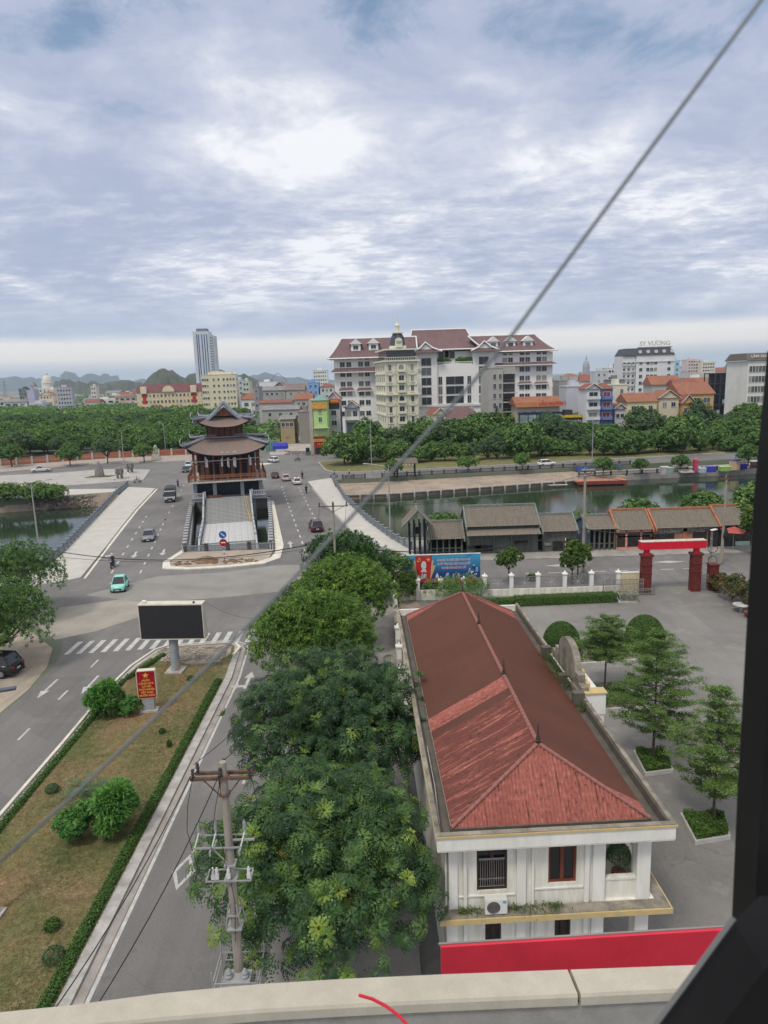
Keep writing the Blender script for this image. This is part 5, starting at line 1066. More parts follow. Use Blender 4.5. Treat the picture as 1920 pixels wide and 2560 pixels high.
sheet('island_kerb', [(-27.9, 95.2), (-28.5, 90), (-27.6, 87.2), (-25, 86.4), (-20, 86.9), (-16.6, 88.2), (-15.2, 90.2), (-15.0, 93), (-15.6, 97), (-18.9, 117), (-22.0, 135), (-21.5, 135), (-14.4, 97), (-13.9, 90), (-15.6, 87.2), (-20, 85.9), (-25, 85.4), (-28.4, 86.2), (-29.3, 89.5), (-28.6, 96), (-37.4, 133), (-36.9, 133)], [], .15, m_cream, th=.14)
sheet('island_soil', [(-27.9, 94.8), (-28.4, 90), (-27.6, 87.4), (-25, 86.6), (-20, 87.1), (-16.6, 88.4), (-15.4, 90.2), (-15.5, 94.9)], [], .12, m_dirt, th=.12)
mb = MB()
for i in range(90):
    a_ = rs_.uniform(-27.5, -16.5); s_ = rs_.uniform(.1, .35); mb.box((a_, rs_.uniform(87.8, 89.6)+.05*(a_+22), .15), (s_*1.6, s_, s_*.6), rs_.random()*3)
mb.build('soil_clods', mat('brown_soil', (.22, .14, .085), .95, .2, 2, .3), kind='stuff')
tag(MB().lathe((0, 0, 0), [(1.7, 0), (1.3, .22), (.7, .5), (.15, .68)], 9).build('soil_heap', MATS['brown_soil'], None, (-23.6, 89.5, .1), kind='thing'), 'heap of brown soil on the island before the front balustrade', 'heap')
# bridge balustrades
balustrade('bridge_balustrade', 'blue-grey post and rail balustrade on the left bridge over the water', [(-44.4, 86.0, .1), (-46.1, 98, .1), (-49.2, 112, .1), (-53.4, 131, .1), (-57.4, 149, .1), (-59.8, 162.5, .1)], 2.6, 1.0, m_stone, m_stone, (.34, .34), nb=5)
balustrade('bridge_balustrade', 'blue-grey post and rail balustrade on the right bridge over the water', [(3.5, 92, .1), (1.0, 99, .1), (-2.9, 113, .1), (-7.7, 135, .1), (-12.0, 164, .1)], 2.6, 1.0, m_stone, m_stone, (.34, .34), nb=5)
balustrade('road_railing', 'dark low stone railing along the far river road', [(-.2, 164.3), (41.5, 170.8), (62, 174.0)], 3.0, .9, m_dstone, m_dstone, (.3, .3), nb=10, bal=.1)
balustrade('road_railing', 'short dark stone railing left of the small wooden gateway', [(-9.5, 163.4), (-4.2, 163.8)], 2.6, .9, m_dstone, m_dstone, (.3, .3), nb=9, bal=.1)
balustrade('walk_railing', 'dark railing of the lower river walk along the water', [(46, 163.0, -1.2), (58, 164.9, -1.2), (92, 168.9, -1.2), (150, 179.5, -1.2)], 4.0, .9, m_dstone, m_dstone, (.3, .3), nb=14, bal=.09)
balustrade('park_fence', 'long terracotta fence with pale pillars before the park wood', [(-150, 198), (-118.1, 216.2), (-90, 228.6), (-69.9, 232.4), (-52, 237)], 4.2, 2.0, m_pale, m_terra, (.55, .55), nb=9, bal=.3, rail=(.25, .5))
# ================================================================ STREET THINGS
m_steel = mat('galvanised_steel', (.36, .37, .375), .5, .06, 5, metal=.3)
m_black = mat('black_rubber', (.02, .02, .022), .7, .1, 5)
m_cpole = mat('concrete_pole', (.36, .33, .28), .9, .15, 3.5, .1, col2=(.24, .21, .18), fine=.15, stretch=(1, 1, .3))
m_rust = mat('rusty_crossarm', (.15, .085, .06), .8, .25, 6, .1, fine=.2)
m_ins = mat('grey_insulator', (.30, .31, .33), .35, .1, 9)
m_wins = mat('white_insulator', (.62, .62, .60), .35, .05, 9)
m_cable = mat('black_cable', (.022, .022, .026), .6, .05, 5)
def lamp_post(label, base, h, arms, arm_len=2.2, name='street_lamp', rz=0.):
    t = thing(name, label, 'street lamp', base, rz); MB().path([(0, 0, 0), (0, 0, h*.6), (0, 0, h)], .13, 8, r1=.06).build('pole', m_steel, t)
    for a in arms:
        c, s_ = math.cos(a), math.sin(a); o = MB().path([(0, 0, h*.93), (c*.7, s_*.7, h*.93+.7), (c*arm_len, s_*arm_len, h*.93+1.05)], .045, 6).build('arm', m_steel, t)
        MB().box((c*(arm_len+.35), s_*(arm_len+.35), h*.93+1.07), (.8, .28, .12), a).build('lamp_head', mat('lamp_grey', (.40, .41, .42), .5), t)
    MB().bb(-.25, .25, -.25, .25, 0, .06).build('base_plate', m_kerb, t); return t
q = g(101, 1400); lamp_post('tall double-armed street lamp at the left river bank', (q.x, q.y, 0), 10.6, [rad(20), rad(200)], 1.9)
q = g(976, 1340); lamp_post('street lamp with one long arm beside the right bridge balustrade', (q.x, q.y, 0), 10.5, [rad(170)], 3.0)
q = g(930, 1190); lamp_post('tall street lamp at the grass island corner by the far river road', (q.x, q.y, 0), 14, [rad(-20)], 2.4)
q = g(311, 1165); lamp_post('leaning street lamp before the terracotta fence', (q.x, q.y, 0), 10, [rad(80)], 1.4)
q = g(415, 1137); lamp_post('street lamp behind the terracotta fence near the lion statue', (q.x, q.y, 0), 10.5, [rad(150)], 1.6)
q = g(1480, 1165); lamp_post('curved street lamp among the riverside trees', (q.x, q.y, 0), 12, [rad(160)], 1.6)
q = g(848, 1138); lamp_post('thin street lamp in front of the maroon shop signs', (q.x, q.y, 0), 11, [rad(100)], 1.4)
# mast at the left frame edge and the lamp head reaching in
t = thing('mast', 'grey street mast base with bolted plate on the dry median at the left edge', 'mast', (-17.75, 27.3, .15)); MB().path([(-.9, .15, 9), (-.35, .05, 4), (0, 0, 0)], .1, 8, r1=.17).build('pole', m_steel, t); MB().bb(-.32, .32, -.32, .32, 0, .09).build('base_plate', m_kerb, t)
MB().path([(-.9, .15, 9), (-.4, .8, 9.6), (.15, 1.6, 9.75)], .04, 6).build('arm', m_steel, t); MB().box((.62, 1.9, 9.76), (.95, .3, .1), .35).build('lamp_head', mat('lamp_dark', (.09, .10, .13), .5), t)
# ---------------------------------------------------------------- LED billboard
p = Vector((-17.3, 53.6, .15)); t = thing('led_billboard', 'big switched-off screen billboard with cream casing on a thick grey post', 'billboard', p, rad(-3))
MB().path([(0, 0, 0), (0, 0, 3.2)], .36, 18).build('post', mat('grey_post', (.33, .36, .39), .6, .1, 2, fine=.06), t, smooth=False); MB().bb(-.7, .7, -.7, .7, 0, .14).build('base_plate', m_kerb, t)
m_case = mat('cream_casing', (.62, .59, .50), .6, .05, 2, fine=.04)
mb = MB(); x0, x1, z0, z1, yf, yb = -2.42, 2.78, 2.9, 5.85, -.55, .32
mb.bb(x0, x1, yf+.05, yb, z0, z1); mb.build('casing', m_case, t)
mb = MB(); mb.bb(x0, x1, yf-.03, yf+.05, z1-.10, z1); mb.bb(x0, x1, yf-.03, yf+.05, z0, z0+.06); mb.bb(x0, x0+.06, yf-.03, yf+.05, z0+.06, z1-.10); mb.bb(x1-.06, x1, yf-.03, yf+.05, z0+.06, z1-.10); mb.build('frame', m_case, t)
sm_ = MB().bb(-.5*1/1.02, .5*1/1.02, -.01, .01, 0, 1).mesh('screen_panel', mat('black_screen', (.030, .031, .036), .42, .05, .6, 0))
nx, nz = 8, 5
for i in range(nx):
    for j in range(nz): link('screen_panel', sm_, t, (x0+.06+(x1-x0-.12)*(i+.5)/nx, yf+.03, z0+.06+(z1-z0-.16)*j/nz), 0, sc=((x1-x0-.12)/nx*1.018, 1, (z1-z0-.16)/nz*.998))
mb = MB(); mb.box((-2.0, yf+.3, z1+.12), (.28, .3, .2)); mb.build('camera_box', m_whitec, t); MB().box((2.05, yf+.2, z1+.07), (.14, .14, .14)).build('bolt_box', m_iron, t)
MB().path([(.35, -.45, 1.2), (.6, -.9, .6), (.5, -1.1, .05), (1.2, -1.9, .03), (1.7, -2.3, .03)], .02, 5).path([(-.45, -.3, 1.4), (-.7, -.7, .5), (-.55, -.6, .1)], .025, 5).build('loose_cable', mat('orange_cable', (.5, .17, .10), .6), t)
# ---------------------------------------------------------------- red sign
m_redp = mat('sign_red', (.33, .008, .018), .5, .06, 2, 0); m_gold = mat('sign_gold', (.72, .42, .08), .5, .05, 3)
q = g(375, 1782); t = thing('red_sign', 'red upright sign with a gold star and gold lettering on a grey plinth', 'sign', (q.x, q.y, .15), rad(6))
MB().bb(-.62, .62, -.32, .32, 0, .16).build('base', m_pale, t); MB().bb(-.4, .4, -.2, .2, .16, 1.35).build('pillar', mat('grey_plinth', (.33, .34, .36), .8, .08, 2), t)
def rrect(x0, x1, z0, z1, r, y0, y1):
    pts = []
    for cx_, cz_, a0 in ((x1-r, z1-r, 0), (x0+r, z1-r, 90), (x0+r, z0+r, 180), (x1-r, z0+r, 270)):
        for k in range(5): a = rad(a0+k*22.5); pts.append((cx_+r*math.cos(a), cz_+r*math.sin(a)))
    n = len(pts); mb = MB(); mb.add([(x, y0, z) for x, z in pts]+[(x, y1, z) for x, z in pts], [tuple(range(n))[::-1], tuple(range(n, 2*n))]+[((i+1) % n, i, n+i, n+(i+1) % n) for i in range(n)]); return mb
rrect(-.66, .66, 1.05, 3.15, .10, -.22, .22).build('casing', m_case, t); rrect(-.61, .61, 1.1, 3.1, .09, -.235, -.222).build('red_panel', m_redp, t)
def star(r, parent, loc, m, th=.012):
    mb = MB(); pts = [((r if i % 2 == 0 else r*.42)*math.sin(math.pi*i/5), (r if i % 2 == 0 else r*.42)*math.cos(math.pi*i/5)) for i in range(10)]
    mb.add([(0, -th*2, 0)]+[(x, 0, z) for x, z in pts], [(0, 1+(i+1) % 10, 1+i) for i in range(10)]); return mb.build('star', m, parent, loc)
star(.24, t, (0, -.24, 2.79), m_gold)
for i, s_ in enumerate(('NƯỚC', 'CỘNG HÒA', 'XÃ HỘI', 'CHỦ NGHĨA', 'VIỆT NAM', 'MUÔN NĂM')): text(s_, .19, m_gold, t, (0, -.24, 2.42-i*.225), (rad(90), 0, 0), bold=.006)
# ---------------------------------------------------------------- traffic signs
def disc_sign(label, base, h, r, m1, bar, two=None, stripes=True):
    t = thing('traffic_sign', label, 'road sign', base)
    for i in range(int(h/.35)): MB().tube((0, 0, i*.35), (0, 0, (i+1)*.35), .045, n=8).build('post_band', m_whitec if i % 2 else m_redp, t)
    def disc(z, mm, bb_):
        MB().tube((0, -.05, z), (0, -.08, z), r, n=24).build('disc', mm, t)
        if bb_: MB().box((0, -.09, z), bb_[0], 0, M=Matrix.Rotation(rad(bb_[1]), 3, 'Y')).build('bar', m_whitec, t)
    disc(h-.1, m1, bar)
    if two: disc(h-.1+2.1*r, *two)
    return t
m_blue = mat('sign_blue', (.015, .10, .38), .5, .03, 3)
disc_sign('blue keep-right disc over a red no-entry disc on a striped post before the stairs', (-21.2, 89.6, .1), 2.5, .5, m_redp, ((.62, .01, .14), 0), (m_blue, ((.6, .01, .12), 40)))
q = g(323, 1212); t = disc_sign('white round sign with red rim near the left end of the bridge balustrade', (q.x, q.y, .1), 2.6, .42, m_whitec, ((.5, .012, .07), 0)); 
q = g(289, 1220); t = thing('striped_post', 'red and white striped post by the paved strip on the left', 'post', (q.x, q.y, .1))
for i in range(6): MB().tube((0, 0, i*.4), (0, 0, (i+1)*.4), .06, n=8).build('post_band', m_whitec if i % 2 else m_redp, t)
q = g(1413, 1388); t = thing('striped_post', 'red and white striped post on the pavement before the old shops', 'post', (q.x, q.y, .13))
for i in range(7): MB().tube((0, 0, i*.36), (0, 0, (i+1)*.36), .06, n=8).build('post_band', m_whitec if i % 2 else m_redp, t)
q = g(1070, 1385); t = thing('striped_post', 'tall yellow and white striped post beside the bell pavilion', 'post', (q.x, q.y, .13))
for i in range(7): MB().tube((0, 0, i*.6), (0, 0, (i+1)*.6), .06, n=8).build('post_band', m_whitec if i % 2 else m_redp, t)
# carved stones on the plaza
m_rock = mat('grey_rock', (.24, .235, .23), .9, .2, 2.2, .5, fine=.3)
t = thing('monument_stone', 'pointed grey standing rock on a grass bed on the plaza', 'monument', (-73.6, 181, .13)); mb = MB(); mb.lathe((0, 0, 0), [(1.3, 0), (1.25, .8), (1.05, 1.9), (.75, 2.9), (.4, 3.7), (.1, 4.0)], 9); rk = mb.build('rock', m_rock, t); rk.scale = (1, .6, 1)
MB().prism([(-3.4, -1.3), (2.8, -1.5), (3.6, 1.3), (-2.4, 1.6)], 0, .12).build('grass_bed', mat('grass_bed', (.07, .13, .03), .95, .2, 2), t)
def elephant(label, loc, rz):
    t = thing('elephant_statue', label, 'statue', loc, rz); mb = MB(); mb.lathe((0, 0, 0), [(.3, 1.0), (.85, 1.15), (1.1, 1.7), (1.0, 2.4), (.55, 2.85), (.1, 2.95)], 10)
    for x, y in ((-.5, -.4), (.5, -.4), (-.5, .4), (.5, .4)): mb.tube((x, y, 0), (x, y, 1.4), .28, .3)
    mb.box((0, -1.0, 2.2), (.9, .8, 1.0)); mb.path([(0, -1.4, 2.1), (0, -1.7, 1.4), (0, -1.6, .6)], .22, 6, r1=.1); mb.box((-.62, -.9, 2.2), (.35, .1, .8), .5); mb.box((.62, -.9, 2.2), (.35, .1, .8), -.5)
    mb.build('body', m_rock, t); MB().bb(-1.2, 1.2, -1.6, 1.2, 0, .12).build('plinth', m_pale, t)
q = g(300, 1198); elephant('blocky grey stone elephant statue nearer the bridge end', (q.x, q.y, .13), .5)
q = g(326, 1183); elephant('blocky grey stone elephant statue behind the nearer one', (q.x, q.y, .13), .4)
q = g(391, 1150); t = thing('lion_statue', 'pale stone lion statue on a plinth at the fence end', 'statue', (q.x, q.y, .13)); MB().bb(-1.3, 1.3, -1, 1, 0, .8).bb(-1, 1, -.8, .8, .8, 1.7).build('plinth', m_pale, t); MB().lathe((0, 0, 1.7), [(.7, 0), (.8, .7), (.6, 1.5), (.65, 2.0), (.5, 2.6), (.1, 2.9)], 10).box((0, -.5, 3.9), (.5, .5, .5)).build('lion', mat('mossy_stone', (.33, .40, .24), .9, .2, 2), t)
# ---------------------------------------------------------------- the near electric pole
PX, PY, PZ = -4.98, 18.9, 1.98
t = thing('electric_pole', 'tall concrete electric pole with rusty crossarm and switches beside the near street trees', 'utility pole', (PX, PY, PZ)); hz = 10.95; t.scale = (.92, .92, .92)
MB().tube((0, 0, -2.2), (0, 0, hz), .20, .115, 12).build('pole', m_cpole, t, smooth=False)
ca = MB(); ca.box((-.06, -.13, 10.45), (1.95, .09, .1)); ca.box((.02, .16, 10.48), (1.95, .09, .1)); ca.tube((-.62, -.13, 10.4), (-.12, -.13, 9.85), .025, n=5); ca.tube((.55, -.13, 10.4), (.12, -.13, 9.85), .025, n=5); ca.tube((-.2, .1, 10.42), (-.12, .0, 9.85), .03, n=5); ca.box((0, -.02, 9.84), (.34, .32, .05)); ca.box((0, 0, 10.46), (.32, .36, .11)); ca.build('crossarm', m_rust, t)
im = MB().lathe((0, 0, 0), [(.02, 0), (.05, .03), (.055, .07), (.03, .1), (.065, .13), (.06, .17), (.03, .2), (.06, .23), (.045, .3), (.01, .32)], 12).mesh('insulator', mat('dark_insulator', (.045, .045, .05), .3, .1, 5))
for x, y, z in ((-.94, -.14, 10.5), (-.86, .16, 10.53), (-.06, -.16, 10.53), (.0, .17, 10.66), (.86, -.13, 10.5), (.94, .17, 10.53)): link('insulator', im, t, (x, y, z))
fr_ = MB(); fr_.box((-.33, -.18, 8.0), (1.55, .04, .05)); fr_.box((-.18, .2, 8.2), (1.6, .035, .045)); fr_.box((-.45, .01, 8.02), (.05, .36, .05)); fr_.tube((-.5, -.15, 7.95), (-.05, -.1, 7.35), .025, n=5); fr_.tube((-.3, .1, 7.95), (-.02, .1, 7.3), .025, n=5); fr_.box((0, 0, 7.3), (.38, .38, .05)); fr_.box((.45, 0, 8.15), (.8, .05, .06)); fr_.build('switch_frame', m_steel, t)
fr2 = MB(); fr2.box((-.05, -.28, 6.85), (1.5, .035, .045)); fr2.box((-.05, .22, 6.9), (1.5, .035, .045)); fr2.box((.68, -.02, 6.87), (.05, .5, .06)); fr2.box((-.77, -.02, 6.87), (.05, .5, .06)); fr2.box((0, -.02, 6.8), (.42, .46, .06)); fr2.build('lower_frame', m_steel, t)
def fuse(x, y, z, m):
    o = MB(); 
    for k in range(7): o.tube((x, y, z+.05*k), (x, y, z+.05*k+.028), .055, .04, 10)
    o.tube((x, y, z), (x, y, z+.38), .03, n=8); return o.build('insulator', m, t)
for x in (-.98, -.42, .52): fuse(x, .1, 8.42, m_ins); MB().tube((x, .1, 8.4), (x-.14, -.22, 7.88), .025, n=6).build('fuse_link', m_wins, t); MB().box((x-.15, -.25, 7.86), (.07, .07, .16)).build('fuse_clip', m_steel, t)
for x in (-.55, -.42, -.04, .62): fuse(x, -.2, 6.92, m_wins); MB().box((x, -.2, 6.98), (.12, .12, .16)).build('arrester_cap', m_wins, t)
jc = MB(); 
def wire(pts, r=.011): jc.path(pts, r, 5)
wire([(-.94, -.2, 10.55), (-1.15, -.3, 9.6), (-1.22, -.35, 8.8), (-1.12, -.3, 8.0)]); wire([(-.98, .1, 8.8), (-.7, .12, 8.66), (-.42, .1, 8.8), (0, .2, 8.68), (.52, .1, 8.8)]); wire([(-1.1, -.25, 7.8), (-.95, -.3, 7.2), (-.75, -.3, 7.05), (-.55, -.25, 7.3)]); wire([(.9, -.1, 10.5), (1.05, -.2, 9.7), (.95, -.1, 9.1), (.55, .1, 8.75)]); wire([(-.06, -.16, 10.5), (-.28, -.25, 9.5), (-.5, -.25, 8.3), (-.58, -.3, 7.1)]); wire([(-.42, .1, 8.45), (-.15, -.2, 8.0), (-.12, -.22, 7.5), (-.02, -.2, 7.0), (.1, -.2, 6.0), (.0, -.2, 4.5)]); jc.build('jumper_wires', m_cable, t, kind='stuff')
st_ = MB()
for x, y in ((-.25, -.15), (.22, -.2), (.3, .15)): st_.tube((x*.55, y, 5.9), (x*1.15, y, 4.95), .03, n=4)
st_.box((0, 0, 5.45), (.42, .42, .03)); st_.box((0, 0, 4.95), (.5, .5, .03)); st_.build('clamp_straps', m_steel, t)
cg = MB()
for z in (2.35, 3.0, 3.3):
    for y in (-.65, .65): cg.box((0, y, z), (1.5, .035, .035))
    for x in (-.75, .75): cg.box((x, 0, z), (.035, 1.3, .035))
for x in (-.75, .75):
    for y in (-.65, .65): cg.box((x, y, 2.9), (.04, .04, 1.7))
for i in range(14): cg.box((-.7+i*.108, 0, 2.36), (.03, 1.3, .03))
cg.build('service_platform', m_steel, t)
tr = thing('transformer', 'grey transformer with two white bushings standing on the pole platform', 'transformer', (PX, PY-.3, 4.2)); MB().bb(-.42, .42, -.3, .3, .0, .75).build('tank', mat('grey_tank', (.30, .31, .31), .6), tr)
for x in (-.25, .25): MB().lathe((x, 0, .75), [(.08, 0), (.12, .05), (.08, .12), (.1, .18), (.04, .3)], 12).build('bushing', m_ins, tr)
# other poles
def cpole(label, base, h, arm=1.4, r=.16, n_in=3, rz=0.):
    t = thing('concrete_pole', label, 'utility pole', base, rz); MB().tube((0, 0, 0), (0, 0, h), r, r*.65, 10).build('pole', m_cpole, t)
    if arm:
        MB().box((0, -.15, h-.4), (arm, .09, .09)).build('crossarm', m_rust, t); MB().tube((-arm*.35, -.15, h-.45), (0, -.1, h-1.), .03, n=4).tube((arm*.35, -.15, h-.45), (0, -.1, h-1.), .03, n=4).build('brace', m_rust, t)
        for i in range(n_in): link('insulator', im, t, (-arm*.45+arm*.9*i/max(1, n_in-1), -.15, h-.35), sc=1.2)
    return t
k1 = gy(832, 1255, 68.5); cpole('concrete pole with a T crossarm rising through the frangipani crown', (k1.x, 68.5, 0), k1.z, 3.0)
k2 = gy(797, 1622, 42.5); cpole('bare concrete pole top between the mango tree and the street tree', (k2.x, 42.5, 0), k2.z, 0)
k3 = gy(1457, 1172, 79.2); t3 = cpole('tall pale concrete pole with lamps behind the white fence', (23.1, 79.2, .1), k3.z, 2.2, .2)
MB().box((.3, -.2, k3.z-.2), (1.5, .3, .12)).box((-.5, -.2, k3.z-.9), (1.2, .1, .1)).build('lamp_bracket', m_steel, t3)
k4 = gy(1806, 1190, 80.8); t4 = cpole('pale concrete pole with a coiled black cable by the red gate', (40.1, 80.8, .1), k4.z, 2.0, .18)
k5 = gy(1776, 1330, 76.8); t5 = cpole('short pole with cable coils right behind the red gate', (gy(1776, 1400, 76.8).x, 76.8, .1), k5.z, 0, .17)
def coil(parent, c, r, th=.035): 
    pts = [(c[0]+r*math.cos(a), c[1]+.02*math.sin(3*a), c[2]+r*math.sin(a)) for a in [2*math.pi*i/16 for i in range(17)]]; return MB().path(pts, th, 5).build('cable_coil', m_cable, parent)
coil(t5, (.1, -.2, 3.0), .55); coil(t5, (.15, -.2, 1.6), .5); coil(t5, (.05, -.2, 4.4), .6)
mb = MB()
for k in range(7): mb.path([(.15+.02*k, -.25, 4.3), (-.1+.05*k, -.3-.02*k, 3.4), (.3+.02*k, -.25, 2.4), (.6-.04*k, -.25, 3.3), (.25, -.25, 4.3)], .05, 5)
mb.build('cable_coil', m_cable, t4)
MB().box((.0, -.4, k5.z+.25), (.9, .35, .1), .5).build('lamp_head', m_whitec, t5)
k6 = gy(1340, 1200, 80); 
k7 = gy(35, 1352, 84.5); cpole('short concrete pole by the old house at the left edge', (k7.x, 84.5, 0), max(4., k7.z), 0)
# wires
def span(label, a, b, sag, r=.018, n=14, name='wire'):
    a, b = Vector(a), Vector(b); pts = [a.lerp(b, i/n)+Vector((0, 0, -4*sag*(i/n)*(1-i/n))) for i in range(n+1)]; o = MB().path(pts, r, 4).build(name, m_cable, None); tag(o, label, 'wire'); return o
tp = Vector((PX, PY, 1.1))
f1 = Vector((k2.x, 42.5, 0)); zt2 = k2.z
span('overhead wire from the left insulator toward the bare pole', tp+Vector((-.9, .16, 10.8)), (k2.x-1.2, 42.5, zt2-.2), .5, .014); span('overhead wire from the middle insulator toward the bare pole', tp+Vector((0, .17, 10.9)), (k2.x, 42.5, zt2+.05), .45, .014); span('overhead wire from the right insulator toward the bare pole', tp+Vector((.94, .17, 10.8)), (k2.x+1.2, 42.5, zt2-.2), .5, .014)
span('overhead wire running back over the trees to the T pole, left strand', (k2.x-1.2, 42.5, zt2-.2), (k1.x-1.3, 68.5, k1.z-.3), .5, .014); span('overhead wire running back over the trees to the T pole, right strand', (k2.x+1.2, 42.5, zt2-.2), (k1.x+1.3, 68.5, k1.z-.3), .5, .014)
span('black cable over the near lane, left of the two', tp+Vector((-.94, -.14, 10.6)), tp+Vector((-3.6, -11, 9.0)), .9, .017); span('black cable over the near lane, right of the two', tp+Vector((-.1, -.16, 10.6)), tp+Vector((-2.7, -11, 9.0)), .9, .017)
span('thick black cable crossing above the mint car toward the left pole', (k7.x, 84.5, max(4., k7.z)-.2), (k1.x, 68.5, k1.z-3.8), 2.2, .05, 24)
span('thin wire crossing the intersection below the thick cable', (k7.x, 84.5, 3.4), (k1.x, 68.5, k1.z-4.3), 1.6, .022, 24)
span('black cable bundle along the old shop street', (k1.x, 68.5, k1.z-4.4), (23.1, 79.2, 5.2), 1.6, .05, 20); span('black cable bundle from the tall pole to the gate pole', (23.1, 79.2, 5.2), (t5.location.x, 76.8, 5.4), .7, .06, 12); span('upper wire along the old shop street', (k1.x+1.2, 68.5, k1.z-.3), (23.1, 79.2, k3.z-.6), 1.2, .02, 16); span('wire between the tall pole and the right pole', (23.1, 79.2, k3.z-.6), (40.1, 80.8, k4.z-.5), .7, .02, 12)
span('thin wire hanging from the billboard casing toward the trees', (-14.6, 53.6, 6.0), (k2.x, 47, 8.2), 1.6, .012)
# ================================================================ OLD HOUSE ROW
m_otile = mat('mossy_grey_tiles', (.165, .148, .122), .9, .2, 1.3, .3, col2=(.225, .195, .16), fine=.3, stretch=(3, 1, 1))
m_verge = mat('green_grey_verge', (.20, .225, .20), .9, .15, 2, .1, fine=.15)
m_overge = mat('orange_verge', (.42, .17, .09), .85, .15, 2, .1, fine=.12)
m_dgreen = mat('dark_green_boards', (.11, .125, .108), .8, .2, 1.2, 0, fine=.15, stretch=(4, 1, .5))
m_orange = mat('orange_plaster', (.36, .18, .10), .85, .12, 1.5, 0, fine=.1)
m_dint = mat('dim_interior', (.03, .026, .026), .7, .3, 2)
YE, YR = 88.3, 91.6
def old_house(name, label, eL, eR, rL, rR, mw, mv, front, over=.0, zbase=.13, tiers=None, cat='house'):
    a, b = gy(*eL, YE), gy(*eR, YE); c, d = gy(*rL, YR), gy(*rR, YR); x0, x1 = (a.x+c.x)/2, (b.x+d.x)/2; ze, zr = (a.z+b.z)/2, (c.z+d.z)/2
    t = thing(name, label, cat, (x0, YE, zbase)); w = x1-x0; ze -= zbase; zr -= zbase; dr = YR-YE; ln = math.hypot(dr, zr-ze)
    for nm, A, B_, up in (('roof_slope', (-.1, 0, ze), (w+.1, 0, ze), (0, dr, zr-ze)), ('roof_slope', (-.1, 2*dr, ze), (w+.1, 2*dr, ze), (0, -dr, zr-ze))): ribbed(nm, A, B_, up, ln, 0, 0, m_otile, t, .30, .03, row=.4, step=.02)
    mb = MB()
    for x in (-.18, w+.02): mb.add([(x, -.1, ze), (x+.2, -.1, ze), (x+.2, dr, zr+.2), (x, dr, zr+.2), (x, -.1, ze-.35), (x+.2, -.1, ze-.35), (x+.2, dr, zr-.2), (x, dr, zr-.2), (x, 2*dr+.1, ze), (x+.2, 2*dr+.1, ze), (x, 2*dr+.1, ze-.3), (x+.2, 2*dr+.1, ze-.3)], [(0, 1, 2, 3), (0, 3, 7, 4), (1, 5, 6, 2), (0, 4, 5, 1), (3, 2, 9, 8), (3, 8, 10, 7), (2, 6, 11, 9)])
    mb.bb(-.1, w+.1, dr-.14, dr+.14, zr-.02, zr+.22); mb.build('verges', mv, t)
    MB().add([(0, .5, 0), (w, .5, 0), (w, 2*dr-.5, 0), (0, 2*dr-.5, 0), (0, .5, ze+.2), (w, .5, ze+.2), (w, 2*dr-.5, ze+.2), (0, 2*dr-.5, ze+.2), (0, dr, zr-.1), (w, dr, zr-.1)], ([(0, 3, 7, 8, 4), (1, 5, 9, 6, 2), (3, 2, 6, 7)] + ([(0, 1, 5, 4)] if front != 'open' else []))).build('wall', mw, t)
    if front == 'open':
        for i in range(6): MB().bb(-.11, .11, -.11, .11, 0, ze).build('post', m_dgreen, t, (.2+i*(w-.4)/5, .6, 0))
        MB().bb(0, w, .55, .65, .8, .9).build('rail', m_dgreen, t)
    else:
        for (f0, f1, z0, z1, m, nm) in front: MB().bb(w*f0, w*f1, .36+.02*(nm == 'sign'), .497, ze*z0, ze*z1).build(nm, m, t)
    if tiers: MB().slab((-.1, -1.0, ze-.95), (w+.1, -1.0, ze-.95), (w+.1, .6, ze-.35), (-.1, .6, ze-.35), .08).build('lower_eave', m_otile, t)
    return t
D_ = m_dint
old_house('old_gallery', 'open grey-roofed gallery with posts beside the bell pavilion', (1074, 1350), (1160, 1346), (1069, 1306), (1151, 1302), m_dgreen, m_verge, 'open')
old_house('old_house', 'long dark green house with double-tiered grey tile roof, largest of the row', (1169, 1319), (1348, 1311), (1158, 1268), (1334, 1260), m_dgreen, m_verge, [(.02, .2, .2, .30, D_, 'vent'), (.12, .36, .1, .3, D_, 'window'), (.38, .39, 0, .9, m_verge, 'post'), (.62, .63, 0, .9, m_verge, 'post'), (.68, .86, .3, .42, D_, 'window'), (.4, .6, .05, .8, mat('grey_green_panel', (.10, .12, .11), .7), 'panel')], tiers=1)
old_house('old_house', 'smaller dark grey tiled house right of the longest one', (1354, 1334), (1448, 1323), (1350, 1289), (1424, 1282), m_dgreen, m_verge, [(.05, .25, .3, .42, m_verge, 'vent'), (.3, .6, .08, .5, D_, 'window'), (.65, .95, .08, .6, D_, 'window')])
gt_ = old_house('old_gatehouse', 'small tiled gate roof over a passage with a blue side wall', (1462, 1326), (1546, 1321), (1466, 1289), (1524, 1287), mat('blue_plaster', (.10, .16, .25), .85, .15, 2), m_verge, 'open')
old_house('old_shop', 'orange shop with pink-framed display windows and tiled roof', (1543, 1326), (1632, 1324), (1527, 1275), (1610, 1274), m_orange, m_overge, [(0, 1, 0, .12, mat('pink_frame', (.62, .28, .22), .7), 'sill'), (.02, .25, .12, .85, D_, 'window'), (.31, .68, .12, .85, D_, 'window'), (.73, .98, .12, .85, D_, 'window'), (.25, .31, .1, .95, MATS['pink_frame'], 'mullion'), (.68, .73, .1, .95, MATS['pink_frame'], 'mullion'), (0, 1, .62, .68, MATS['pink_frame'], 'transom'), (0, 1, .86, .95, MATS['pink_frame'], 'transom')])
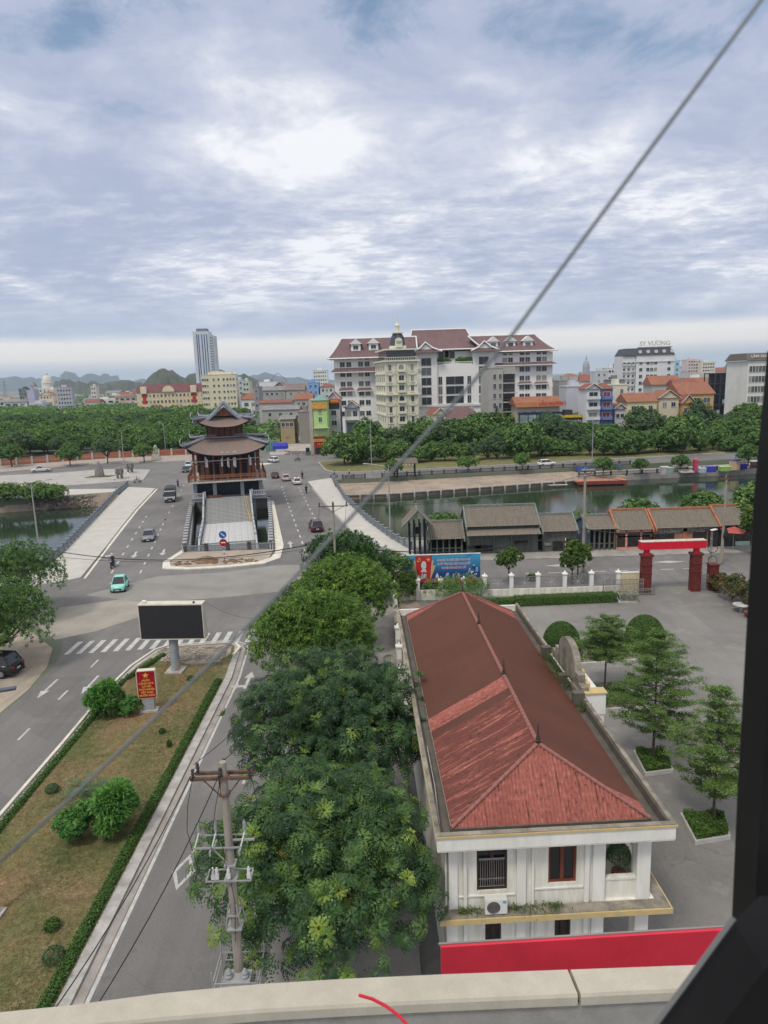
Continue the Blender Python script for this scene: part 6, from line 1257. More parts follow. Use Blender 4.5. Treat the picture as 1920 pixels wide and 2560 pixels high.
old_house('old_shop', 'long orange shop under the longest orange-verged tiled roof', (1642, 1324), (1797, 1314), (1621, 1275), (1775, 1269), m_orange, m_overge, [(.0, .3, .33, .7, D_, 'window'), (.03, .97, .74, .95, mat('shelf_clutter', (.22, .2, .18), .8, .6, 2.5, 0, fine=.5), 'display'), (.44, .5, 0, 1, m_overge, 'post'), (.6, .82, .35, .75, D_, 'window'), (.85, 1, .0, .9, D_, 'doorway')])
old_house('old_shop', 'dark open shop at the right end of the old row behind the red parasol', (1803, 1315), (1880, 1311), (1777, 1266), (1862, 1262), m_dint, m_overge, [(.05, .45, .0, .8, mat('dark_shopfront', (.025, .04, .035), .6), 'shopfront'), (.5, .95, .02, .2, mat('counter_teal', (.25, .38, .36), .6), 'counter')])
# bell pavilion
c_ = gy(1045, 1385, 87.4); t = thing('bell_pavilion', 'tall narrow timber pavilion with a steep grey roof on black posts', 'pavilion', (c_.x, 87.4, .13)); zr_ = gy(1035, 1273, 87.8).z-.13; ze_ = gy(1040, 1317, 86.6).z-.13
for x in (-1.0, -.35, .35, 1.0): MB().bb(-.1, .1, -.1, .1, 0, ze_+.3).build('post', m_pdark, t, (x, 0, 0)); MB().bb(-.1, .1, -.1, .1, 0, ze_+.3).build('post', m_pdark, t, (x, 2.6, 0))
ribbed('roof_slope', (-1.9, 3.6, ze_), (-1.9, -.8, ze_), (1.9, 0, zr_-ze_), math.hypot(1.9, zr_-ze_), 0, 0, m_otile, t, .3, .03, row=.4, step=.02); ribbed('roof_slope', (1.9, -.8, ze_), (1.9, 3.6, ze_), (-1.9, 0, zr_-ze_), math.hypot(1.9, zr_-ze_), 0, 0, m_otile, t, .3, .03, row=.4, step=.02)
mb = MB(); mb.path([(-2, -.85, ze_), (0, -.85, zr_+.1), (2, -.85, ze_)], .14, 4); mb.path([(0, -.85, zr_+.12), (0, 3.6, zr_+.12)], .16, 4); mb.build('verges', m_verge, t); MB().lathe((0, .6, ze_-1.2), [(.15, 0), (.34, .05), (.3, .5), (.2, .8), (.05, .9)], 12).build('bell', m_dint, t)
# small wooden gateway across the river
q = g(1018, 1192); t = thing('river_gateway', 'small dark gateway with tiled roof on two posts by the far river road', 'gateway', (q.x-.3, q.y, 0))
for x in (-2.0, 2.1): MB().bb(-.22, .22, -.22, .22, 0, 3.3).build('post', m_dint, t, (x, 0, 0))
MB().add([(-2.9, -1, 3.3), (2.9, -1, 3.3), (2.5, 0, 4.7), (-2.5, 0, 4.7), (-2.9, 1, 3.3), (2.9, 1, 3.3)], [(0, 1, 2, 3), (3, 2, 5, 4), (0, 3, 4), (1, 5, 2)]).build('roof', m_otile, t); MB().bb(-2.6, 2.6, -.15, .15, 4.6, 4.85).build('ridge', m_dint, t)
for i in range(5):
    MB().lathe((-1.6+i*.8+.1, -1., 2.75), [(.05, 0), (.16, .12), (.16, .28), (.05, .4)], 8).build('lantern', mat('pale_lantern', (.55, .5, .47), .6), t)
# ================================================================ RED GATE, FENCE, BILLBOARD
m_gred = mat('dark_red_pillar', (.15, .028, .022), .7, .2, 2.0, 0, fine=.12); m_bred = mat('bright_red_beam', (.62, .012, .035), .5, .04, 1, 0)
t = thing('gate', 'bright red gate beam on two dark red brick pillars at the yard entrance', 'gate', (27.3, 70.9, 0))
for x in (0, 5.2):
    pl_ = MB().bb(-.48, .48, -.42, .42, 0, 3.95).build('pillar', m_gred, t, (x, 0, 0)); 
    for z in (2.1, 3.0): MB().bb(-.54, .54, -.48, .48, z, z+.07).build('band', m_gred, pl_)
    MB().bb(-.62, .62, -.5, .5, 3.95, 4.15).build('capital', m_gred, pl_); MB().bb(-.26, .26, -.2, .2, 4.15, 4.7).build('neck', m_bred, pl_)
MB().bb(-.75, 6.05, -.42, .42, 4.7, 5.5).build('beam', m_bred, t); MB().bb(-.75, 6.05, -.44, .44, 5.5, 5.56).build('beam_cap', mat('pale_cap', (.55, .5, .42), .8), t)
MB().bb(-.45, .45, -.42, .42, 0, 2.75).build('side_pillar', m_gred, t, (7.1, .1, 0)); MB().bb(-.52, .52, -.5, .5, 2.75, 2.87).build('side_cap', m_gred, t, (7.1, .1, 0))
def grille(parent, x0, x1, z0, z1, n, m, y=0., nm='grille'):
    mb = MB(); 
    for z in (z0, z1-.06, (z0*.35+z1*.65)): mb.bb(x0, x1, y-.025, y+.025, z, z+.06)
    for i in range(n): x = x0+(x1-x0)*(i+.5)/n; mb.bb(x-.018, x+.018, y-.018, y+.018, z0+.06, z1-.06)
    for x in (x0, x1): mb.bb(x-.03, x+.03, y-.03, y+.03, z0-.05, z1)
    return mb.build(nm, m, parent)
m_ggr = mat('grey_gate_bars', (.22, .22, .22), .6, .1, 4)
t2 = thing('side_gate', 'small grey barred gate between the two right red pillars', 'gate', (33.0, 70.9, .02)); grille(t2, 0, .95, .1, 1.75, 8, m_ggr)
t2 = thing('sliding_gate', 'low grey barred sliding gate before the yellow wall panel', 'gate', (22.6, 70.1, .02)); grille(t2, 0, 4.2, .15, 1.7, 30, m_ggr); grille(t2, 3.2, 5.3, .12, .75, 8, m_ggr, -.3); MB().bb(0, 5.2, -.05, .05, .02, .14).build('bottom_rail', m_ggr, t2)
t2 = thing('yellow_wall', 'pale yellow wall panel between the last white pillar and the gate', 'wall', (24.6, 71.2, 0)); MB().bb(0, 2.1, -.12, .12, 0, 2.1).build('panel', mat('pale_yellow', (.62, .54, .34), .85, .06, 2), t2); MB().bb(-.02, 2.12, -.16, .16, 2.1, 2.17).build('cap', m_whitec, t2)
t = thing('white_fence', 'white fence with pillars, barred panels and lattice rosettes along the old street', 'fence', (10.4, 71.2, 0)); m_lat = mat('pale_lattice', (.50, .50, .52), .8)
pm_ = MB().bb(-.2, .2, -.2, .2, 0, 2.15).bb(-.27, .27, -.27, .27, 2.15, 2.28).lathe((0, 0, 2.28), [(.2, 0), (.14, .1), (.02, .3)], 6).mesh('pillar', m_whitec); bm_ = MB().bb(-1.22, 1.22, -.12, .12, 0, .72).mesh('base_wall', m_white)
lt_ = MB()
for a_ in range(8):
    for k in range(3): an = math.pi*a_/4; lt_.box((math.cos(an)*.17*(k+.5)*1.2, 0, 1.35+math.sin(an)*.17*(k+.5)*1.2), (.2, .03, .03), 0, M=Matrix.Rotation(-an+(.8 if k % 2 else 0), 3, 'Y'))
ltm = lt_.mesh('rosette', m_lat); gm_ = MB()
for z in (.8, 1.98): gm_.bb(-1.2, 1.2, -.02, .02, z, z+.05)
for i in range(20): x = -1.2+2.4*(i+.5)/20; gm_.bb(x-.014, x+.014, -.014, .014, .85, 1.98)
gmm = gm_.mesh('grille', m_ggr)
for i in range(6):
    link('pillar', pm_, t, (i*2.82, 0, 0))
    if i < 5: link('base_wall', bm_, t, (i*2.82+1.41, 0, 0)); link('grille', gmm, t, (i*2.82+1.41, 0, 0)); link('rosette', ltm, t, (i*2.82+1.41, 0, 0))
t = thing('white_fence', 'grey-white wall and pillars left of the billboard around the garden corner', 'fence', (.9, 70.6, 0))
for i in range(4): link('pillar', pm_, t, (i*2.4, -.1*i, 0))
for i in range(3): o = link('base_wall', bm_, t, (i*2.4+1.2, -.1*i, 0)); o.scale = (.8, 1, 1.5)
t = thing('garden_wall', 'pale side wall with pillars running along the trees toward the road corner', 'wall', (.85, 48, 0))
for i in range(6): link('pillar', pm_, t, (0, i*4.3, 0)); MB().bb(-.1, .1, .2, 4.1, 0, 1.2).build('wall_panel', m_grime2, t, (0, i*4.3, 0))
for p_, (x, y) in enumerate(((24.4, 68.0),)):
    t = thing('stone_trough', 'weathered grey stone trough standing on the yard before the sliding gate', 'trough', (x, y, .02), -.12); MB().add([(-.8, -.45, .2), (.8, -.45, .2), (.8, .45, .2), (-.8, .45, .2), (-1, -.62, .95), (1, -.62, .95), (1, .62, .95), (-1, .62, .95), (-.88, -.5, .95), (.88, -.5, .95), (.88, .5, .95), (-.88, .5, .95), (-.8, -.45, .6), (.8, -.45, .6), (.8, .45, .6), (-.8, .45, .6)], [(0, 1, 5, 4), (1, 2, 6, 5), (2, 3, 7, 6), (3, 0, 4, 7), (4, 5, 9, 8), (5, 6, 10, 9), (6, 7, 11, 10), (7, 4, 8, 11), (8, 9, 13, 12), (9, 10, 14, 13), (10, 11, 15, 14), (11, 8, 12, 15), (12, 13, 14, 15)]).build('basin', mat('weathered_stone', (.24, .25, .19), .9, .25, 3, .2, fine=.2), t); MB().bb(-.95, .95, -.6, .6, 0, .2).build('foot', m_kerb, t)
# propaganda billboard
YB_ = 74.2; a, b = gy(1005, 1391.5, YB_), gy(1200.5, 1381.5, YB_); zb = gy(1005, 1457, YB_).z; t = thing('propaganda_billboard', 'wide blue and red banner billboard with portrait figures and slogan lines', 'billboard', (a.x, YB_, 0)); w = b.x-a.x; zt_ = (a.z+b.z)/2
def grad(name, c0, c1, z0, z1):
    m = bpy.data.materials.new(name); m.use_nodes = True; t_ = m.node_tree; t_.nodes.clear(); tc = nd(t_, 'ShaderNodeTexCoord'); sp = nd(t_, 'ShaderNodeSeparateXYZ', {0: tc.outputs['Object']}); f_ = ramp(t_, mth(t_, 'DIVIDE', mth(t_, 'SUBTRACT', sp.outputs[2], z0), z1-z0), [(0, c0), (1, c1)])
    p = nd(t_, 'ShaderNodeBsdfPrincipled', {'Base Color': f_, 'Roughness': .55}); nd(t_, 'ShaderNodeOutputMaterial', {0: p.outputs[0]}); return m
MB().bb(0, w, -.06, .06, zb, zt_).build('banner', grad('banner_blue_print', (.012, .05, .22), (.05, .36, .60), zb+.9, zt_), t)
MB().bb(-.04, w+.04, -.09, .09, zt_+.003, zt_+.07).build('frame', m_whitec, t); MB().bb(.4, w-.4, -.03, .03, 0, zb).build('back_frame', m_iron, t)
hh = zt_-zb
def poly(pts, m, nm, y): MB().add([(x*w, y, zb+z*hh) for x, z in pts], [tuple(range(len(pts)))]).build(nm, m, t)
m_ochre = mat('banner_ochre', (.60, .40, .18), .6, .05, 2); m_bannerred = mat('banner_red', (.50, .03, .035), .6, .05, 2); m_skin0 = mat('banner_pale', (.62, .66, .66), .6, .1, 5)
poly([(.19, .1), (.36, .1), (.43, .62), (.12, .62)], m_ochre, 'print_fan', -.064); poly([(.2, .15), (.35, .15), (.405, .8), (.145, .8)], m_ochre, 'print_fan', -.066); poly([(.195, .02), (.35, .02), (.385, .97), (.165, .97)], m_bannerred, 'print_flag', -.068)
poly([(0, 0), (1, 0), (1, .13), (0, .13)], m_bannerred, 'print_band', -.067)
cp_ = [(.275+.033*math.cos(k*.5236), .63+.16*math.sin(k*.5236)) for k in range(12)]; poly(cp_, m_skin0, 'print_head', -.072); poly([(.235, .38), (.315, .38), (.30, .47), (.288, .5), (.288, .56), (.262, .56), (.262, .5), (.25, .47)], m_skin0, 'print_bust', -.071)
star(.28, t, (.335*w, -.075, zb+.83*hh), m_gold)
mb = MB(); cx_, cz_ = .21*w, zb+.83*hh
pts = [(cx_+.2*math.cos(a_), -.075, cz_+.2*math.sin(a_)) for a_ in [rad(-150+22*i) for i in range(12)]]; mb.path(pts, .035, 4); mb.path([(cx_-.22, -.075, cz_-.2), (cx_+.1, -.075, cz_+.1)], .03, 4); mb.box((cx_+.1, -.075, cz_+.1), (.16, .03, .07)); mb.build('print_emblem', m_gold, t)
rf = random.Random(4)
for i in range(26):
    fx = rf.choice([rf.uniform(.84, .99), rf.uniform(.42, .99), rf.uniform(.17, .30)]); fz = (.14+rf.random()*(.4 if fx > .84 else .12)); s_ = rf.uniform(.7, 1.1); mcl = rf.choice([m_skin0, mat('banner_grey', (.3, .36, .42), .6), mat('banner_navy', (.03, .05, .12), .6), mat('banner_teal', (.2, .4, .42), .6)])
    x_, z_ = fx*w, zb+fz*hh; mb = MB(); mb.add([(x_-.16*s_, -.073-.0004*i, z_-.22), (x_+.16*s_, -.073-.0004*i, z_-.22), (x_+.13*s_, -.073-.0004*i, z_+.12), (x_-.13*s_, -.073-.0004*i, z_+.12)], [(0, 1, 2, 3)]); mb.build('print_figure', mcl, t)
    mb = MB(); mb.add([(x_+.08*s_*math.cos(k*.785), -.0745-.0004*i, z_+.2+.1*s_*math.sin(k*.785)) for k in range(8)], [tuple(range(8))]); mb.build('print_face', m_skin0, t)
m_ltx = mat('slogan_pink_white', (.72, .52, .58), .6, .05, 3)
for i, (s_, sz) in enumerate((('ĐẢNG BỘ VÀ NHÂN DÂN THÀNH PHỐ', .33), ('QUYẾT TÂM THỰC HIỆN NGHỊ QUYẾT', .33), ('ĐẠI HỘI ĐẢNG BỘ CÁC CẤP', .33))): text(s_, sz, m_ltx, t, (.66*w, -.09, zb+hh*(.80-.145*i)), (rad(90), 0, 0), sx=.62, bold=.01)
# red parasol
q = gy(1830, 1372, 86.8); t = thing('parasol', 'faded red parasol before the dark end shop', 'parasol', (q.x, 86.6, .13)); MB().tube((0, 0, 0), (0, 0, 2.9), .035, n=6).build('pole', m_steel, t); MB().add([(0, 0, 3.1)]+[(1.75*math.cos(math.pi*i/2+.2), 1.75*math.sin(math.pi*i/2+.2), 2.45) for i in range(4)], [(0, 1+i, 1+(i+1) % 4) for i in range(4)]).build('canopy', mat('faded_red_cloth', (.42, .10, .08), .8), t)
# right edge: low roof, table
t = thing('garden_shed', 'small shed with brown tiled roof and pale fascia at the right edge', 'shed', (39.0, 67.0, 0), rad(-35)); MB().slab((-1, -1.2, 2.9), (4, -1.2, 2.9), (4, 2.5, 3.6), (-1, 2.5, 3.6), .12).build('roof', m_cap, t); MB().bb(-1.05, 4.05, -1.32, -1.21, 2.72, 3.0).build('fascia', m_pale, t); MB().bb(-.6, 4, -.8, 2.4, 0, 2.8).build('wall', m_white, t); MB().bb(.3, 2.5, -.86, -.805, .8, 2.3).build('window', m_glass, t)
q = g(1852, 1530); t = thing('garden_table', 'small round pale table under the bougainvillea', 'table', (q.x, q.y, .02)); MB().lathe((0, 0, .68), [(.75, 0), (.78, .04), (.75, .08)], 18).build('tabletop', m_kerb, t); MB().tube((0, 0, 0), (0, 0, .68), .12, n=8).build('leg', m_kerb, t)
q = g(1862, 1540); t = thing('flower_pot', 'red-brown planter pot at the foot of the bougainvillea', 'pot', (q.x+.3, q.y-.4, .02)); MB().lathe((0, 0, 0), [(.3, 0), (.55, .3), (.6, .5), (.5, .5)], 12).build('pot', MATS['clay_pot'], t)
# old house corner at left edge
t = thing('old_house', 'grey tiled roof corner of a house at the left edge over the water', 'house', (-52.5, 84.0, 0)); z1_ = gy(30, 1375, 84).z
MB().bb(-9, -1.2, .5, 6, 0, 4.0).build('wall', m_dgreen, t); MB().slab((-10, -.6, 4.0), (-.6, -.6, 4.0), (-1.2, 3.2, 6.2), (-10, 3.2, 6.2), .15).build('roof', m_otile, t); MB().path([(-.6, -.6, 4.05), (-1.2, 3.2, 6.3)], .14, 5).build('verge', m_verge, t)
# river walk things
t = thing('floating_deck', 'orange-brown timber deck with railing over the river edge', 'deck', (44.2, 157.6, -2.5)); MB().bb(0, 11.5, 0, 4.2, .75, 1.1).build('deck_floor', mat('orange_deck', (.46, .21, .13), .8, .1, 1.5, 0, fine=.1, stretch=(1, 5, 1)), t); MB().bb(.5, 11, .8, 4, -.3, .75).build('supports', m_dint, t); MB().bb(0, 11.5, -.04, -.002, .3, 1.1).build('fascia', mat('brick_red_fascia', (.22, .05, .04), .8), t)
mb = MB()
for i in range(9): mb.bb(i*1.43, i*1.43+.06, .05, .11, 1.1, 2.0); mb.bb(i*1.43, i*1.43+.06, 4.1, 4.16, 1.1, 2.0)
for y in (.08, 4.13): mb.bb(0, 11.5, y-.03, y+.03, 1.95, 2.02)
mb.build('railing', m_steel, t)
t = thing('moored_boat', 'pale narrow boat moored left of the orange deck', 'boat', (39.8, 157.9, -2.5)); MB().add([(-2.4, 0, .5), (-1.8, -.6, .45), (2, -.6, .45), (2.4, 0, .5), (2, .6, .45), (-1.8, .6, .45), (-1.6, 0, -.1), (1.8, 0, -.1)], [(0, 1, 6), (1, 2, 7, 6), (2, 3, 7), (3, 4, 7), (4, 5, 6, 7), (5, 0, 6)]).build('hull', m_pale, t); MB().bb(-1.7, 1.9, -.45, .45, .3, .36).build('floor', m_steel, t)
boxes = [((1660, 1186), 1.6, 1.9, (.40, .40, .40), 'grey box stall with yellow top on the river walk'), ((1673, 1186), 1.4, 1.7, (.25, .33, .28), 'green-grey box beside the grey box stall'), ((1755, 1181), 1.6, 1.1, (.35, .45, .58), 'pale blue low crate on the river walk'), ((1776, 1180), 2.2, 1.4, (.05, .05, .32), 'deep blue covered stall on the river walk'), ((1812, 1177), 2.6, 1.1, (.28, .45, .12), 'lime green low counter on the river walk'), ((1836, 1175), 2.2, 2.6, (.60, .42, .28), 'peach coloured kiosk block on the river walk'), ((1857, 1173), 1.3, 1.4, (.04, .04, .36), 'blue covered bundle on the river walk'), ((1885, 1170), 1.6, 1.8, (.10, .05, .05), 'dark brown cupboard at the right end of the river walk'), ((1738, 1180), .9, 3.2, (.45, .06, .12), 'crimson tall banner by the river walk steps')]
for (p_, w_, h_, c, lb) in boxes:
    q = g(p_[0], p_[1], -1.2); t = thing('market_stall', lb, 'stall', (q.x, q.y, -1.2)); MB().bb(-w_/2, w_/2, -.5, .5, 0, h_*.88).build('body', mat('stall_'+'_'.join(str(int(v*100)) for v in c), c, .7, .12, 1.5), t); MB().bb(-w_/2-.06, w_/2+.06, -.56, .56, h_*.88, h_).build('top', mat('stall_top_'+str(int(w_*10)), tuple(min(.7, v*1.5+.05) for v in c), .7), t)
q = g(1720, 1176, -.6); t = thing('river_steps', 'pale steps between the road and the river walk', 'steps', (q.x, q.y, -1.2))
for i in range(6): MB().bb(-1.6, 1.6, i*.8, i*.8+.85, 0, .22*(i+1)).build('step', m_pale, t)
t = thing('mural_wall', 'dark patterned retaining wall with blue boards behind the deck', 'wall', (47.0, 170.5, -1.2), .13); MB().bb(0, 12.5, 0, .4, 0, 1.7).build('wall', mat('mural_dark', (.14, .19, .22), .8, .4, .8, 0, col2=(.05, .06, .07), fine=.4), t); MB().bb(.5, 3.4, -.06, -.003, .2, 1.4).build('blue_board', mat('blue_board', (.05, .14, .42), .6), t)
# ================================================================ VEHICLES
def paint(name, c, r=.3): return mat('paint_'+name, c, r, .03, 1.5, 0, spec=.5)
m_tyre = mat('tyre', (.018, .018, .018), .85, .1, 4); m_rim = mat('alloy', (.38, .39, .4), .35, .05, 4, metal=.6); m_wing = mat('car_glass', (.018, .022, .028), .08, .1, 1, spec=.7)
m_hl = mat('headlight_glass', (.55, .58, .62), .15, .05, 4); m_tl = mat('tail_lamp_red', (.35, .012, .015), .3, .05, 4); m_trim = mat('black_trim', (.025, .025, .028), .5, .1, 4); m_plate = mat('number_plate', (.6, .6, .58), .5)
WH = {}
def wheel(r, w):
    k = (r, w)
    if k not in WH: WH[k] = (MB().tube((0, -w/2, 0), (0, w/2, 0), r, n=18).mesh('tyre', m_tyre), MB().tube((0, -w/2-.012, 0), (0, w/2+.012, 0), r*.62, n=10).mesh('rim', m_rim))
    return WH[k]
def car(label, loc, rz, L, Wd, Hh, hood, tail, col, cat='car', roofc=None, belt=.56, clear=.2, taxi=False, bed=False, name='car', wheel_r=.33, roundy=0.):
    t = thing(name, label, cat, loc, rz); x0, x1 = -L/2, L/2; zb = Hh*belt
    st = [(x0, .80, clear+.12, zb*.93-.02), (x0+.12, .95, clear, zb*.99), (x0+L*.25, 1., clear-.02, zb), (x1-L*.32, 1., clear-.02, zb), (x1-L*.12, .97, clear, zb*.93-hood*.02), (x1-.1, .88, clear+.02, zb*.82), (x1, .70, clear+.12, zb*.66)]
    mb = MB(); n = 10; vs = []
    for (x, wf, z0, z1) in st:
        w = Wd/2*wf
        for (yy, zz) in ((-w*.86, z0), (-w, z0+.10), (-w, (z0+z1)/2), (-w*.97, z1-.12), (-w*.86, z1), (w*.86, z1), (w*.97, z1-.12), (w, (z0+z1)/2), (w, z0+.10), (w*.86, z0)): vs.append((x, yy, zz))
    fs = []
    for j in range(len(st)-1):
        for i in range(n): fs.append((j*n+i, (j+1)*n+i, (j+1)*n+(i+1) % n, j*n+(i+1) % n))
    fs += [tuple(range(n)), tuple((len(st)-1)*n+i for i in range(n))[::-1]]; mb.add(vs, fs); body = mb.build('body', col, t, smooth=False)
    for p_ in body.data.polygons: p_.use_smooth = len(p_.vertices) == 4
    cr, cf = x0+tail, x1-hood; rr_, rf_ = cr+min(.55, tail*.5+.28), cf-.75; w = Wd/2
    cb = MB(); k0 = [(cr, w*.88), (cf, w*.86)]; k1_ = [(rr_, w*.68), (rf_, w*.68)]
    cb.add([(k0[0][0], -k0[0][1], zb-.02), (k0[1][0], -k0[1][1], zb-.03), (k0[1][0], k0[1][1], zb-.03), (k0[0][0], k0[0][1], zb-.02), (k1_[0][0], -k1_[0][1], Hh-.06), (k1_[1][0], -k1_[1][1], Hh-.06), (k1_[1][0], k1_[1][1], Hh-.06), (k1_[0][0], k1_[0][1], Hh-.06)], [(0, 1, 5, 4), (1, 2, 6, 5), (2, 3, 7, 6), (3, 0, 4, 7), (4, 5, 6, 7)]); cb.build('windows', m_wing, t)
    rc = roofc or col; rp = MB(); rp.add([(rr_-.05, -w*.70, Hh-.07), (rf_+.06, -w*.70, Hh-.07), (rf_+.06, w*.70, Hh-.07), (rr_-.05, w*.70, Hh-.07), (rr_+.08, -w*.58, Hh), (rf_-.08, -w*.58, Hh), (rf_-.08, w*.58, Hh), (rr_+.08, w*.58, Hh)], [(0, 1, 5, 4), (1, 2, 6, 5), (2, 3, 7, 6), (3, 0, 4, 7), (4, 5, 6, 7)])
    for sg in (-1, 1):
        rp.tube((cf, sg*w*.87, zb-.02), (rf_, sg*w*.69, Hh-.06), .035, n=4); rp.tube((cr, sg*w*.89, zb-.02), (rr_, sg*w*.69, Hh-.06), .06, n=4); xm_ = (cr+cf)/2; rp.tube((xm_, sg*w*.885, zb-.02), (xm_, sg*w*.70, Hh-.06), .035, n=4)
    rp.build('roof', rc, t)
    ty, rm = wheel(wheel_r, .22)
    for x in (x0+L*.19, x1-L*.18):
        for y in (-w+.1, w-.1): o = link('wheel', ty, t, (x, y, wheel_r)); link('rim', rm, o)
    for sg in (-1, 1): MB().box((x1-.13, sg*w*.66, zb*.72), (.16, w*.34, .15)).build('headlight', m_hl, t); MB().box((x0+.05, sg*w*.68, zb*.78), (.12, w*.28, .2)).build('tail_light', m_tl, t); MB().box((cf-.25, sg*(w+.08), zb+.04), (.12, .2, .13)).build('mirror', col, t)
    MB().box((x1-.02, 0, zb*.45), (.06, w*1.1, .16)).build('grille', m_trim, t); MB().box((x1+.015, 0, zb*.36), (.02, .42, .12)).build('number_plate', m_plate, t); MB().box((x0-.002, 0, zb*.62), (.03, .42, .14)).build('number_plate', m_plate, t); MB().box((x0+.05, 0, clear+.1), (.14, w*1.6, .14)).build('bumper', m_trim, t)
    if taxi: MB().box(((rr_+rf_)/2, 0, Hh+.08), (.2, .5, .16)).build('roof_sign', m_bred, t)
    if bed: MB().bb(x0+.12, cr-.03, -w*.8, w*.8, zb-.02, zb+.01).build('bed_floor', m_trim, t)
    return t
HD = rad(-76)
def at(px, py, dx=0., dy=0.): q = g(px, py); return (q.x+dx, q.y+dy, .02)
car('mint green small electric hatchback driving toward the billboard', at(292, 1484, -.2, 1.6), rad(-80), 3.15, 1.62, 1.6, .75, .35, paint('mint', (.30, .70, .60)), belt=.56, name='car')
car('silver grey saloon driving down the left bridge lane', at(367, 1355, -.3, 2.0), HD, 4.7, 1.86, 1.46, 1.25, .95, paint('grey', (.20, .215, .25), .25))
car('dark green car beside the pagoda roof corner on the far left lane', at(461, 1182, -.2, 2), HD, 4.5, 1.8, 1.5, 1.2, .8, paint('darkgreen', (.04, .07, .065)))
car('white and blue car just behind the dark green car by the pagoda', at(468, 1169, -.2, 2), HD, 4.4, 1.8, 1.55, 1.1, .7, paint('lightblue', (.55, .65, .72)))
AW = rad(102)
car('dark maroon suv driving away in the right bridge lane', at(795, 1332, -.5, 2.2), AW, 4.7, 1.92, 1.68, 1.15, .3, paint('maroon', (.06, .015, .022)), cat='suv')
car('white taxi with red roof sign driving away beyond the bridge', at(745, 1213, -.5, 2.2), AW, 4.5, 1.82, 1.5, 1.2, .5, paint('white', (.70, .69, .68)), taxi=True, cat='taxi')
car('silver pinkish taxi left of the white taxi', at(717, 1204, -.5, 2.2), AW, 4.5, 1.82, 1.48, 1.2, .8, paint('pinksilver', (.52, .40, .38)), cat='taxi')
car('dark maroon saloon near the pagoda, leftmost of the cars driving away', at(690, 1197, -.5, 2.2), AW, 4.5, 1.82, 1.46, 1.2, .9, paint('maroon2', (.07, .02, .03)))
car('white suv stopped at the far crossing behind the pagoda', at(685, 1157, -.5, 2.2), rad(125), 4.6, 1.86, 1.65, 1.1, .3, paint('white2', (.66, .67, .68)), cat='suv')
car('silver pickup truck parked on the left road before the terracotta fence', at(102, 1180, 0, .4), rad(198), 5.3, 1.86, 1.75, 1.3, 2.1, paint('silver', (.55, .56, .58)), bed=True, cat='pickup', belt=.6, wheel_r=.38)
car('white suv driving along the far river road', at(1366, 1164, 0, 0), rad(12), 4.6, 1.86, 1.62, 1.15, .35, paint('white3', (.72, .72, .71)), cat='suv')
car('white car at the right end of the far river road', at(1893, 1140, 0, 0), rad(10), 4.4, 1.8, 1.5, 1.1, .5, paint('white3', (.7, .7, .7)))
car('big black suv parked on the dirt shoulder under the left tree', (-32.7, 54.4, .06), rad(172), 4.9, 1.9, 1.85, 1.2, .25, paint('black', (.014, .016, .02), .2), cat='suv', belt=.58, wheel_r=.38, clear=.26)
# truck
q = at(419, 1257, -.2, 2.8); t = thing('truck', 'white light truck with dark covered cargo cage driving toward the viewer', 'truck', q, HD); pw_ = paint('white4', (.68, .69, .70))
MB().add([(1.55, -1.0, .45), (3.1, -1.0, .45), (3.1, 1.0, .45), (1.55, 1.0, .45), (1.55, -1.0, 2.2), (2.65, -.92, 2.2), (2.65, .92, 2.2), (1.55, 1.0, 2.2), (3.15, -1, 1.25), (3.15, 1, 1.25)], [(0, 1, 8, 5, 4), (3, 7, 6, 9, 2), (4, 5, 6, 7), (0, 4, 7, 3), (1, 2, 9, 8)]).build('cab', pw_, t)
MB().add([(3.16, -.86, 1.32), (3.16, .86, 1.32), (2.72, .78, 2.08), (2.72, -.78, 2.08)], [(0, 1, 2, 3)]).build('windscreen', m_wing, t); MB().bb(3.05, 3.2, -.5, .5, .62, .92).build('grille', m_trim, t); MB().bb(2.95, 3.22, -1.0, 1.0, .38, .6).build('bumper', m_trim, t)
for sg in (-1, 1): MB().bb(3.1, 3.19, sg*.8-.16, sg*.8+.16, .75, .98).build('headlight', m_hl, t); MB().bb(2.7, 2.8, sg*1.15-.1, sg*1.15+.1, 1.3, 1.75).build('mirror', m_trim, t); MB().bb(1.9, 2.7, sg*.985-.02, sg*.985+.02, 1.3, 2.0).build('side_window', m_wing, t)
MB().bb(3.222, 3.235, -.24, .24, .42, .56).build('number_plate', m_plate, t)
mb = MB(); mb.bb(-3.2, 1.4, -1.08, 1.08, .85, 1.05)
for i in range(8):
    x = -3.2+i*.656
    for y in (-1.06, 1.06): mb.bb(x-.03, x+.03, y-.03, y+.03, 1.05, 2.55)
for z in (1.4, 1.9):
    for y in (-1.06, 1.06): mb.bb(-3.2, 1.4, y-.02, y+.02, z, z+.05)
mb.build('cargo_frame', m_steel, t); MB().bb(-3.1, 1.35, -1.02, 1.02, 1.05, 1.8).build('side_boards', mat('grey_tarp', (.20, .205, .215), .8), t)
mb = MB(); cs = [(-1.1, 2.3), (-1.1, 2.5), (-.6, 2.72), (0, 2.78), (.6, 2.72), (1.1, 2.5), (1.1, 2.3)]; mb.add([(-3.2, y, z) for y, z in cs]+[(1.42, y, z) for y, z in cs], [(i, i+1, 8+i, 7+i) for i in range(6)]+[tuple(range(7)), tuple(range(13, 6, -1))]); mb.build('tarp_roof', mat('dark_tarp', (.07, .075, .085), .8), t)
ty, rm = wheel(.4, .26)
for x in (-2.2, 2.3):
    for y in (-.9, .9): o = link('wheel', ty, t, (x, y, .4)); link('rim', rm, o)
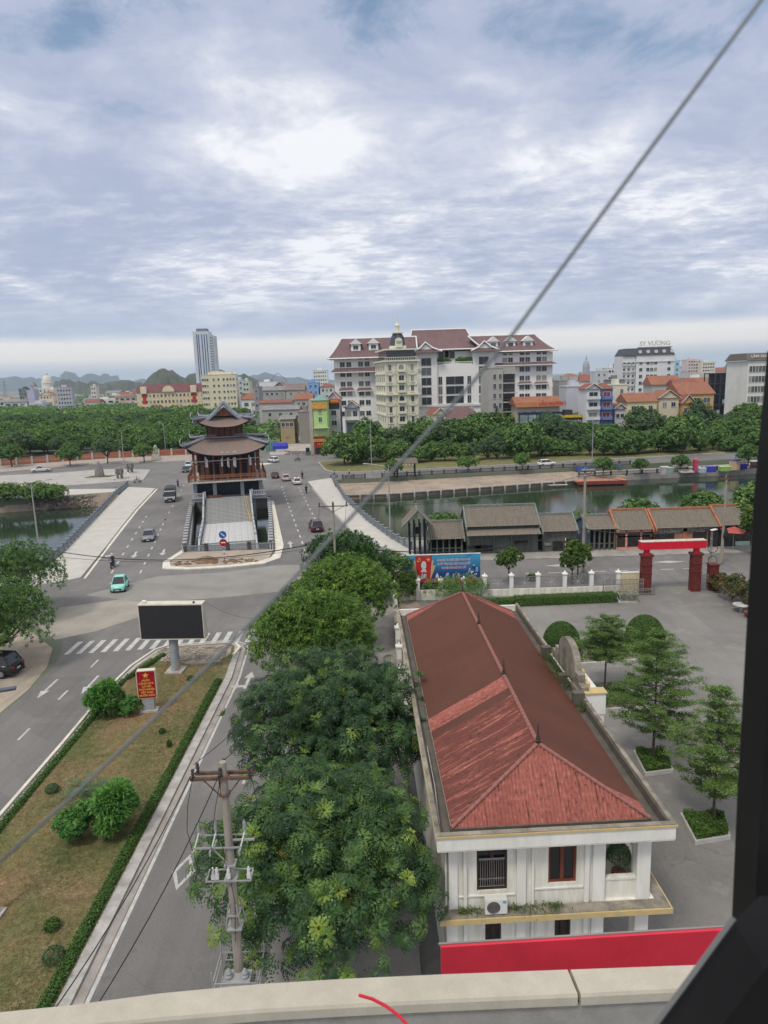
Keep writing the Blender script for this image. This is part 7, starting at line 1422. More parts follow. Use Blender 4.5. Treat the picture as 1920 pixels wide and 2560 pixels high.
# ---------------------------------------------------------------- riders and motorbikes
def skin_body(name, joints, edges, radii, mats_fn, mats):
    me = bpy.data.meshes.new(name); me.from_pydata(joints, edges, []); o = bpy.data.objects.new(name, me); C.objects.link(o)
    o.modifiers.new('s', 'SKIN'); 
    for v, r in zip(me.skin_vertices[0].data, radii): v.radius = (r, r)
    me.skin_vertices[0].data[0].use_root = True; sub = o.modifiers.new('d', 'SUBSURF'); sub.levels = 1; sub.render_levels = 1
    dg = bpy.context.evaluated_depsgraph_get(); ev = o.evaluated_get(dg); m2 = bpy.data.meshes.new_from_object(ev); bpy.data.objects.remove(o)
    m2.materials.clear()
    for m in mats: m2.materials.append(m)
    for p in m2.polygons: p.material_index = mats_fn(p.center); p.use_smooth = True
    m2.name = name; return m2
m_skn = mat('skin', (.42, .24, .16), .6, .05, 5)
J = [(0, 0, .0), (0, 0, .28), (.06, 0, .48), (.07, 0, .58), (.09, 0, .70), (.09, 0, .80),
     (.0, .19, .46), (.16, .27, .24), (.42, .26, .20), (.0, -.19, .46), (.16, -.27, .24), (.42, -.26, .20),
     (.06, .11, -.02), (.42, .17, -.04), (.36, .17, -.42), (.46, .17, -.47), (.06, -.11, -.02), (.42, -.17, -.04), (.36, -.17, -.42), (.46, -.17, -.47)]
E_ = [(0, 1), (1, 2), (2, 3), (3, 4), (4, 5), (2, 6), (6, 7), (7, 8), (2, 9), (9, 10), (10, 11), (0, 12), (12, 13), (13, 14), (14, 15), (0, 16), (16, 17), (17, 18), (18, 19)]
RA = [.15, .16, .15, .06, .10, .09, .075, .055, .035, .075, .055, .035, .10, .075, .05, .04, .10, .075, .05, .04]
def rider_mesh(nm, shirt, pants):
    def fn(c):
        if c.z > .56: return 2
        if c.x > .33 and c.z > .1: return 2
        return 0 if c.z > .06 and not (c.x > .2 and c.z < .1) else 1
    return skin_body(nm, J, E_, RA, fn, [shirt, pants, m_skn])
sh = {k: mat('cloth_'+k, c, .85, .1, 5) for k, c in {'black': (.02, .02, .024), 'purple': (.10, .07, .22), 'white': (.5, .5, .52), 'beige': (.45, .38, .3), 'navy': (.03, .04, .09), 'grey': (.18, .19, .2), 'red': (.4, .04, .04)}.items()}
hel = MB().lathe((0, 0, 0), [(.13, -.06), (.145, .02), (.12, .10), (.06, .15), (.01, .165)], 12); 
def helmet(c): return hel.mesh('helmet', c)
tor = MB(); tor.tube((0, -.05, 0), (0, .05, 0), .29, n=20); tyb = tor.mesh('tyre', m_tyre); rmb = MB().tube((0, -.055, 0), (0, .055, 0), .19, n=10).mesh('rim', m_rim)
def bike(label, plabel, loc, rz, c, shirt, pants, hc):
    t = thing('motorbike', label, 'motorbike', loc, rz)
    for x in (-.62, .62): o = link('wheel', tyb, t, (x, 0, .29)); link('rim', rmb, o)
    MB().add([(-.75, -.12, .62), (-.1, -.14, .58), (-.1, .14, .58), (-.75, .12, .62), (-.85, -.08, .78), (-.05, -.13, .76), (-.05, .13, .76), (-.85, .08, .78), (-.5, -.1, .35), (.1, -.12, .32), (.1, .12, .32), (-.5, .1, .35)], [(4, 5, 6, 7), (0, 1, 5, 4), (2, 3, 7, 6), (3, 0, 4, 7), (8, 9, 1, 0), (10, 11, 3, 2), (9, 10, 2, 1), (11, 8, 0, 3), (1, 2, 6, 5)]).build('body', c, t)
    MB().bb(-.72, -.02, -.13, .13, .765, .83).build('seat', m_trim, t); MB().bb(-.1, .42, -.13, .13, .28, .36).build('floorboard', m_trim, t)
    MB().add([(.42, -.2, .36), (.42, .2, .36), (.52, -.16, .95), (.52, .16, .95), (.50, 0, .30), (.64, 0, .92)], [(0, 2, 5, 4), (4, 5, 3, 1), (0, 1, 3, 2), (2, 3, 5)]).build('leg_shield', c, t); MB().tube((.62, 0, .3), (.48, 0, .98), .03, n=6).build('fork', m_iron, t)
    MB().path([(.38, -.34, 1.0), (.5, -.12, 1.02), (.5, .12, 1.02), (.38, .34, 1.0)], .02, 5).build('handlebar', m_iron, t); MB().box((.57, 0, .93), (.1, .16, .12)).build('headlight', m_hl, t); MB().box((-.86, 0, .7), (.04, .12, .08)).build('tail_light', m_tl, t)
    for sg in (-1, 1): MB().tube((.45, sg*.2, 1.02), (.42, sg*.3, 1.2), .01, n=4).box((.42, sg*.3, 1.22), (.02, .12, .07)).build('mirror', m_trim, t)
    p = thing('person', plabel, 'person', Vector(loc)+Matrix.Rotation(rz, 3, 'Z') @ Vector((-.22, 0, .90)), rz); link('body', rider_mesh('rider_body', sh[shirt], sh[pants]), p); link('helmet', helmet(hc), p, (.10, 0, .84)); return t
mp_ = lambda n, c: paint(n, c, .35); hw, hk, hb = mat('helmet_white', (.6, .6, .6), .3), mat('helmet_black', (.02, .02, .02), .3), mat('helmet_blue', (.1, .1, .35), .3)
bike('black motorbike in front of the mint car on the left lane', 'motorbike rider in black ahead of the mint car', at(278, 1422, 0, .6), rad(-85), mp_('bk1', (.03, .03, .035)), 'black', 'navy', hw)
bike('dark motorbike beside the white truck', 'rider in purple behind the white truck', at(444, 1218, 0, .4), rad(-75), mp_('bk1', 0), 'purple', 'black', hb)
bike('beige scooter turning at the left bridge end', 'rider in pale clothes on the beige scooter', at(344, 1207), rad(10), mp_('bk2', (.42, .36, .28)), 'beige', 'grey', hw)
bike('dark motorbike beyond the white taxi', 'rider in black beyond the white taxi', at(756, 1196), rad(100), mp_('bk1', 0), 'black', 'black', hk)
bike('dark motorbike behind the white taxi near the pale bridge pavement', 'rider in dark jacket behind the white taxi', at(766, 1233), rad(100), mp_('bk1', 0), 'navy', 'black', hk)
bike('grey scooter at the right bridge post', 'rider in grey at the end post of the right balustrade', at(835, 1194), rad(185), mp_('bk3', (.3, .32, .36)), 'grey', 'black', hb)
bike('white scooter on the far river road', 'rider in dark top on the white scooter by the river road', at(872, 1194), rad(185), mp_('bk4', (.5, .5, .5)), 'black', 'grey', hw)
bike('green cargo motorbike crossing the far junction', 'rider crossing at the far junction', at(744, 1153), rad(175), mp_('bk5', (.06, .12, .09)), 'grey', 'navy', hb)
# things around the far corner
q = g(702, 1129); t = thing('tarp_stall', 'stall under a bright blue tarpaulin at the far corner', 'stall', (q.x, q.y, 0)); MB().add([(-2.4, -1.5, 2.0), (2.4, -1.5, 2.0), (2.4, 1.5, 2.0), (-2.4, 1.5, 2.0), (-2.2, 0, 3.0), (2.2, 0, 3.0), (-2.4, -1.5, 1.0), (2.4, -1.5, 1.0), (2.4, 1.5, 1), (-2.4, 1.5, 1)], [(0, 1, 5, 4), (2, 3, 4, 5), (0, 4, 3), (1, 2, 5), (6, 7, 1, 0), (7, 8, 2, 1), (3, 9, 6, 0)]).build('tarpaulin', mat('blue_tarp', (.03, .04, .40), .6), t); MB().bb(-1.5, 1.5, -1.8, -1, 0, .9).build('counter', m_pale, t)
for x in (-2.2, 2.2): MB().tube((x, -1.3, 0), (x, -1.3, 2), .05, n=5).build('leg', m_steel, t)
q = g(683, 1128); t = thing('green_scaffold', 'green netted scaffold and clutter left of the blue stall', 'scaffold', (q.x, q.y, 0)); MB().bb(-2.2, 1.4, -1, 1, 0, 3.6).build('net', mat('green_net', (.10, .24, .20), .8, .2, .8), t)
for x in (-2.3, -.6, 1.5): MB().tube((x, -1.1, 0), (x, -1.1, 4.6), .06, n=5).build('pole', m_pale, t)
q = g(702, 1104); t = thing('excavator', 'orange-brown digger standing on the empty lot', 'excavator', (q.x, q.y, 0)); MB().bb(-2.6, 2.6, -1, 1, .2, 1.0).build('tracks', m_trim, t); MB().bb(-2.2, 1.8, -1.1, 1.1, 1.0, 2.1).build('body', mat('orange_rust', (.40, .16, .09), .7), t); MB().bb(.2, 1.6, -.9, .2, 2.1, 3.0).build('cab', mat('orange_rust', 0), t); MB().path([(1.2, .5, 1.8), (3.2, .5, 3.6), (4.6, .5, 1.6)], .2, 5).build('boom', mat('orange_rust', 0), t)
q = g(862+0, 1135); t = thing('phone_box', 'dark information kiosk on the far pavement', 'kiosk', (g(770, 1138).x, g(770, 1138).y, 0)); MB().bb(-.6, .6, -.4, .4, 0, 2.4).build('body', mat('kiosk_teal', (.08, .13, .13), .6), t); MB().bb(-.5, .5, -.43, -.402, 1.1, 2.2).build('panel', m_glass, t)
sheet('empty_lot', [(-36, 224), (-24, 223), (-24, 290), (-40, 300), (-42, 260)], [], .03, mat('pale_lot', (.42, .39, .35), .9, .1, .2, .1, fine=.1))
mb = MB()
for i in range(200): x = rs_.uniform(-31, -23); y = rs_.uniform(223, 232); s_ = rs_.uniform(.15, .7); mb.box((x, y, .1), (s_*1.5, s_, s_*.6), rs_.random()*3)
mb.build('demolition_rubble', m_bank, kind='stuff')
q = g(655, 1161); sheet('traffic_island', [(q.x-6, q.y-1.5), (q.x+1.5, q.y-1.5), (q.x+3, q.y), (q.x+1.5, q.y+1.6), (q.x-6, q.y+1.6)], [], .15, m_cream, th=.14)
# ================================================================ THE TOWN BEHIND
WM = {}
def wm(c, v=.06):
    if max(c) < .66: c = tuple(min(.8, x*1.16) for x in c)     # washed town paints
    k = tuple(round(x, 3) for x in c)
    if k not in WM: WM[k] = mat('facade_paint_%d' % len(WM), c, .85, v, .25, 0, col2=tuple(x*(1-2.2*v) for x in c), fine=.04)
    return WM[k]
m_rtile = mat('town_red_tiles', (.30, .11, .08), .85, .15, .6, .1, col2=(.20, .085, .065), fine=.3); m_otile2 = mat('town_orange_tiles', (.34, .145, .09), .85, .12, .5, .1, col2=(.24, .11, .075), fine=.3, stretch=(2.5, 1, 1)); m_proof = mat('purple_brown_tiles', (.15, .095, .10), .75, .08, .25, .1, col2=(.19, .115, .118), fine=.18, stretch=(2.5, 1, 1)); m_tin = mat('grey_tin', (.24, .24, .24), .7, .15, .4, 0, fine=.15); m_frame = mat('window_white', (.6, .6, .58), .7); m_dpane = mat('town_glass', (.035, .042, .05), .2, .3, .6, spec=.5)
def _vary(m):     # curtains drawn in some rooms, dark glass in others
    t = m.node_tree; p = next(n for n in t.nodes if n.type == 'BSDF_PRINCIPLED'); r = nd(t, 'ShaderNodeObjectInfo').outputs['Random']; t.links.new(ramp(t, r, [(0., (.02, .025, .03)), (.45, (.05, .06, .07)), (.62, (.10, .115, .12)), (.8, (.03, .036, .042)), (.86, (.26, .24, .21)), (1., (.06, .08, .09))], 'CONSTANT'), p.inputs['Base Color'])
_vary(m_dpane)
WN = {}
def winmesh(w, h, arch=False, frame=True, pane=None):
    k = (round(w, 2), round(h, 2), arch, frame, pane.name if pane else '')
    if k not in WN:
        m = MB(); f = min(.12, w*.08)
        if arch:
            pts = [(-w/2, -h/2), (w/2, -h/2)]+[(w/2*math.cos(math.pi*i/8), h/2-w/2+w/2*math.sin(math.pi*i/8)) for i in range(9)]; m.add([(x, -.06, z) for x, z in pts], [tuple(range(len(pts)))], 1); pts2 = [(x*1.22, z*1.1) for x, z in pts]; m.add([(x, -.03, z) for x, z in pts2], [tuple(range(len(pts2)))], 0)
        else:
            m.bb(-w/2, w/2, -.05, .02, -h/2, h/2, 1)
            if frame: m.bb(-w/2-f, w/2+f, -.16, .02, -h/2-f*1.4, -h/2, 0); m.bb(-w/2-f, -w/2, -.1, .02, -h/2, h/2, 0); m.bb(w/2, w/2+f, -.1, .02, -h/2, h/2, 0); m.bb(-w/2-f, w/2+f, -.1, .02, h/2, h/2+f, 0); m.bb(-f*.3, f*.3, -.08, .02, -h/2, h/2, 0)
        WN[k] = m.mesh('window', [m_frame, pane or m_dpane])
    return WN[k]
def bld(name, label, xl, xr, yt, Y, dep, c, rows=0, cols=0, ww=1.1, wh=1.4, fl=3.5, top=2.2, rz=0., roof='flat', rm=None, rh=2.5, cat='building', z0=-1, balc=False, side=0, group=None, arch=False, over=.5, pane=None, xs=None):
    a, b = gy(xl, yt, Y), gy(xr, yt, Y); w = (b.x-a.x); zt = (a.z+b.z)/2; m = c if not isinstance(c, tuple) else wm(c)
    t = thing(name, label, cat, ((a.x+b.x)/2, Y, 0), rz, group); W2 = w/2/max(.3, math.cos(rz)); mb = MB(); mb.bb(-W2, W2, 0, dep, z0, zt); mb.build('wall', m, t)
    wme = winmesh(ww, wh, arch, True, pane)
    for r in range(rows):
        z = zt-top-r*fl
        if z < .8: break
        for cc in (xs if xs else [(-1+2*(i+.5)/cols)*.88 for i in range(cols)]):
            x = cc*W2; link('window', wme, t, (x, 0, z))
        if balc: MB().bb(-W2*.95, W2*.95, -1.0, 0, z-wh/2-.3, z-wh/2-.12).bb(-W2*.95, W2*.95, -1.0, -.93, z-wh/2-.12, z-wh/2+.7).build('balcony', m, t)
        for i in range(side):
            y = dep*(i+.5)/side
            for sx in (-1, 1): o = link('window', wme, t, (sx*W2, y, z)); o.rotation_euler = (0, 0, rad(-90 if sx < 0 else 90))
    rm = rm or m_tin
    if roof == 'flat': MB().bb(-W2-.15, W2+.15, -.15, dep+.15, zt, zt+.35).build('cornice', m, t); MB().bb(-W2*.4, W2*.2, dep*.3, dep*.7, zt+.35, zt+2.2).build('roof_room', m, t)
    elif roof == 'gable': MB().add([(-W2-over, -over, zt), (-W2-over, dep+over, zt), (0, -over, zt+rh), (0, dep+over, zt+rh), (W2+over, -over, zt), (W2+over, dep+over, zt)], [(0, 2, 3, 1), (2, 4, 5, 3), (0, 1, 5, 4)]).build('roof', rm, t); MB().add([(-W2, -.02, zt), (W2, -.02, zt), (0, -.02, zt+rh*.93)], [(0, 1, 2)]).build('gable_wall', m, t); MB().path([(-W2-over, -over, zt), (0, -over, zt+rh+.05), (W2+over, -over, zt)], .13, 4).build('verge', m_frame, t)
    elif roof == 'side': MB().add([(-W2-over, -over, zt), (W2+over, -over, zt), (W2+over, dep/2, zt+rh), (-W2-over, dep/2, zt+rh), (-W2-over, dep+over, zt), (W2+over, dep+over, zt)], [(0, 1, 2, 3), (3, 2, 5, 4), (0, 3, 4), (1, 5, 2), (0, 4, 5, 1)]).build('roof', rm, t)
    elif roof == 'hip': k = min(W2*.7, dep/2); MB().add([(-W2-over, -over, zt), (W2+over, -over, zt), (W2+over, dep+over, zt), (-W2-over, dep+over, zt), (-W2+k, dep/2, zt+rh), (W2-k, dep/2, zt+rh)], [(0, 1, 5, 4), (1, 2, 5), (2, 3, 4, 5), (3, 0, 4), (0, 3, 2, 1)]).build('roof', rm, t)
    return t
WH_, CR_, YL_, GR_, LG_, BL_, GN_, OC_ = (.62, .62, .60), (.62, .58, .44), (.60, .50, .30), (.36, .36, .36), (.50, .50, .50), (.22, .36, .58), (.42, .60, .24), (.50, .34, .14)
# left horizon
def church(label, px, pbase, ptop, Y, wpx, c, name='church'):
    w = wpx/F*Y; q = gy(px, pbase, Y); zt = gy(px, ptop, Y).z; t = thing(name, label, 'church', (q.x, Y, 0)); m = wm(c); H_ = zt; k = w/2
    MB().bb(-k, k, 0, w, 0, H_*.34).build('nave', m, t); MB().bb(-k*.7, k*.7, w*.1, w*.9, H_*.34, H_*.52).build('drum_base', m, t)
    MB().lathe((0, w/2, H_*.52), [(k*.56, 0), (k*.56, H_*.12), (k*.60, H_*.12), (k*.55, H_*.16), (k*.50, H_*.22), (k*.38, H_*.28), (k*.2, H_*.32), (k*.14, H_*.33), (k*.14, H_*.39), (k*.05, H_*.42), (k*.015, H_*.48)], 16).build('dome', m, t)
    for sx in (-1, 1):
        for y in (w*.12, w*.88): MB().lathe((sx*k*.85, y, H_*.30), [(k*.2, 0), (k*.2, H_*.14), (k*.22, H_*.15), (k*.16, H_*.2), (k*.04, H_*.24)], 10).build('turret', m, t)
    wn = winmesh(w*.06, w*.12, True)
    for i in range(5):
        for z in (H_*.12, H_*.25): link('window', wn, t, (-k*.8+k*.4*i, -.1, z))
    for i in range(3): link('window', wn, t, (-k*.4+k*.4*i, w*.09, H_*.44))
    link('portal', winmesh(w*.14, w*.22, True), t, (0, -.15, H_*.1)); return t
church('big white domed church on the left horizon before the blue mountains', 112, 1000, 924, 900, 46, (.66, .64, .58))
church('grey domed church rising behind the roofs right of the big hotel', 1469, 950, 886, 900, 30, (.30, .32, .35))
church('white domed building behind the cream block right of the tall tower', 590, 980, 917, 800, 22, (.55, .57, .58))
bld('bell_tower', 'slim white bell tower left of the white domed church', 75, 85, 966, 880, 8, WH_, 3, 1, 2, 3, 6, roof='hip', rh=6)
bld('house', 'cream house with orange gables in front of the white church', 97, 132, 988, 700, 12, (.62, .56, .42), 1, 4, 1.5, 1.8, roof='gable', rm=m_otile2, rh=3.4, cat='house')
bld('unfinished_building', 'dark grey unfinished building left of the white church', 46, 66, 972, 720, 14, (.12, .13, .17), 3, 3, 2, 2.2, roof='flat')
bld('building', 'lilac grey flat block beside the church', 66, 84, 975, 715, 12, (.38, .39, .50), 0, 0)
tt = bld('building', 'lilac grey block with a white pagoda roof pavilion on top', 141, 176, 969, 560, 12, (.42, .42, .48), 6, 5, 1.1, 1.4, 3.2, rz=.25, side=3)
bld('building', 'tall slim pale tower house among the left roofs', 226, 239, 966, 700, 8, (.55, .53, .48), 4, 2, 1.2, 1.6, 4)
# tall tower
a_, b_ = gy(481, 829, 1000), gy(532, 832, 1000); t = thing('tower', 'tall white tower with blue vertical stripes on the left horizon', 'tower', ((a_.x+b_.x)/2, 1000, 0)); W2 = (b_.x-a_.x)/2; zt = a_.z; MB().bb(-W2, W2*.55, 0, 22, 0, zt).add([(W2*.55, 0, 0), (W2, 6, 0), (W2, 22, 0), (W2*.55, 22, 0), (W2*.55, 0, zt-2), (W2, 6, zt-6), (W2, 22, zt-6), (W2*.55, 22, zt-2)], [(0, 1, 5, 4), (1, 2, 6, 5), (4, 5, 6, 7)]).build('shaft', wm((.56, .60, .66)), t)
ms = mat('tower_blue_glass', (.06, .10, .22), .3, .15, .08); 
for x in (-.62, -.44, -.12, .12, .36): MB().bb(W2*x-.55, W2*x+.55, -.4, 0, 12, zt-4).build('glass_stripe', ms, t)
wmn = winmesh(1.6, 1.2, False, False)
for r in range(18):
    for y in (.3, .6): p_ = Vector((W2*.55+W2*.45*y, 6*y-.2, zt-9-r*3.6)); o = link('window', wmn, t, p_); o.rotation_euler = (0, 0, math.atan2(6, W2*.45))
MB().bb(-W2*.7, W2*.3, 4, 18, zt, zt+4).build('crown', wm((.16, .17, .2)), t); MB().bb(-W2-2, W2+8, -8, 30, 0, 16).build('podium', wm((.5, .55, .6)), t)
# long yellow school
t = bld('school', 'long cream building with purple-red roof and round pediment on the left', 341, 503, 979, 500, 13, (.62, .50, .33), 3, 15, 1.3, 1.9, 4.2, top=2.6, roof='side', rm=mat('school_roof', (.17, .07, .078), .85, .1, .3, fine=.15), rh=5.2, over=.6)
z_ = gy(420, 979, 500).z; MB().add([(4.2*math.cos(math.pi*i/14), -1.2, z_+4.2*math.sin(math.pi*i/14)) for i in range(15)], [tuple(range(15))]).build('pediment', wm((.62, .55, .42)), t)
for x in (-17.5, 17.5): MB().bb(x-2, x+2, -1.3, .5, z_-1, z_+4).build('attic', wm((.62, .55, .42)), t); MB().bb(x-1.1, x+1.1, -.3, -.05, z_-8, z_-.8).build('banner', m_bannerred, t)
bld('annex', 'small cream annex with orange hip roof beside the school', 505, 524, 985, 480, 9, (.62, .52, .36), 1, 2, roof='hip', rm=m_otile2, rh=2)
t = bld('apartment_block', 'big cream hotel block with a rounded front left of the road', 504, 588, 937, 460, 16, (.62, .58, .42), 7, 9, 1.1, 1.4, 3.9, top=3, rz=.12, side=4, xs=[-.93, -.8, -.66, -.3, -.02, .28, .5, .68, .86])
MB().bb(-7, 8, 2, 12, gy(545, 937, 460).z, gy(545, 930, 460).z).build('penthouse', wm(CR_), t)
for (l, xl, xr, yt, Y, c, r_, cl, rf, rmm, rh) in [
    ('pale blue-grey block right of the cream hotel block', 588, 606, 950, 500, (.42, .50, .55), 4, 2, 'flat', None, 2), ('pale green-white house with round top right of the domed building', 606, 622, 953, 490, (.50, .54, .48), 3, 2, 'flat', None, 2),
    ('white low warehouse on the horizon over the road', 645, 690, 955, 620, (.62, .63, .64), 0, 0, 'flat', None, 2), ('wide grey shed wall with small windows above the empty lot', 646, 713, 976, 390, (.34, .34, .34), 2, 5, 'side', m_tin, 2.2),
    ('brown gabled attic house on top of the grey sheds', 686, 712, 966, 400, (.30, .18, .16), 1, 2, 'gable', m_rtile, 2.5), ('grey house with wide brown roof right of the sheds', 714, 760, 975, 385, (.36, .35, .33), 1, 2, 'side', mat('brown_tin', (.20, .16, .15), .8, .1, .4), 3.5),
    ('long grey wall under a thin red roof behind the trees', 647, 728, 1007, 330, (.42, .41, .39), 0, 0, 'side', m_rtile, 1.2), ('grey block with green glazed strip behind the lot', 655, 746, 1024, 300, (.35, .35, .33), 1, 3, 'side', m_tin, 1.5),
    ('grey house under a bright red roof left of the green house', 738, 779, 998, 310, (.38, .34, .30), 1, 3, 'side', m_otile2, 2.6), ('bright blue narrow block with pale windows', 768, 796, 957, 420, (.20, .36, .62), 4, 2, 'flat', None, 2),
    ('distant white hotel block left of the big hotel', 781, 818, 926, 700, (.60, .62, .62), 6, 6, 'flat', None, 2), ('white house with dark roof at the hotel foot', 800, 834, 967, 420, (.5, .52, .52), 3, 3, 'hip', m_rtile, 2),
    ('dark concrete wall of the lot beside the green house', 745, 778, 1030, 260, (.24, .22, .20), 0, 0, 'flat', None, 1), ('tall dark narrow house beside the road left', 634, 646, 968, 360, (.26, .27, .30), 4, 1, 'flat', None, 2), ('small dark-roofed house with yellow window frames', 700, 735, 1048, 262, (.34, .27, .16), 1, 3, 'side', m_tin, 1.2)]:
    bld('house', l, xl, xr, yt, Y, 12, c, r_, cl, 1.2, 1.4, 3.6, top=2, roof=rf, rm=rmm, rh=rh, cat='house')
# crane-like boom
t = thing('concrete_pump_boom', 'thin folded pump boom arching above the roofs', 'boom', (0, 600, 0)); MB().path([gy(673, 955, 600)-Vector((0, 600, 0)), gy(693, 932, 600)-Vector((0, 600, 0)), gy(713, 947, 600)-Vector((0, 600, 0)), gy(718, 962, 600)-Vector((0, 600, 0))], .28, 5).build('boom', m_ggr, t)
for i, (px, yt, Y) in enumerate(((9, 950, 1500), (212, 958, 1500), (214, 965, 1400))):
    a_ = gy(px, yt, Y); t = thing('pylon', ['lattice pylon at the left edge of the horizon', 'faint lattice pylon before the dark hills', 'second faint pylon behind the left roofs'][i], 'pylon', (a_.x, Y, 0)); mb = MB()
    for s_ in (-1, 1): mb.tube((s_*4, 0, 0), (0, 0, a_.z), .5, n=4)
    for k in range(6): z = a_.z*k/6; mb.tube((-4*(1-k/6), 0, z), (4*(1-(k+1)/6), 0, a_.z*(k+1)/6), .35, n=4)
    for z in (.75, .88): mb.tube((-7, 0, a_.z*z), (7, 0, a_.z*z), .35, n=4)
    mb.build('lattice', m_ggr, t)
# tall narrow shop houses
def shophouse(label, xl, xr, yt, Y, c, base_zs, **k): return bld('shop_house', label, xl, xr, yt, Y, 14, c, cat='shop house', **k)
t = bld('shop_house', 'narrow lime green house with orange sign and shop boards at the far corner', 781, 816, 1001, 222, 12, (.38, .58, .22), 2, 1, 1.0, 1.5, 2.6, top=3.4, roof='hip', rm=mat('teal_tin', (.18, .30, .28), .7), rh=1.6, cat='shop house')
z_ = gy(798, 1001, 222).z; MB().bb(-2.3, 2.3, -.5, -.1, z_-2.6, z_-.6).build('orange_sign', mat('orange_sign', (.62, .32, .08), .6, .15, 1.5), t); MB().bb(-3.4, -2.3, -.3, 12, 0, z_+.3).build('side_wall', wm((.38, .36, .30)), t)
MB().bb(-2.3, 3.2, -1.9, 0, 5.0, 5.2).bb(-2.3, 3.2, -1.9, -1.8, 5.2, 5.8).build('balcony', mat('maroon_trim', (.22, .04, .04), .7), t); MB().bb(-2.3, 2.7, -1.6, 0, 8.2, 8.35).build('awning', m_pale, t)
MB().bb(-2.3, 2.9, -2.0, -1.91, 4.1, 4.9).build('yellow_sign', mat('yellow_sign', (.65, .45, .03), .6), t); text('KHÁCH SẠN CÀ PHÊ', .6, m_bannerred, t, (.3, -2.02, 4.5), (rad(90), 0, 0), sx=.8, bold=.02)
MB().bb(-2.2, 2.9, -1.0, -.05, .0, 4.0).build('shop_front', mat('brown_shop', (.14, .055, .04), .7), t); MB().bb(-2.0, 2.7, -1.15, -1.02, 2.2, 3.9).build('sign_board', m_bannerred, t); text('LÀ BẾP', .8, mat('sign_yellow', (.8, .6, .05), .5), t, (.1, -1.2, 3.3), (rad(90), 0, 0), bold=.03); MB().bb(-1.7, 2.4, -1.1, -1.01, 0, 2.0).build('shop_window', m_dpane, t)
t = bld('shop_house', 'narrow grey house with red-orange gable sign beside the lime green house', 817, 849, 1000, 232, 12, (.40, .40, .43), 4, 1, 1.6, 1.6, 3.3, top=4.2, roof='gable', rm=m_rtile, rh=2.6, cat='shop house')
z_ = gy(833, 1000, 232).z; MB().bb(-2.2, 2.2, -.8, -.1, z_-.9, z_+.4).build('orange_sign', mat('red_orange_sign', (.62, .12, .04), .6), t); text('KARAOKE', .7, mat('sign_yellow', 0), t, (0, -.83, z_-.25), (rad(90), 0, 0)); MB().bb(-1.8, 1.9, -.1, 0, z_-2.9, z_-1.2).build('loggia', m_dpane, t)
MB().bb(-2, 5.5, -1.6, -1.4, 2.0, 3.9).build('maroon_sign', mat('maroon_board', (.17, .02, .03), .6), t); text('NHÀ HÀNG CƠM CHÁY', .62, m_whitec, t, (1.7, -1.64, 3.3), (rad(90), 0, 0), bold=.02); text('ĐẶC SẢN NINH BÌNH', .5, m_whitec, t, (1.7, -1.64, 2.5), (rad(90), 0, 0), bold=.02)
t = bld('house', 'pale blue-grey house with red front gable at the foot of the big hotel', 862, 897, 1019, 235, 10, (.48, .52, .55), 1, 2, 1.3, 2.2, 3.4, top=2.2, roof='gable', rm=m_rtile, rh=2.1, cat='house', over=.7)
MB().bb(-2.4, 2.4, -1.0, 0, gy(880, 1050, 235).z, gy(880, 1047, 235).z).bb(-2.4, 2.4, -1.0, -.9, gy(880, 1047, 235).z, gy(880, 1041, 235).z).build('balcony', m_whitec, t); MB().bb(-1.8, 2.0, -.12, 0, .5, gy(880, 1056, 235).z).build('shutter', m_dpane, t)
# ---------------------------------------------------------------- THE BIG HOTEL
YH = 285.0; HT = thing('grand_hotel', 'huge white hotel with purple-brown hipped roofs, gabled pavilions and dormers', 'hotel', (0, YH, 0)); mh = wm((.80, .80, .79), .02)
def X(px, off=0.): return gy(px, 940, YH+off).x
def Z(px, py, off=0.): return gy(px, py, YH+off).z
def hb(xl, xr, yt, yb, off, dep, nm, m=mh, mid=None): mx = (xl+xr)/2; MB().bb(X(xl, off), X(xr, off), off, off+dep, Z(mx, yb, off) if yb else 0, Z(mx, yt, off)).build(nm, m, HT)
hb(836, 1050, 893, None, 0, 16, 'left_wing'); hb(1228, 1381, 881, None, 0, 16, 'right_wing'); hb(1030, 1245, 878, None, 6, 20, 'centre_block')
hb(1041, 1093, 880, None, -2, 12, 'left_pavilion'); hb(1184, 1236, 877, None, -2, 12, 'right_pavilion'); hb(1093, 1184, 911, None, -1, 12, 'terrace_block')
def hwin(px, py, w, h, off, m=None, fr=True): link('window', winmesh(w, h, False, fr, m), HT, (X(px, off), off, Z(px, py, off)))
for px in (857, 873, 902.5, 918.5):
    for py in (911, 935.5, 960, 984, 1007, 1034): hwin(px, py+(880-px)*.03, 1.85, 1.85, 0)
    hwin(px, 896, 1.7, .8, 0, fr=False)
for px in (1262, 1276, 1304.6, 1318.7, 1346.5, 1360.4):
    for py in (899, 923, 945.5, 968, 990, 1012): hwin(px, py+(1310-px)*.03, 1.8, 1.8, 0)
    hwin(px, 884.5+(1310-px)*.03, 1.7, .8, 0, fr=False)
for px, ys in ((1066, (905, 929, 954, 978, 1003)), (1209.5, (901, 925, 949, 973, 997))):
    for py in ys: hwin(px, py, 3.8, 2.9, -2)
for py in (951, 975, 999): hwin(1137, py, 7.0, 3.1, -1); hwin(1100.7, py+1, 1.4, 3.1, -1); hwin(1173, py-1, 1.4, 3.1, -1)
mrd = wm((.60, .61, .61), .03)
def band(xl, xr, py, hgt, off, dep, m=mrd, nm='string_course'): z = Z((xl+xr)/2, py, off); MB().bb(X(xl, off), X(xr, off), off-dep, off-.002, z-hgt, z).build(nm, m, HT)
band(1041, 1236, 1011, .7, -2, .6); band(1093, 1184, 1008, .5, -1, .6)
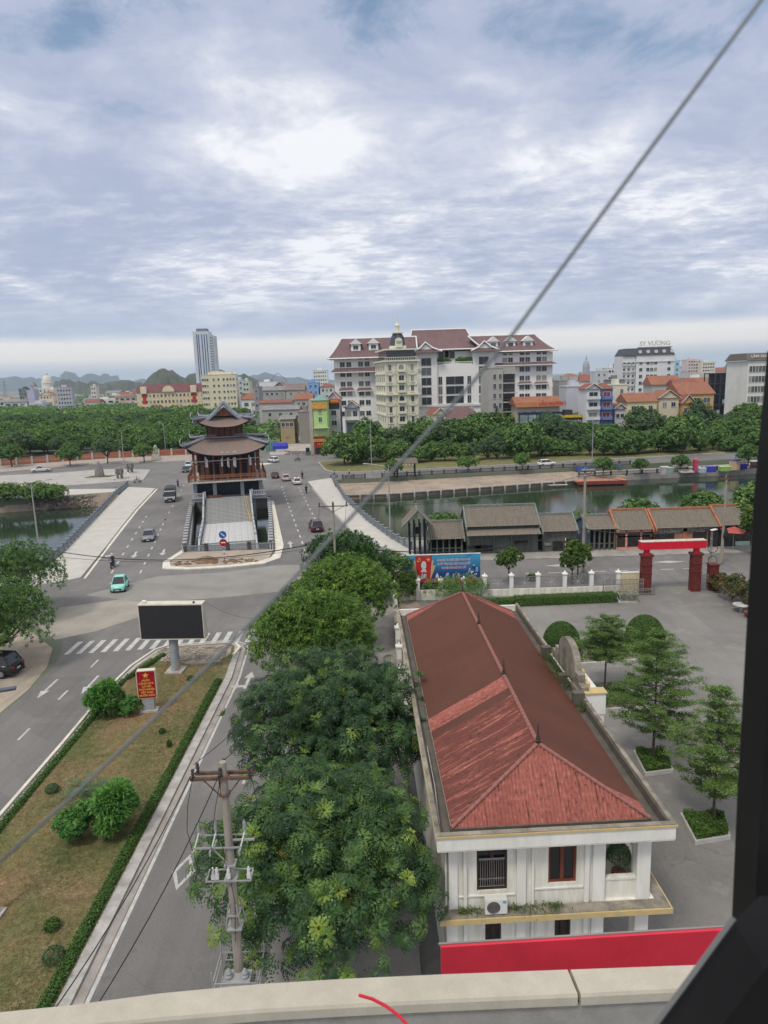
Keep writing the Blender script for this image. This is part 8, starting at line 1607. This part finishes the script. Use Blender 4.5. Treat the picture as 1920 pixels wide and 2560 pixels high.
def skirt(xl, xr, y0, y1, off, dep): 
    za, zb_ = Z((xl+xr)/2, y0, off), Z((xl+xr)/2, y1, off); MB().add([(X(xl, off), off, za), (X(xr, off), off, za), (X(xr, off)+dep*.7, off-dep, zb_), (X(xl, off)-dep*.7, off-dep, zb_), (X(xl, off)-dep*.7, off+14, zb_), (X(xl, off), off+14, za), (X(xr, off)+dep*.7, off+14, zb_), (X(xr, off), off+14, za)], [(0, 3, 2, 1), (0, 5, 4, 3), (1, 2, 6, 7)]).build('skirt_roof', m_proof, HT); MB().bb(X(xl, off)-dep*.7, X(xr, off)+dep*.7, off-dep-.05, off-dep+.2, zb_-.3, zb_+.02).build('eave_trim', mh, HT)
skirt(838, 1041, 918, 928, 0, 2.6); skirt(1240, 1380, 905.5, 912, 0, 2.4)
for px in (865, 910): skirt(px-15, px+15, 969, 976.5, 0, 1.2)
for px in (1312, 1353): skirt(px-14, px+14, 954, 959, 0, 1.0)
def hroof(eL, eR, rL, rR, off, dep, curve=.35, nm='roof'):
    """hipped roof with concave hips: eave and ridge given as photo points"""
    oe = off-2.2; om = off+dep/2; a, b = gy(*eL, YH+oe), gy(*eR, YH+oe); c, d = gy(*rL, YH+om), gy(*rR, YH+om); a, b, c, d = [p-Vector((0, YH, 0)) for p in (a, b, c, d)]; zE = (a.z+b.z)/2; zR = (c.z+d.z)/2; a.z = b.z = zE; c.z = d.z = zR; ob = off+dep+2.2; N = 7; vs = []; fs = []
    rings = []
    for i in range(N+1):
        s_ = i/N; h_ = s_*(1-curve)+curve*s_*s_; z = zE+(zR-zE)*h_; 
        rings.append([(a.x+(c.x-a.x)*s_, oe+(om-oe)*s_, z), (b.x+(d.x-b.x)*s_, oe+(om-oe)*s_, z), (b.x+(d.x-b.x)*s_, ob+(om-ob)*s_, z), (a.x+(c.x-a.x)*s_, ob+(om-ob)*s_, z)])
    for r in rings: vs += r
    for i in range(N):
        for k in range(4): fs.append((i*4+k, i*4+(k+1) % 4, (i+1)*4+(k+1) % 4, (i+1)*4+k))
    fs.append((0, 3, 2, 1)); ro = MB().add(vs, fs).build(nm, m_proof, HT)
    for k in range(4): MB().path([Vector(r[k])+Vector((0, 0, .1)) for r in rings], .32, 5).build('hip_ridge', mrd, ro)
    MB().path([rings[-1][0], rings[-1][1]], .38, 5).build('ridge', mrd, ro); MB().path([rings[0][0], rings[0][1]], .26, 4).build('eave', mh, ro); return ro
hroof((818, 897), (1046, 891), (853, 846), (1040, 843), 0, 16); hroof((1226, 880), (1394, 875), (1170, 841), (1337, 836), 0, 16)
hroof((1016, 879), (1203, 869), (1029, 826), (1165, 822), 6, 20, .5)
def gable(xc, xl, xr, ya, yb, off, dep):
    za, zb_ = Z(xc, ya, off-1.5), Z(xc, yb, off-1.5); x0, x1, xm_ = X(xl, off), X(xr, off), X(xc, off); y0, y1 = off-2.4, off+dep; q = .55
    mx0, mx1, mz = x0+(xm_-x0)*q, x1+(xm_-x1)*q, zb_+(za-zb_)*.42
    MB().add([(x0, y0, zb_), (mx0, y0, mz), (xm_, y0, za), (mx1, y0, mz), (x1, y0, zb_), (x0, y1, zb_), (mx0, y1, mz), (xm_, y1, za), (mx1, y1, mz), (x1, y1, zb_)], [(0, 1, 6, 5), (1, 2, 7, 6), (2, 3, 8, 7), (3, 4, 9, 8)]).build('pavilion_roof', m_proof, HT)
    MB().add([(x0+1, y0+.5, zb_), (x1-1, y0+.5, zb_), (xm_, y0+.5, za-.6)], [(0, 1, 2)]).build('gable_face', mh, HT); MB().path([(x0-.3, y0, zb_+.1), (mx0, y0, mz), (xm_, y0, za+.15), (mx1, y0, mz), (x1+.3, y0, zb_+.1)], .35, 5).build('verge', mh, HT); MB().add([(x0, y0-.4, zb_-.1), (x1, y0-.4, zb_-.1), (x1-1, y0+.45, zb_+1.0), (x0+1, y0+.45, zb_+1.0)], [(0, 1, 2, 3)]).build('pent_roof', m_proof, HT)
gable(1064, 1033, 1103, 857, 880, -2, 12); gable(1208.5, 1178, 1247, 854, 877, -2, 12)
def dormer(xc, yc, off):
    z = Z(xc, yc, off); x = X(xc, off); d = MB().bb(x-1.9, x+1.9, off-.2, off+5, z-3.2, z-.4).build('dormer', mh, HT); MB().add([(x-2.6, off-.8, z-.5), (x, off-.8, z+1.5), (x+2.6, off-.8, z-.5), (x-2.6, off+6, z-.5), (x, off+6, z+1.5), (x+2.6, off+6, z-.5)], [(0, 1, 4, 3), (1, 2, 5, 4), (0, 2, 1)]).build('dormer_roof', mrd, d); link('dormer_window', winmesh(1.9, 1.4), d, (x, off-.22, z-1.8))
for xc, yc in ((892, 857), (936, 855), (1233, 851), (1276, 850), (1319, 849)): dormer(xc, yc, 2.2)
# terrace plants and balustrade
tb = MB(); z = Z(1138, 911, -1)
for i in range(22): x = X(1094)+(X(1183)-X(1094))*i/21; tb.bb(x-.09, x+.09, -.9, -.7, z, z+.9)
tb.bb(X(1093), X(1184), -.95, -.65, z+.9, z+1.1); tb.build('terrace_balustrade', mh, HT)
hwin(1110, 886, 4, 3, 5.9); hwin(1125, 886, 4, 3, 5.9)
for i, px in enumerate((1100, 1116, 1152, 1163, 1175)): t_ = thing('terrace_shrub', 'dark shrub on the hotel roof terrace, '+('first', 'second', 'third', 'fourth', 'fifth')[i]+' from the left gabled pavilion', 'shrub', (X(px), YH+2, z), 0, 'shrubs on the hotel roof terrace'); link('foliage', mids[i % 3][0], t_, (0, 0, -.9), sc=.55)
# yellow narrow hotel
Yy = 258.0; a_, b_ = gy(962, 902, Yy), gy(1044, 899, Yy); Wy = (b_.x-a_.x)/2; zt = (a_.z+b_.z)/2; my = wm((.72, .71, .57), .04); YHt = thing('narrow_hotel', 'narrow pale yellow ornate hotel with a domed turret before the big hotel', 'hotel', ((a_.x+b_.x)/2, Yy, 0), rad(9))
MB().bb(-Wy, Wy, 0, 24, 0, zt).build('wall', my, YHt)
def zy(py): return gy(1003, py, Yy).z
for py in (919, 946.5, 971, 997.5, 1023.5, 1049):
    z = zy(py); ar = py in (919, 997.5)
    for x in (-.72, .66): link('window', winmesh(1.0, 2.0, False), YHt, (x*Wy, 0, z)); MB().bb(x*Wy-.9, x*Wy+.9, -.35, 0, z-1.45, z-1.2).bb(x*Wy-.85, x*Wy+.85, -.3, 0, z+1.25, z+1.5).build('window_hood', my, YHt)
    link('window', winmesh(1.8, 2.2, ar), YHt, (-.03*Wy, -.4, z)); MB().bb(-1.5, 1.4, -1.3, 0, z-1.5, z-1.3).bb(-1.5, 1.4, -1.3, -1.2, z-1.3, z-.6).build('balcony', my, YHt)
    MB().bb(-1.7, 1.6, -.4, 0, z-1.3, z+1.5).build('bay', my, YHt)
    for i in range(5): o = link('window', winmesh(1.0, 1.8, True), YHt, (-Wy, 3+i*4.2, z)); o.rotation_euler = (0, 0, rad(-90))
for py, e_ in ((900, .9), (932, .3), (960, .3), (984, .9), (1010, .3), (1036, .3)): z = zy(py); MB().bb(-Wy-e_, Wy+e_, -e_, -.002, z-.5, z).bb(-Wy-e_, -Wy-.002, 0, 24, z-.5, z).build('cornice', my, YHt)
for x in (-.98, -.42, .36, .98): MB().bb(x*Wy-.22, x*Wy+.22, -.3, -.003, 0, zt).build('pilaster', my, YHt)
MB().bb(-Wy+.8, Wy-.6, 1.2, 20, zt, zt+3.6).build('terrace_room', m_dpane, YHt); MB().bb(-Wy-.2, Wy+.2, -.2, 22, zt+3.6, zt+4.1).build('terrace_roof', my, YHt); mb = MB(); mb.bb(-Wy, Wy, -.1, .05, zt+1.0, zt+1.15)
for i in range(16): x = -Wy+2*Wy*i/15; mb.bb(x-.05, x+.05, -.05, .02, zt, zt+1)
mb.build('terrace_rail', m_whitec, YHt)
MB().bb(-3.2, 2.2, 1.5, 6, zt+4.1, zt+5.2).build('turret_base', my, YHt); MB().lathe((-.5, 3.6, zt+5.2), [(2.6, 0), (2.75, 1), (2.4, 3), (1.7, 4.3), (1.7, 4.5)], 4).build('turret_roof', mat('slate_blue', (.07, .085, .11), .6), YHt).rotation_euler = (0, 0, 0)
MB().bb(-1.7, .7, .6, 3, zt+4.6, zt+6.8).tube((-.5, .6, zt+6.8), (-.5, 3, zt+6.8), 1.2, n=16).build('dormer', my, YHt); MB().bb(-2.3, 1.3, 2, 5.4, zt+9.6, zt+10.0).lathe((-.5, 3.6, zt+10), [(.75, 0), (.75, 2.2), (1.0, 2.3), (.6, 2.9), (.25, 3.5), (.2, 4.6), (.05, 6.2)], 8).build('lantern', my, YHt)
# grey unfinished block
t = bld('unfinished_building', 'narrow bare grey concrete block with open balconies before the big hotel', 1222, 1258, 921, 243, 12, (.36, .355, .34), 6, 2, .9, 1.7, 3.25, top=2.8, rz=.1, xs=[-.2, .6])
z_ = gy(1275, 931, 243).z; W_b = (gy(1293, 940, 243).x-gy(1258, 940, 243).x); cx_ = (gy(1258, 940, 243).x-gy(1222, 940, 243).x)/2; MB().bb(cx_+.3, cx_+W_b, 1.8, 12, 0, z_+2).build('rear_wall', wm((.30, .295, .28)), t)
for i in range(6): z = z_-.2-i*3.25; MB().bb(cx_, cx_+W_b, -1.2, 1.8, z-.25, z).build('balcony_slab', wm((.45, .44, .42)), t); MB().bb(cx_+.6, cx_+W_b-.4, 1.65, 1.79, z-3, z-.5).build('glazing', m_dpane, t); MB().bb(cx_, cx_+W_b, -1.2, -1.14, z-2.3, z-2.22).build('rail', m_ggr, t)
MB().path([(cx_-2.2, -.6, 12.5), (cx_-3.0, -.7, 9), (cx_-3.6, -.7, 5.5)], .3, 6).build('draped_net', mat('dark_blue_net', (.02, .04, .09), .8), t)
# low houses in front of the hotel
bld('house', 'small pale yellow house with red gable before the hotel car porch', 1086, 1114, 1036, 238, 12, (.60, .55, .38), 1, 1, 2.4, 2.4, 3.2, top=2.0, roof='gable', rm=m_rtile, rh=2.1, cat='house', rz=.15)
bld('car_porch', 'wide hotel car porch with purple-brown roof and dark openings', 1120, 1204, 1047, 262, 16, (.08, .08, .09), 0, 0, roof='hip', rm=m_proof, rh=4.4, over=1.2, cat='porch')
for i, (xl, xr, c) in enumerate(((1128, 1150, (.05, .05, .06)), (1152, 1180, (.30, .42, .40)))): q = g(0, 0)
t = bld('restaurant', 'restaurant with an orange tiled roof sign and glazed blue-framed front', 1294, 1399, 1012, 232, 12, (.42, .36, .30), 1, 4, 1.4, 1.8, roof='side', rm=m_otile2, rh=2.6, over=.8, cat='restaurant', top=3)
z_ = gy(1346, 1012, 232).z; W2 = (gy(1399, 1012, 232).x-gy(1294, 1012, 232).x)/2; MB().bb(-W2-.8, W2+.8, -1.2, -.85, z_-.6, z_+.9).build('roof_sign', mat('orange_sign2', (.55, .22, .10), .7), t); text('LẨU NƯỚNG', 1.5, m_bannerred, t, (W2*.62, -1.25, z_+.3), (rad(90), 0, 0), bold=.03)
MB().bb(-W2, W2, -3.4, -.3, z_-5.6, z_-2.9).build('glass_front', mat('pale_glass', (.30, .38, .38), .25, .25, .3), t)
for i in range(6): x = -W2+2*W2*i/5; MB().bb(x-.14, x+.14, -3.5, -3.3, z_-5.8, z_-2.5).build('mullion', mat('navy_frame', (.02, .04, .09), .5), t)
MB().bb(-W2, W2, -3.5, -.2, z_-2.9, z_-2.3).build('fascia', MATS['navy_frame'], t); MB().bb(-W2, W2, -3.3, -.2, 0, z_-5.8).build('ground_floor', wm((.10, .08, .09)), t)
t = bld('shop', 'dark shop with the number 80 and a yellow strip beside the restaurant', 1399, 1462, 1043, 226, 9, (.05, .045, .05), 0, 0, roof='flat', cat='shop'); MB().bb(-3.6, 3.8, -.3, -.16, gy(1430, 1043, 226).z-.1, gy(1430, 1037, 226).z).build('yellow_strip', MATS['yellow_sign'], t); text('80', 1.5, m_whitec, t, (-3.2, -.1, gy(1404, 1050, 226).z), (rad(90), 0, 0), bold=.04); text('SHOP QUẦN ÁO', .8, m_whitec, t, (1.2, -.1, gy(1440, 1052, 226).z), (rad(90), 0, 0))
# right side houses
for (n_, l, xl, xr, yt, Y, dp, c, r_, cl, ww, wh, fl, rf, rmm, rh, kw) in [
    ('house', 'wide pale lilac side wall with no windows right of the restaurant', 1416, 1466, 967, 246, 10, (.46, .47, .52), 0, 0, 1, 1, 3, 'flat', None, 1, {}), ('house', 'grey bare block behind the lilac wall', 1397, 1440, 952, 300, 10, (.33, .32, .31), 0, 0, 1, 1, 3, 'flat', None, 1, {}),
    ('shop_house', 'narrow white house with red gable and three balconies by the river wood', 1467, 1501, 972, 222, 9, (.58, .60, .62), 3, 1, 2.6, 1.9, 3.2, 'gable', m_rtile, 1.6, dict(balc=True, top=2.0)), ('shop_house', 'narrow blue house with red shutters joined to the white house', 1502.5, 1532, 972, 224, 9, (.14, .20, .42), 3, 1, 2.2, 2.0, 3.2, 'hip', m_rtile, 1.8, dict(balc=True, top=2.0, pane=mat('red_shutter', (.28, .05, .05), .7))),
    ('house', 'tall cream blank wall right of the blue house', 1533, 1569, 963, 250, 10, (.56, .56, .48), 3, 1, 1.0, 1.6, 4, 'flat', None, 1, dict(xs=[.2])), ('house', 'small white gabled house with brown roof below the cream wall', 1538, 1563, 1022, 226, 8, (.5, .5, .5), 1, 2, 1, 1.2, 3, 'gable', m_rtile, 1.6, {}),
    ('house', 'long pale yellow villa with red roof above the river wood', 1569, 1642, 1004, 236, 11, (.62, .54, .33), 2, 3, 1.3, 1.6, 3.6, 'side', m_otile2, 2.8, {}), ('house', 'pale villa with twin orange gables beside the long yellow villa', 1648, 1698, 995, 240, 10, (.56, .50, .38), 1, 2, 1.4, 1.5, 3.4, 'gable', m_otile2, 2.6, {}),
    ('house', 'ochre villa under a big orange roof', 1702, 1785, 985, 244, 14, (.52, .33, .13), 2, 3, 2.4, 1.8, 3.6, 'side', m_otile2, 4.0, {}), ('house', 'small ochre wing with a steep brown-orange gable', 1706, 1736, 1008, 238, 8, (.46, .28, .12), 1, 2, 1, 1.5, 3, 'gable', m_rtile, 2.8, {}),
    ('house', 'brown-roofed grey house behind the ochre villa', 1690, 1745, 962, 300, 10, (.36, .30, .28), 1, 3, 1.4, 1.5, 3.4, 'side', m_rtile, 2.4, {}), ('house', 'orange roofed house top behind the ochre villa', 1725, 1790, 958, 320, 10, (.46, .40, .34), 1, 3, 1.2, 1.4, 3.4, 'side', m_otile2, 2.6, {}),
    ('house', 'grey-white block with rooftop mast behind the white gabled house', 1489, 1520, 929, 470, 12, (.46, .47, .49), 3, 2, 1.2, 1.5, 4, 'flat', None, 1, {}), ('house', 'white block with few windows left of the white hotel', 1519, 1547, 920, 480, 12, (.56, .57, .58), 2, 3, 1.6, 1.3, 4.4, 'flat', None, 1, {}), ('building', 'teal glass block beside the white hotel', 1547, 1562, 910, 500, 12, (.06, .20, .26), 0, 0, 1, 1, 3, 'flat', None, 1, {}),
    ('house', 'dark grey low house behind the white gabled house', 1528, 1562, 950, 330, 10, (.20, .20, .21), 1, 2, 2, 1, 3, 'flat', None, 1, {}), ('building', 'light blue narrow block right of the white hotel', 1686, 1701, 902, 480, 10, (.30, .48, .60), 4, 1, 1.4, 1.6, 3.6, 'flat', None, 1, {}),
    ('building', 'far pink and cream apartment block, left half', 1719, 1754, 899, 800, 16, (.55, .46, .46), 8, 5, 1.8, 1.6, 3.5, 'flat', None, 1, {}), ('building', 'far pink and cream apartment block, right half', 1755, 1789, 905, 790, 16, (.60, .57, .48), 8, 5, 1.8, 1.6, 3.5, 'flat', None, 1, {})]:
    bld(n_, l, xl, xr, yt, Y, dp, c, r_, cl, ww, wh, fl, roof=rf, rm=rmm, rh=rh, cat='house' if 'house' in n_ else 'building', **kw)
# white hotel with dark mansard
t = bld('white_hotel', 'white hotel with a dark mansard roof and gold roof lettering', 1592, 1686, 889, 420, 18, (.60, .61, .63), 6, 5, 1.7, 1.9, 3.9, top=4.0, cat='hotel', xs=[-.75, -.38, -.18, .02, .72], rz=-.05)
z_ = gy(1640, 889, 420).z; W2 = (gy(1686, 889, 420).x-gy(1592, 889, 420).x)/2; MB().add([(-W2-8, -.5, z_+.4), (W2, -.5, z_+.4), (W2, 18, z_+.4), (-W2-8, 18, z_+.4), (-W2-6, 2.2, z_+4.6), (W2-2, 2.2, z_+4.6), (W2-2, 16, z_+4.6), (-W2-6, 16, z_+4.6)], [(0, 1, 5, 4), (1, 2, 6, 5), (2, 3, 7, 6), (3, 0, 4, 7), (4, 5, 6, 7)]).build('mansard', mat('slate_dark', (.06, .065, .08), .6), t)
for i in range(5): MB().tube((-9+i*4.6, .2, z_+2.4), (-9+i*4.6, -.4, z_+2.4), 1.0, n=14).build('round_dormer', m_frame, t)
mb_ = MB().bb(-W2-8, -W2-.3, .5, 18, 0, z_).build('balcony_wing', wm((.58, .59, .60)), t)
for r in range(6):
    for i in range(3): x = -W2-6.8+i*2.6; MB().bb(x-1.0, x+1.0, -.5, .5, z_-5.4-r*3.9, z_-5.2-r*3.9).bb(x-1.0, x+1.0, -.5, -.4, z_-5.2-r*3.9, z_-4.4-r*3.9).build('balcony', wm((.5, .5, .5)), t); link('window', winmesh(1.2, 2.0), t, (x, .49, z_-4.0-r*3.9))
for z in (z_-3-.0, z_-22): MB().bb(-W2-8.3, W2+.4, -.5, -.003, z-.5, z).build('cornice', wm((.60, .61, .63)), t)
text('SY VƯƠNG', 3.6, mat('pale_gold', (.50, .44, .30), .5), t, (0, 2, z_+7.0), (rad(90), 0, 0), bold=.05, ext=.1); MB().bb(-10, 10, 1.9, 2.3, z_+4.6, z_+5.2).build('sign_frame', m_ggr, t)
# steel frame and right edge hotel
t = thing('steel_frame_building', 'dark open steel and glass frame building left of the right edge hotel', 'building', (gy(1789, 940, 290).x, 290, 0)); wf = gy(1872, 940, 290).x-gy(1789, 940, 290).x; zf = gy(1815, 932, 290).z; zf2 = gy(1860, 907, 290).z; mdk = mat('dark_frame', (.045, .05, .06), .6)
for r in range(6): MB().bb(0, wf, 0, 10, zf*r/5-.35, zf*r/5).build('floor_slab', mdk, t)
for i in range(7):
    for y in (0, 9.7): MB().bb(wf*i/6-.18, wf*i/6+.18, y, y+.3, 0, zf if i < 4 else zf2).build('column', mdk, t)
MB().bb(0, wf*.98, 6, 6.2, 0, zf).build('rear_glazing', m_dpane, t); MB().bb(wf*.66, wf, 0, .3, zf2-.3, zf2).build('top_beam', mdk, t)
for i in range(5): MB().bb(1+i*2.4, 2.4+i*2.4, -.1, .02, zf*.2*(1+i % 3)+.3, zf*.2*(1+i % 3)+1.9).build('infill_panel', wm((.3, .33, .36)), t)
t = bld('corner_hotel', 'white hotel block with tall narrow windows cut off by the window frame', 1871, 1990, 903, 258, 16, (.70, .70, .68), 7, 14, .95, 2.1, 3.6, top=2.6, cat='hotel', xs=[-.88+.135*i for i in range(13)]); z_ = gy(1900, 903, 258).z; W2 = 9
MB().add([(-9.4, -.6, z_+.35), (9.4, -.6, z_+.35), (9, 2, z_+3), (-8.6, 2, z_+3), (9, 14, z_+3), (-8.6, 14, z_+3), (-9.4, 16.4, z_+.35)], [(0, 1, 2, 3), (3, 2, 4, 5), (0, 3, 5, 6)]).build('mansard', mat('warm_dark_roof', (.13, .115, .105), .7), t); text('LÂM AN HOTEL', 1.5, m_pale, t, (-2.5, -.2, z_+1.8), (rad(62), 0, 0), bold=.03)
# generic far roofs
rg = random.Random(21); cols_ = [(.58, .58, .56), (.50, .50, .50), (.60, .54, .42), (.42, .44, .48), (.60, .60, .58), (.36, .36, .36), (.50, .40, .36)]
kinds = [(c, rf_) for c in range(len(cols_)) for rf_ in ('flat', 'side', 'hip')]; proto = {}
def far_house(px, Y, w, h, grp, lab):
    k = rg.choice(kinds); key = (k, grp)
    if key not in proto:
        t = thing('town_house', lab, 'house', (0, 0, 0), 0, grp); m = wm(cols_[k[0]]); b = MB().bb(-.5, .5, 0, 1, -.1, 1).build('wall', m, t); wn = MB().bb(-.09, .09, -.012, 0, -.09, .09).mesh('window', m_dpane)
        for x in (-.3, 0, .3):
            for z in (.3, .72): link('window', wn, t, (x, 0, z))
        if k[1] == 'flat': MB().bb(-.25, .2, .3, .8, 1, 1.18).build('roof_room', m, t)
        else: e = .05; yy = (.5, .5); MB().add([(-.5-e, -e, 1), (.5+e, -e, 1), (.5+e-(.3 if k[1] == 'hip' else 0), .5, 1.3), (-.5-e+(.3 if k[1] == 'hip' else 0), .5, 1.3), (-.5-e, 1+e, 1), (.5+e, 1+e, 1)], [(0, 1, 2, 3), (3, 2, 5, 4), (0, 3, 4), (1, 5, 2)]).build('roof', rg.choice([m_rtile, m_otile2, m_tin]), t)
        proto[key] = t; o = t
    else: o = dup(proto[key], (0, 0, 0))
    q = gy(px, 950, Y); o.location = (q.x, Y, 0); o.rotation_euler = (0, 0, rg.uniform(-.35, .35)); o.scale = (w, w, h)
    o['label'] = {'flat': 'flat-topped', 'side': 'ridge-roofed', 'hip': 'hip-roofed'}[k[1]]+' '+lab+' '+next(l for x_, l in ((70, 'at the left edge'), (150, 'around the domed church'), (240, 'left of the school'), (345, 'beside the school'), (500, 'behind the school'), (660, 'right of the cream block'), (860, 'left of the big hotel'), (1480, 'next to the big hotel'), (1570, 'behind the blue house'), (1700, 'around the white hotel'), (1800, 'behind the ochre villa'), (9999, 'by the corner hotel')) if px < x_)+(', near' if Y < 700 else ', far'); return o
for i in range(95):
    px = rg.uniform(-20, 640); Y = rg.uniform(650, 1500) if px < 480 else rg.uniform(560, 1100); far_house(px, Y, rg.uniform(10, 26), rg.uniform(5, 13), 'low houses of the far town on the left', 'low town house')
for i in range(120):
    px = rg.uniform(1385, 1930); Y = rg.uniform(330, 1300); far_house(px, Y, rg.uniform(8, 22), rg.uniform(6, 17)*(.8+Y/2600), 'roofs of the far town on the right', 'town house')
for i in range(16):
    px = rg.uniform(630, 850); Y = rg.uniform(450, 900); far_house(px, Y, rg.uniform(9, 18), rg.uniform(7, 13), 'roofs of the far town in the middle', 'town roof')
# ================================================================ far hills and air
def hills(name, m, Y, pts, depth, seed):
    """a ridge line given by (photo x, photo y of its top) at distance Y, with rounded karst flanks"""
    rs = np.random.RandomState(seed); mb = MB(); cols = []
    xs = [p[0] for p in pts]; N = max(40, int((xs[-1]-xs[0])/5)); rows = 9
    for i in range(N+1):
        px = xs[0]+(xs[-1]-xs[0])*i/N; py = np.interp(px, xs, [p[1] for p in pts])+rs.normal()*.7
        top = gy(px, py, Y)
        hgt = max(2., top.z)
        for j in range(rows):
            f_ = j/(rows-1)*2-1; k = max(0, 1-abs(f_)**2.2); mb.v.append((top.x*(1+f_*depth/Y*1.), Y+f_*depth+rs.normal()*depth*.04, hgt*k*(1+rs.normal()*.03*(abs(f_) > .05))-3))
    for i in range(N):
        for j in range(rows-1):
            a = i*rows+j; mb.f.append((a, a+rows, a+rows+1, a+1)); mb.m.append(0)
    return mb.build(name, m, kind='structure', smooth=True)
m_hill = mat('karst_forest', (.055, .075, .045), .95, .3, .02, 0, col2=(.11, .11, .09), fine=.4)
m_hill2 = mat('far_forest', (.06, .08, .07), .95, .2, .004, 0)
hills('distant_mountains', m_hill2, 9000, [(-200, 950), (-60, 948), (0, 946), (18, 943), (30, 940), (38, 938), (48, 944), (70, 943), (78, 941), (90, 946), (120, 944), (132, 941), (150, 942), (158, 933), (165, 929), (182, 929), (192, 938), (202, 943), (212, 936), (225, 932), (243, 936), (252, 941), (258, 934), (268, 933), (278, 940), (295, 938), (301, 949), (330, 953), (352, 946), (364, 947), (380, 952), (480, 951), (600, 940), (640, 938), (662, 930), (690, 938), (720, 944), (745, 942), (780, 950), (900, 948)], 700, 2)
hills('karst_hills', m_hill, 2700, [(130, 962), (144, 950), (160, 947), (172, 947), (185, 952), (196, 950), (215, 957), (232, 949), (240, 953), (255, 958), (270, 954), (300, 950), (320, 947), (335, 952), (352, 956), (375, 966)], 260, 5)
hills('karst_hills', m_hill, 1900, [(340, 975), (356, 960), (366, 948), (380, 932), (396, 922), (402, 919), (412, 918), (420, 923), (436, 926), (450, 937), (462, 942), (478, 933), (488, 929), (500, 936), (530, 925), (545, 920), (556, 922), (570, 934), (600, 934), (608, 931), (625, 940), (645, 948), (660, 952), (670, 944), (680, 948), (700, 962)], 170, 7)
air = MB(); air.bb(-14000, 14000, -300, 12500, -4.5, 420)
m_air = bpy.data.materials.new('haze'); m_air.use_nodes = True; _t = m_air.node_tree; _t.nodes.clear()
_pv = nd(_t, 'ShaderNodeVolumePrincipled', {'Color': (.66, .80, 1.0, 1), 'Density': 7.5e-5, 'Anisotropy': .1}); nd(_t, 'ShaderNodeOutputMaterial', {1: _pv.outputs[0]})
air.build('haze', m_air, kind='stuff')
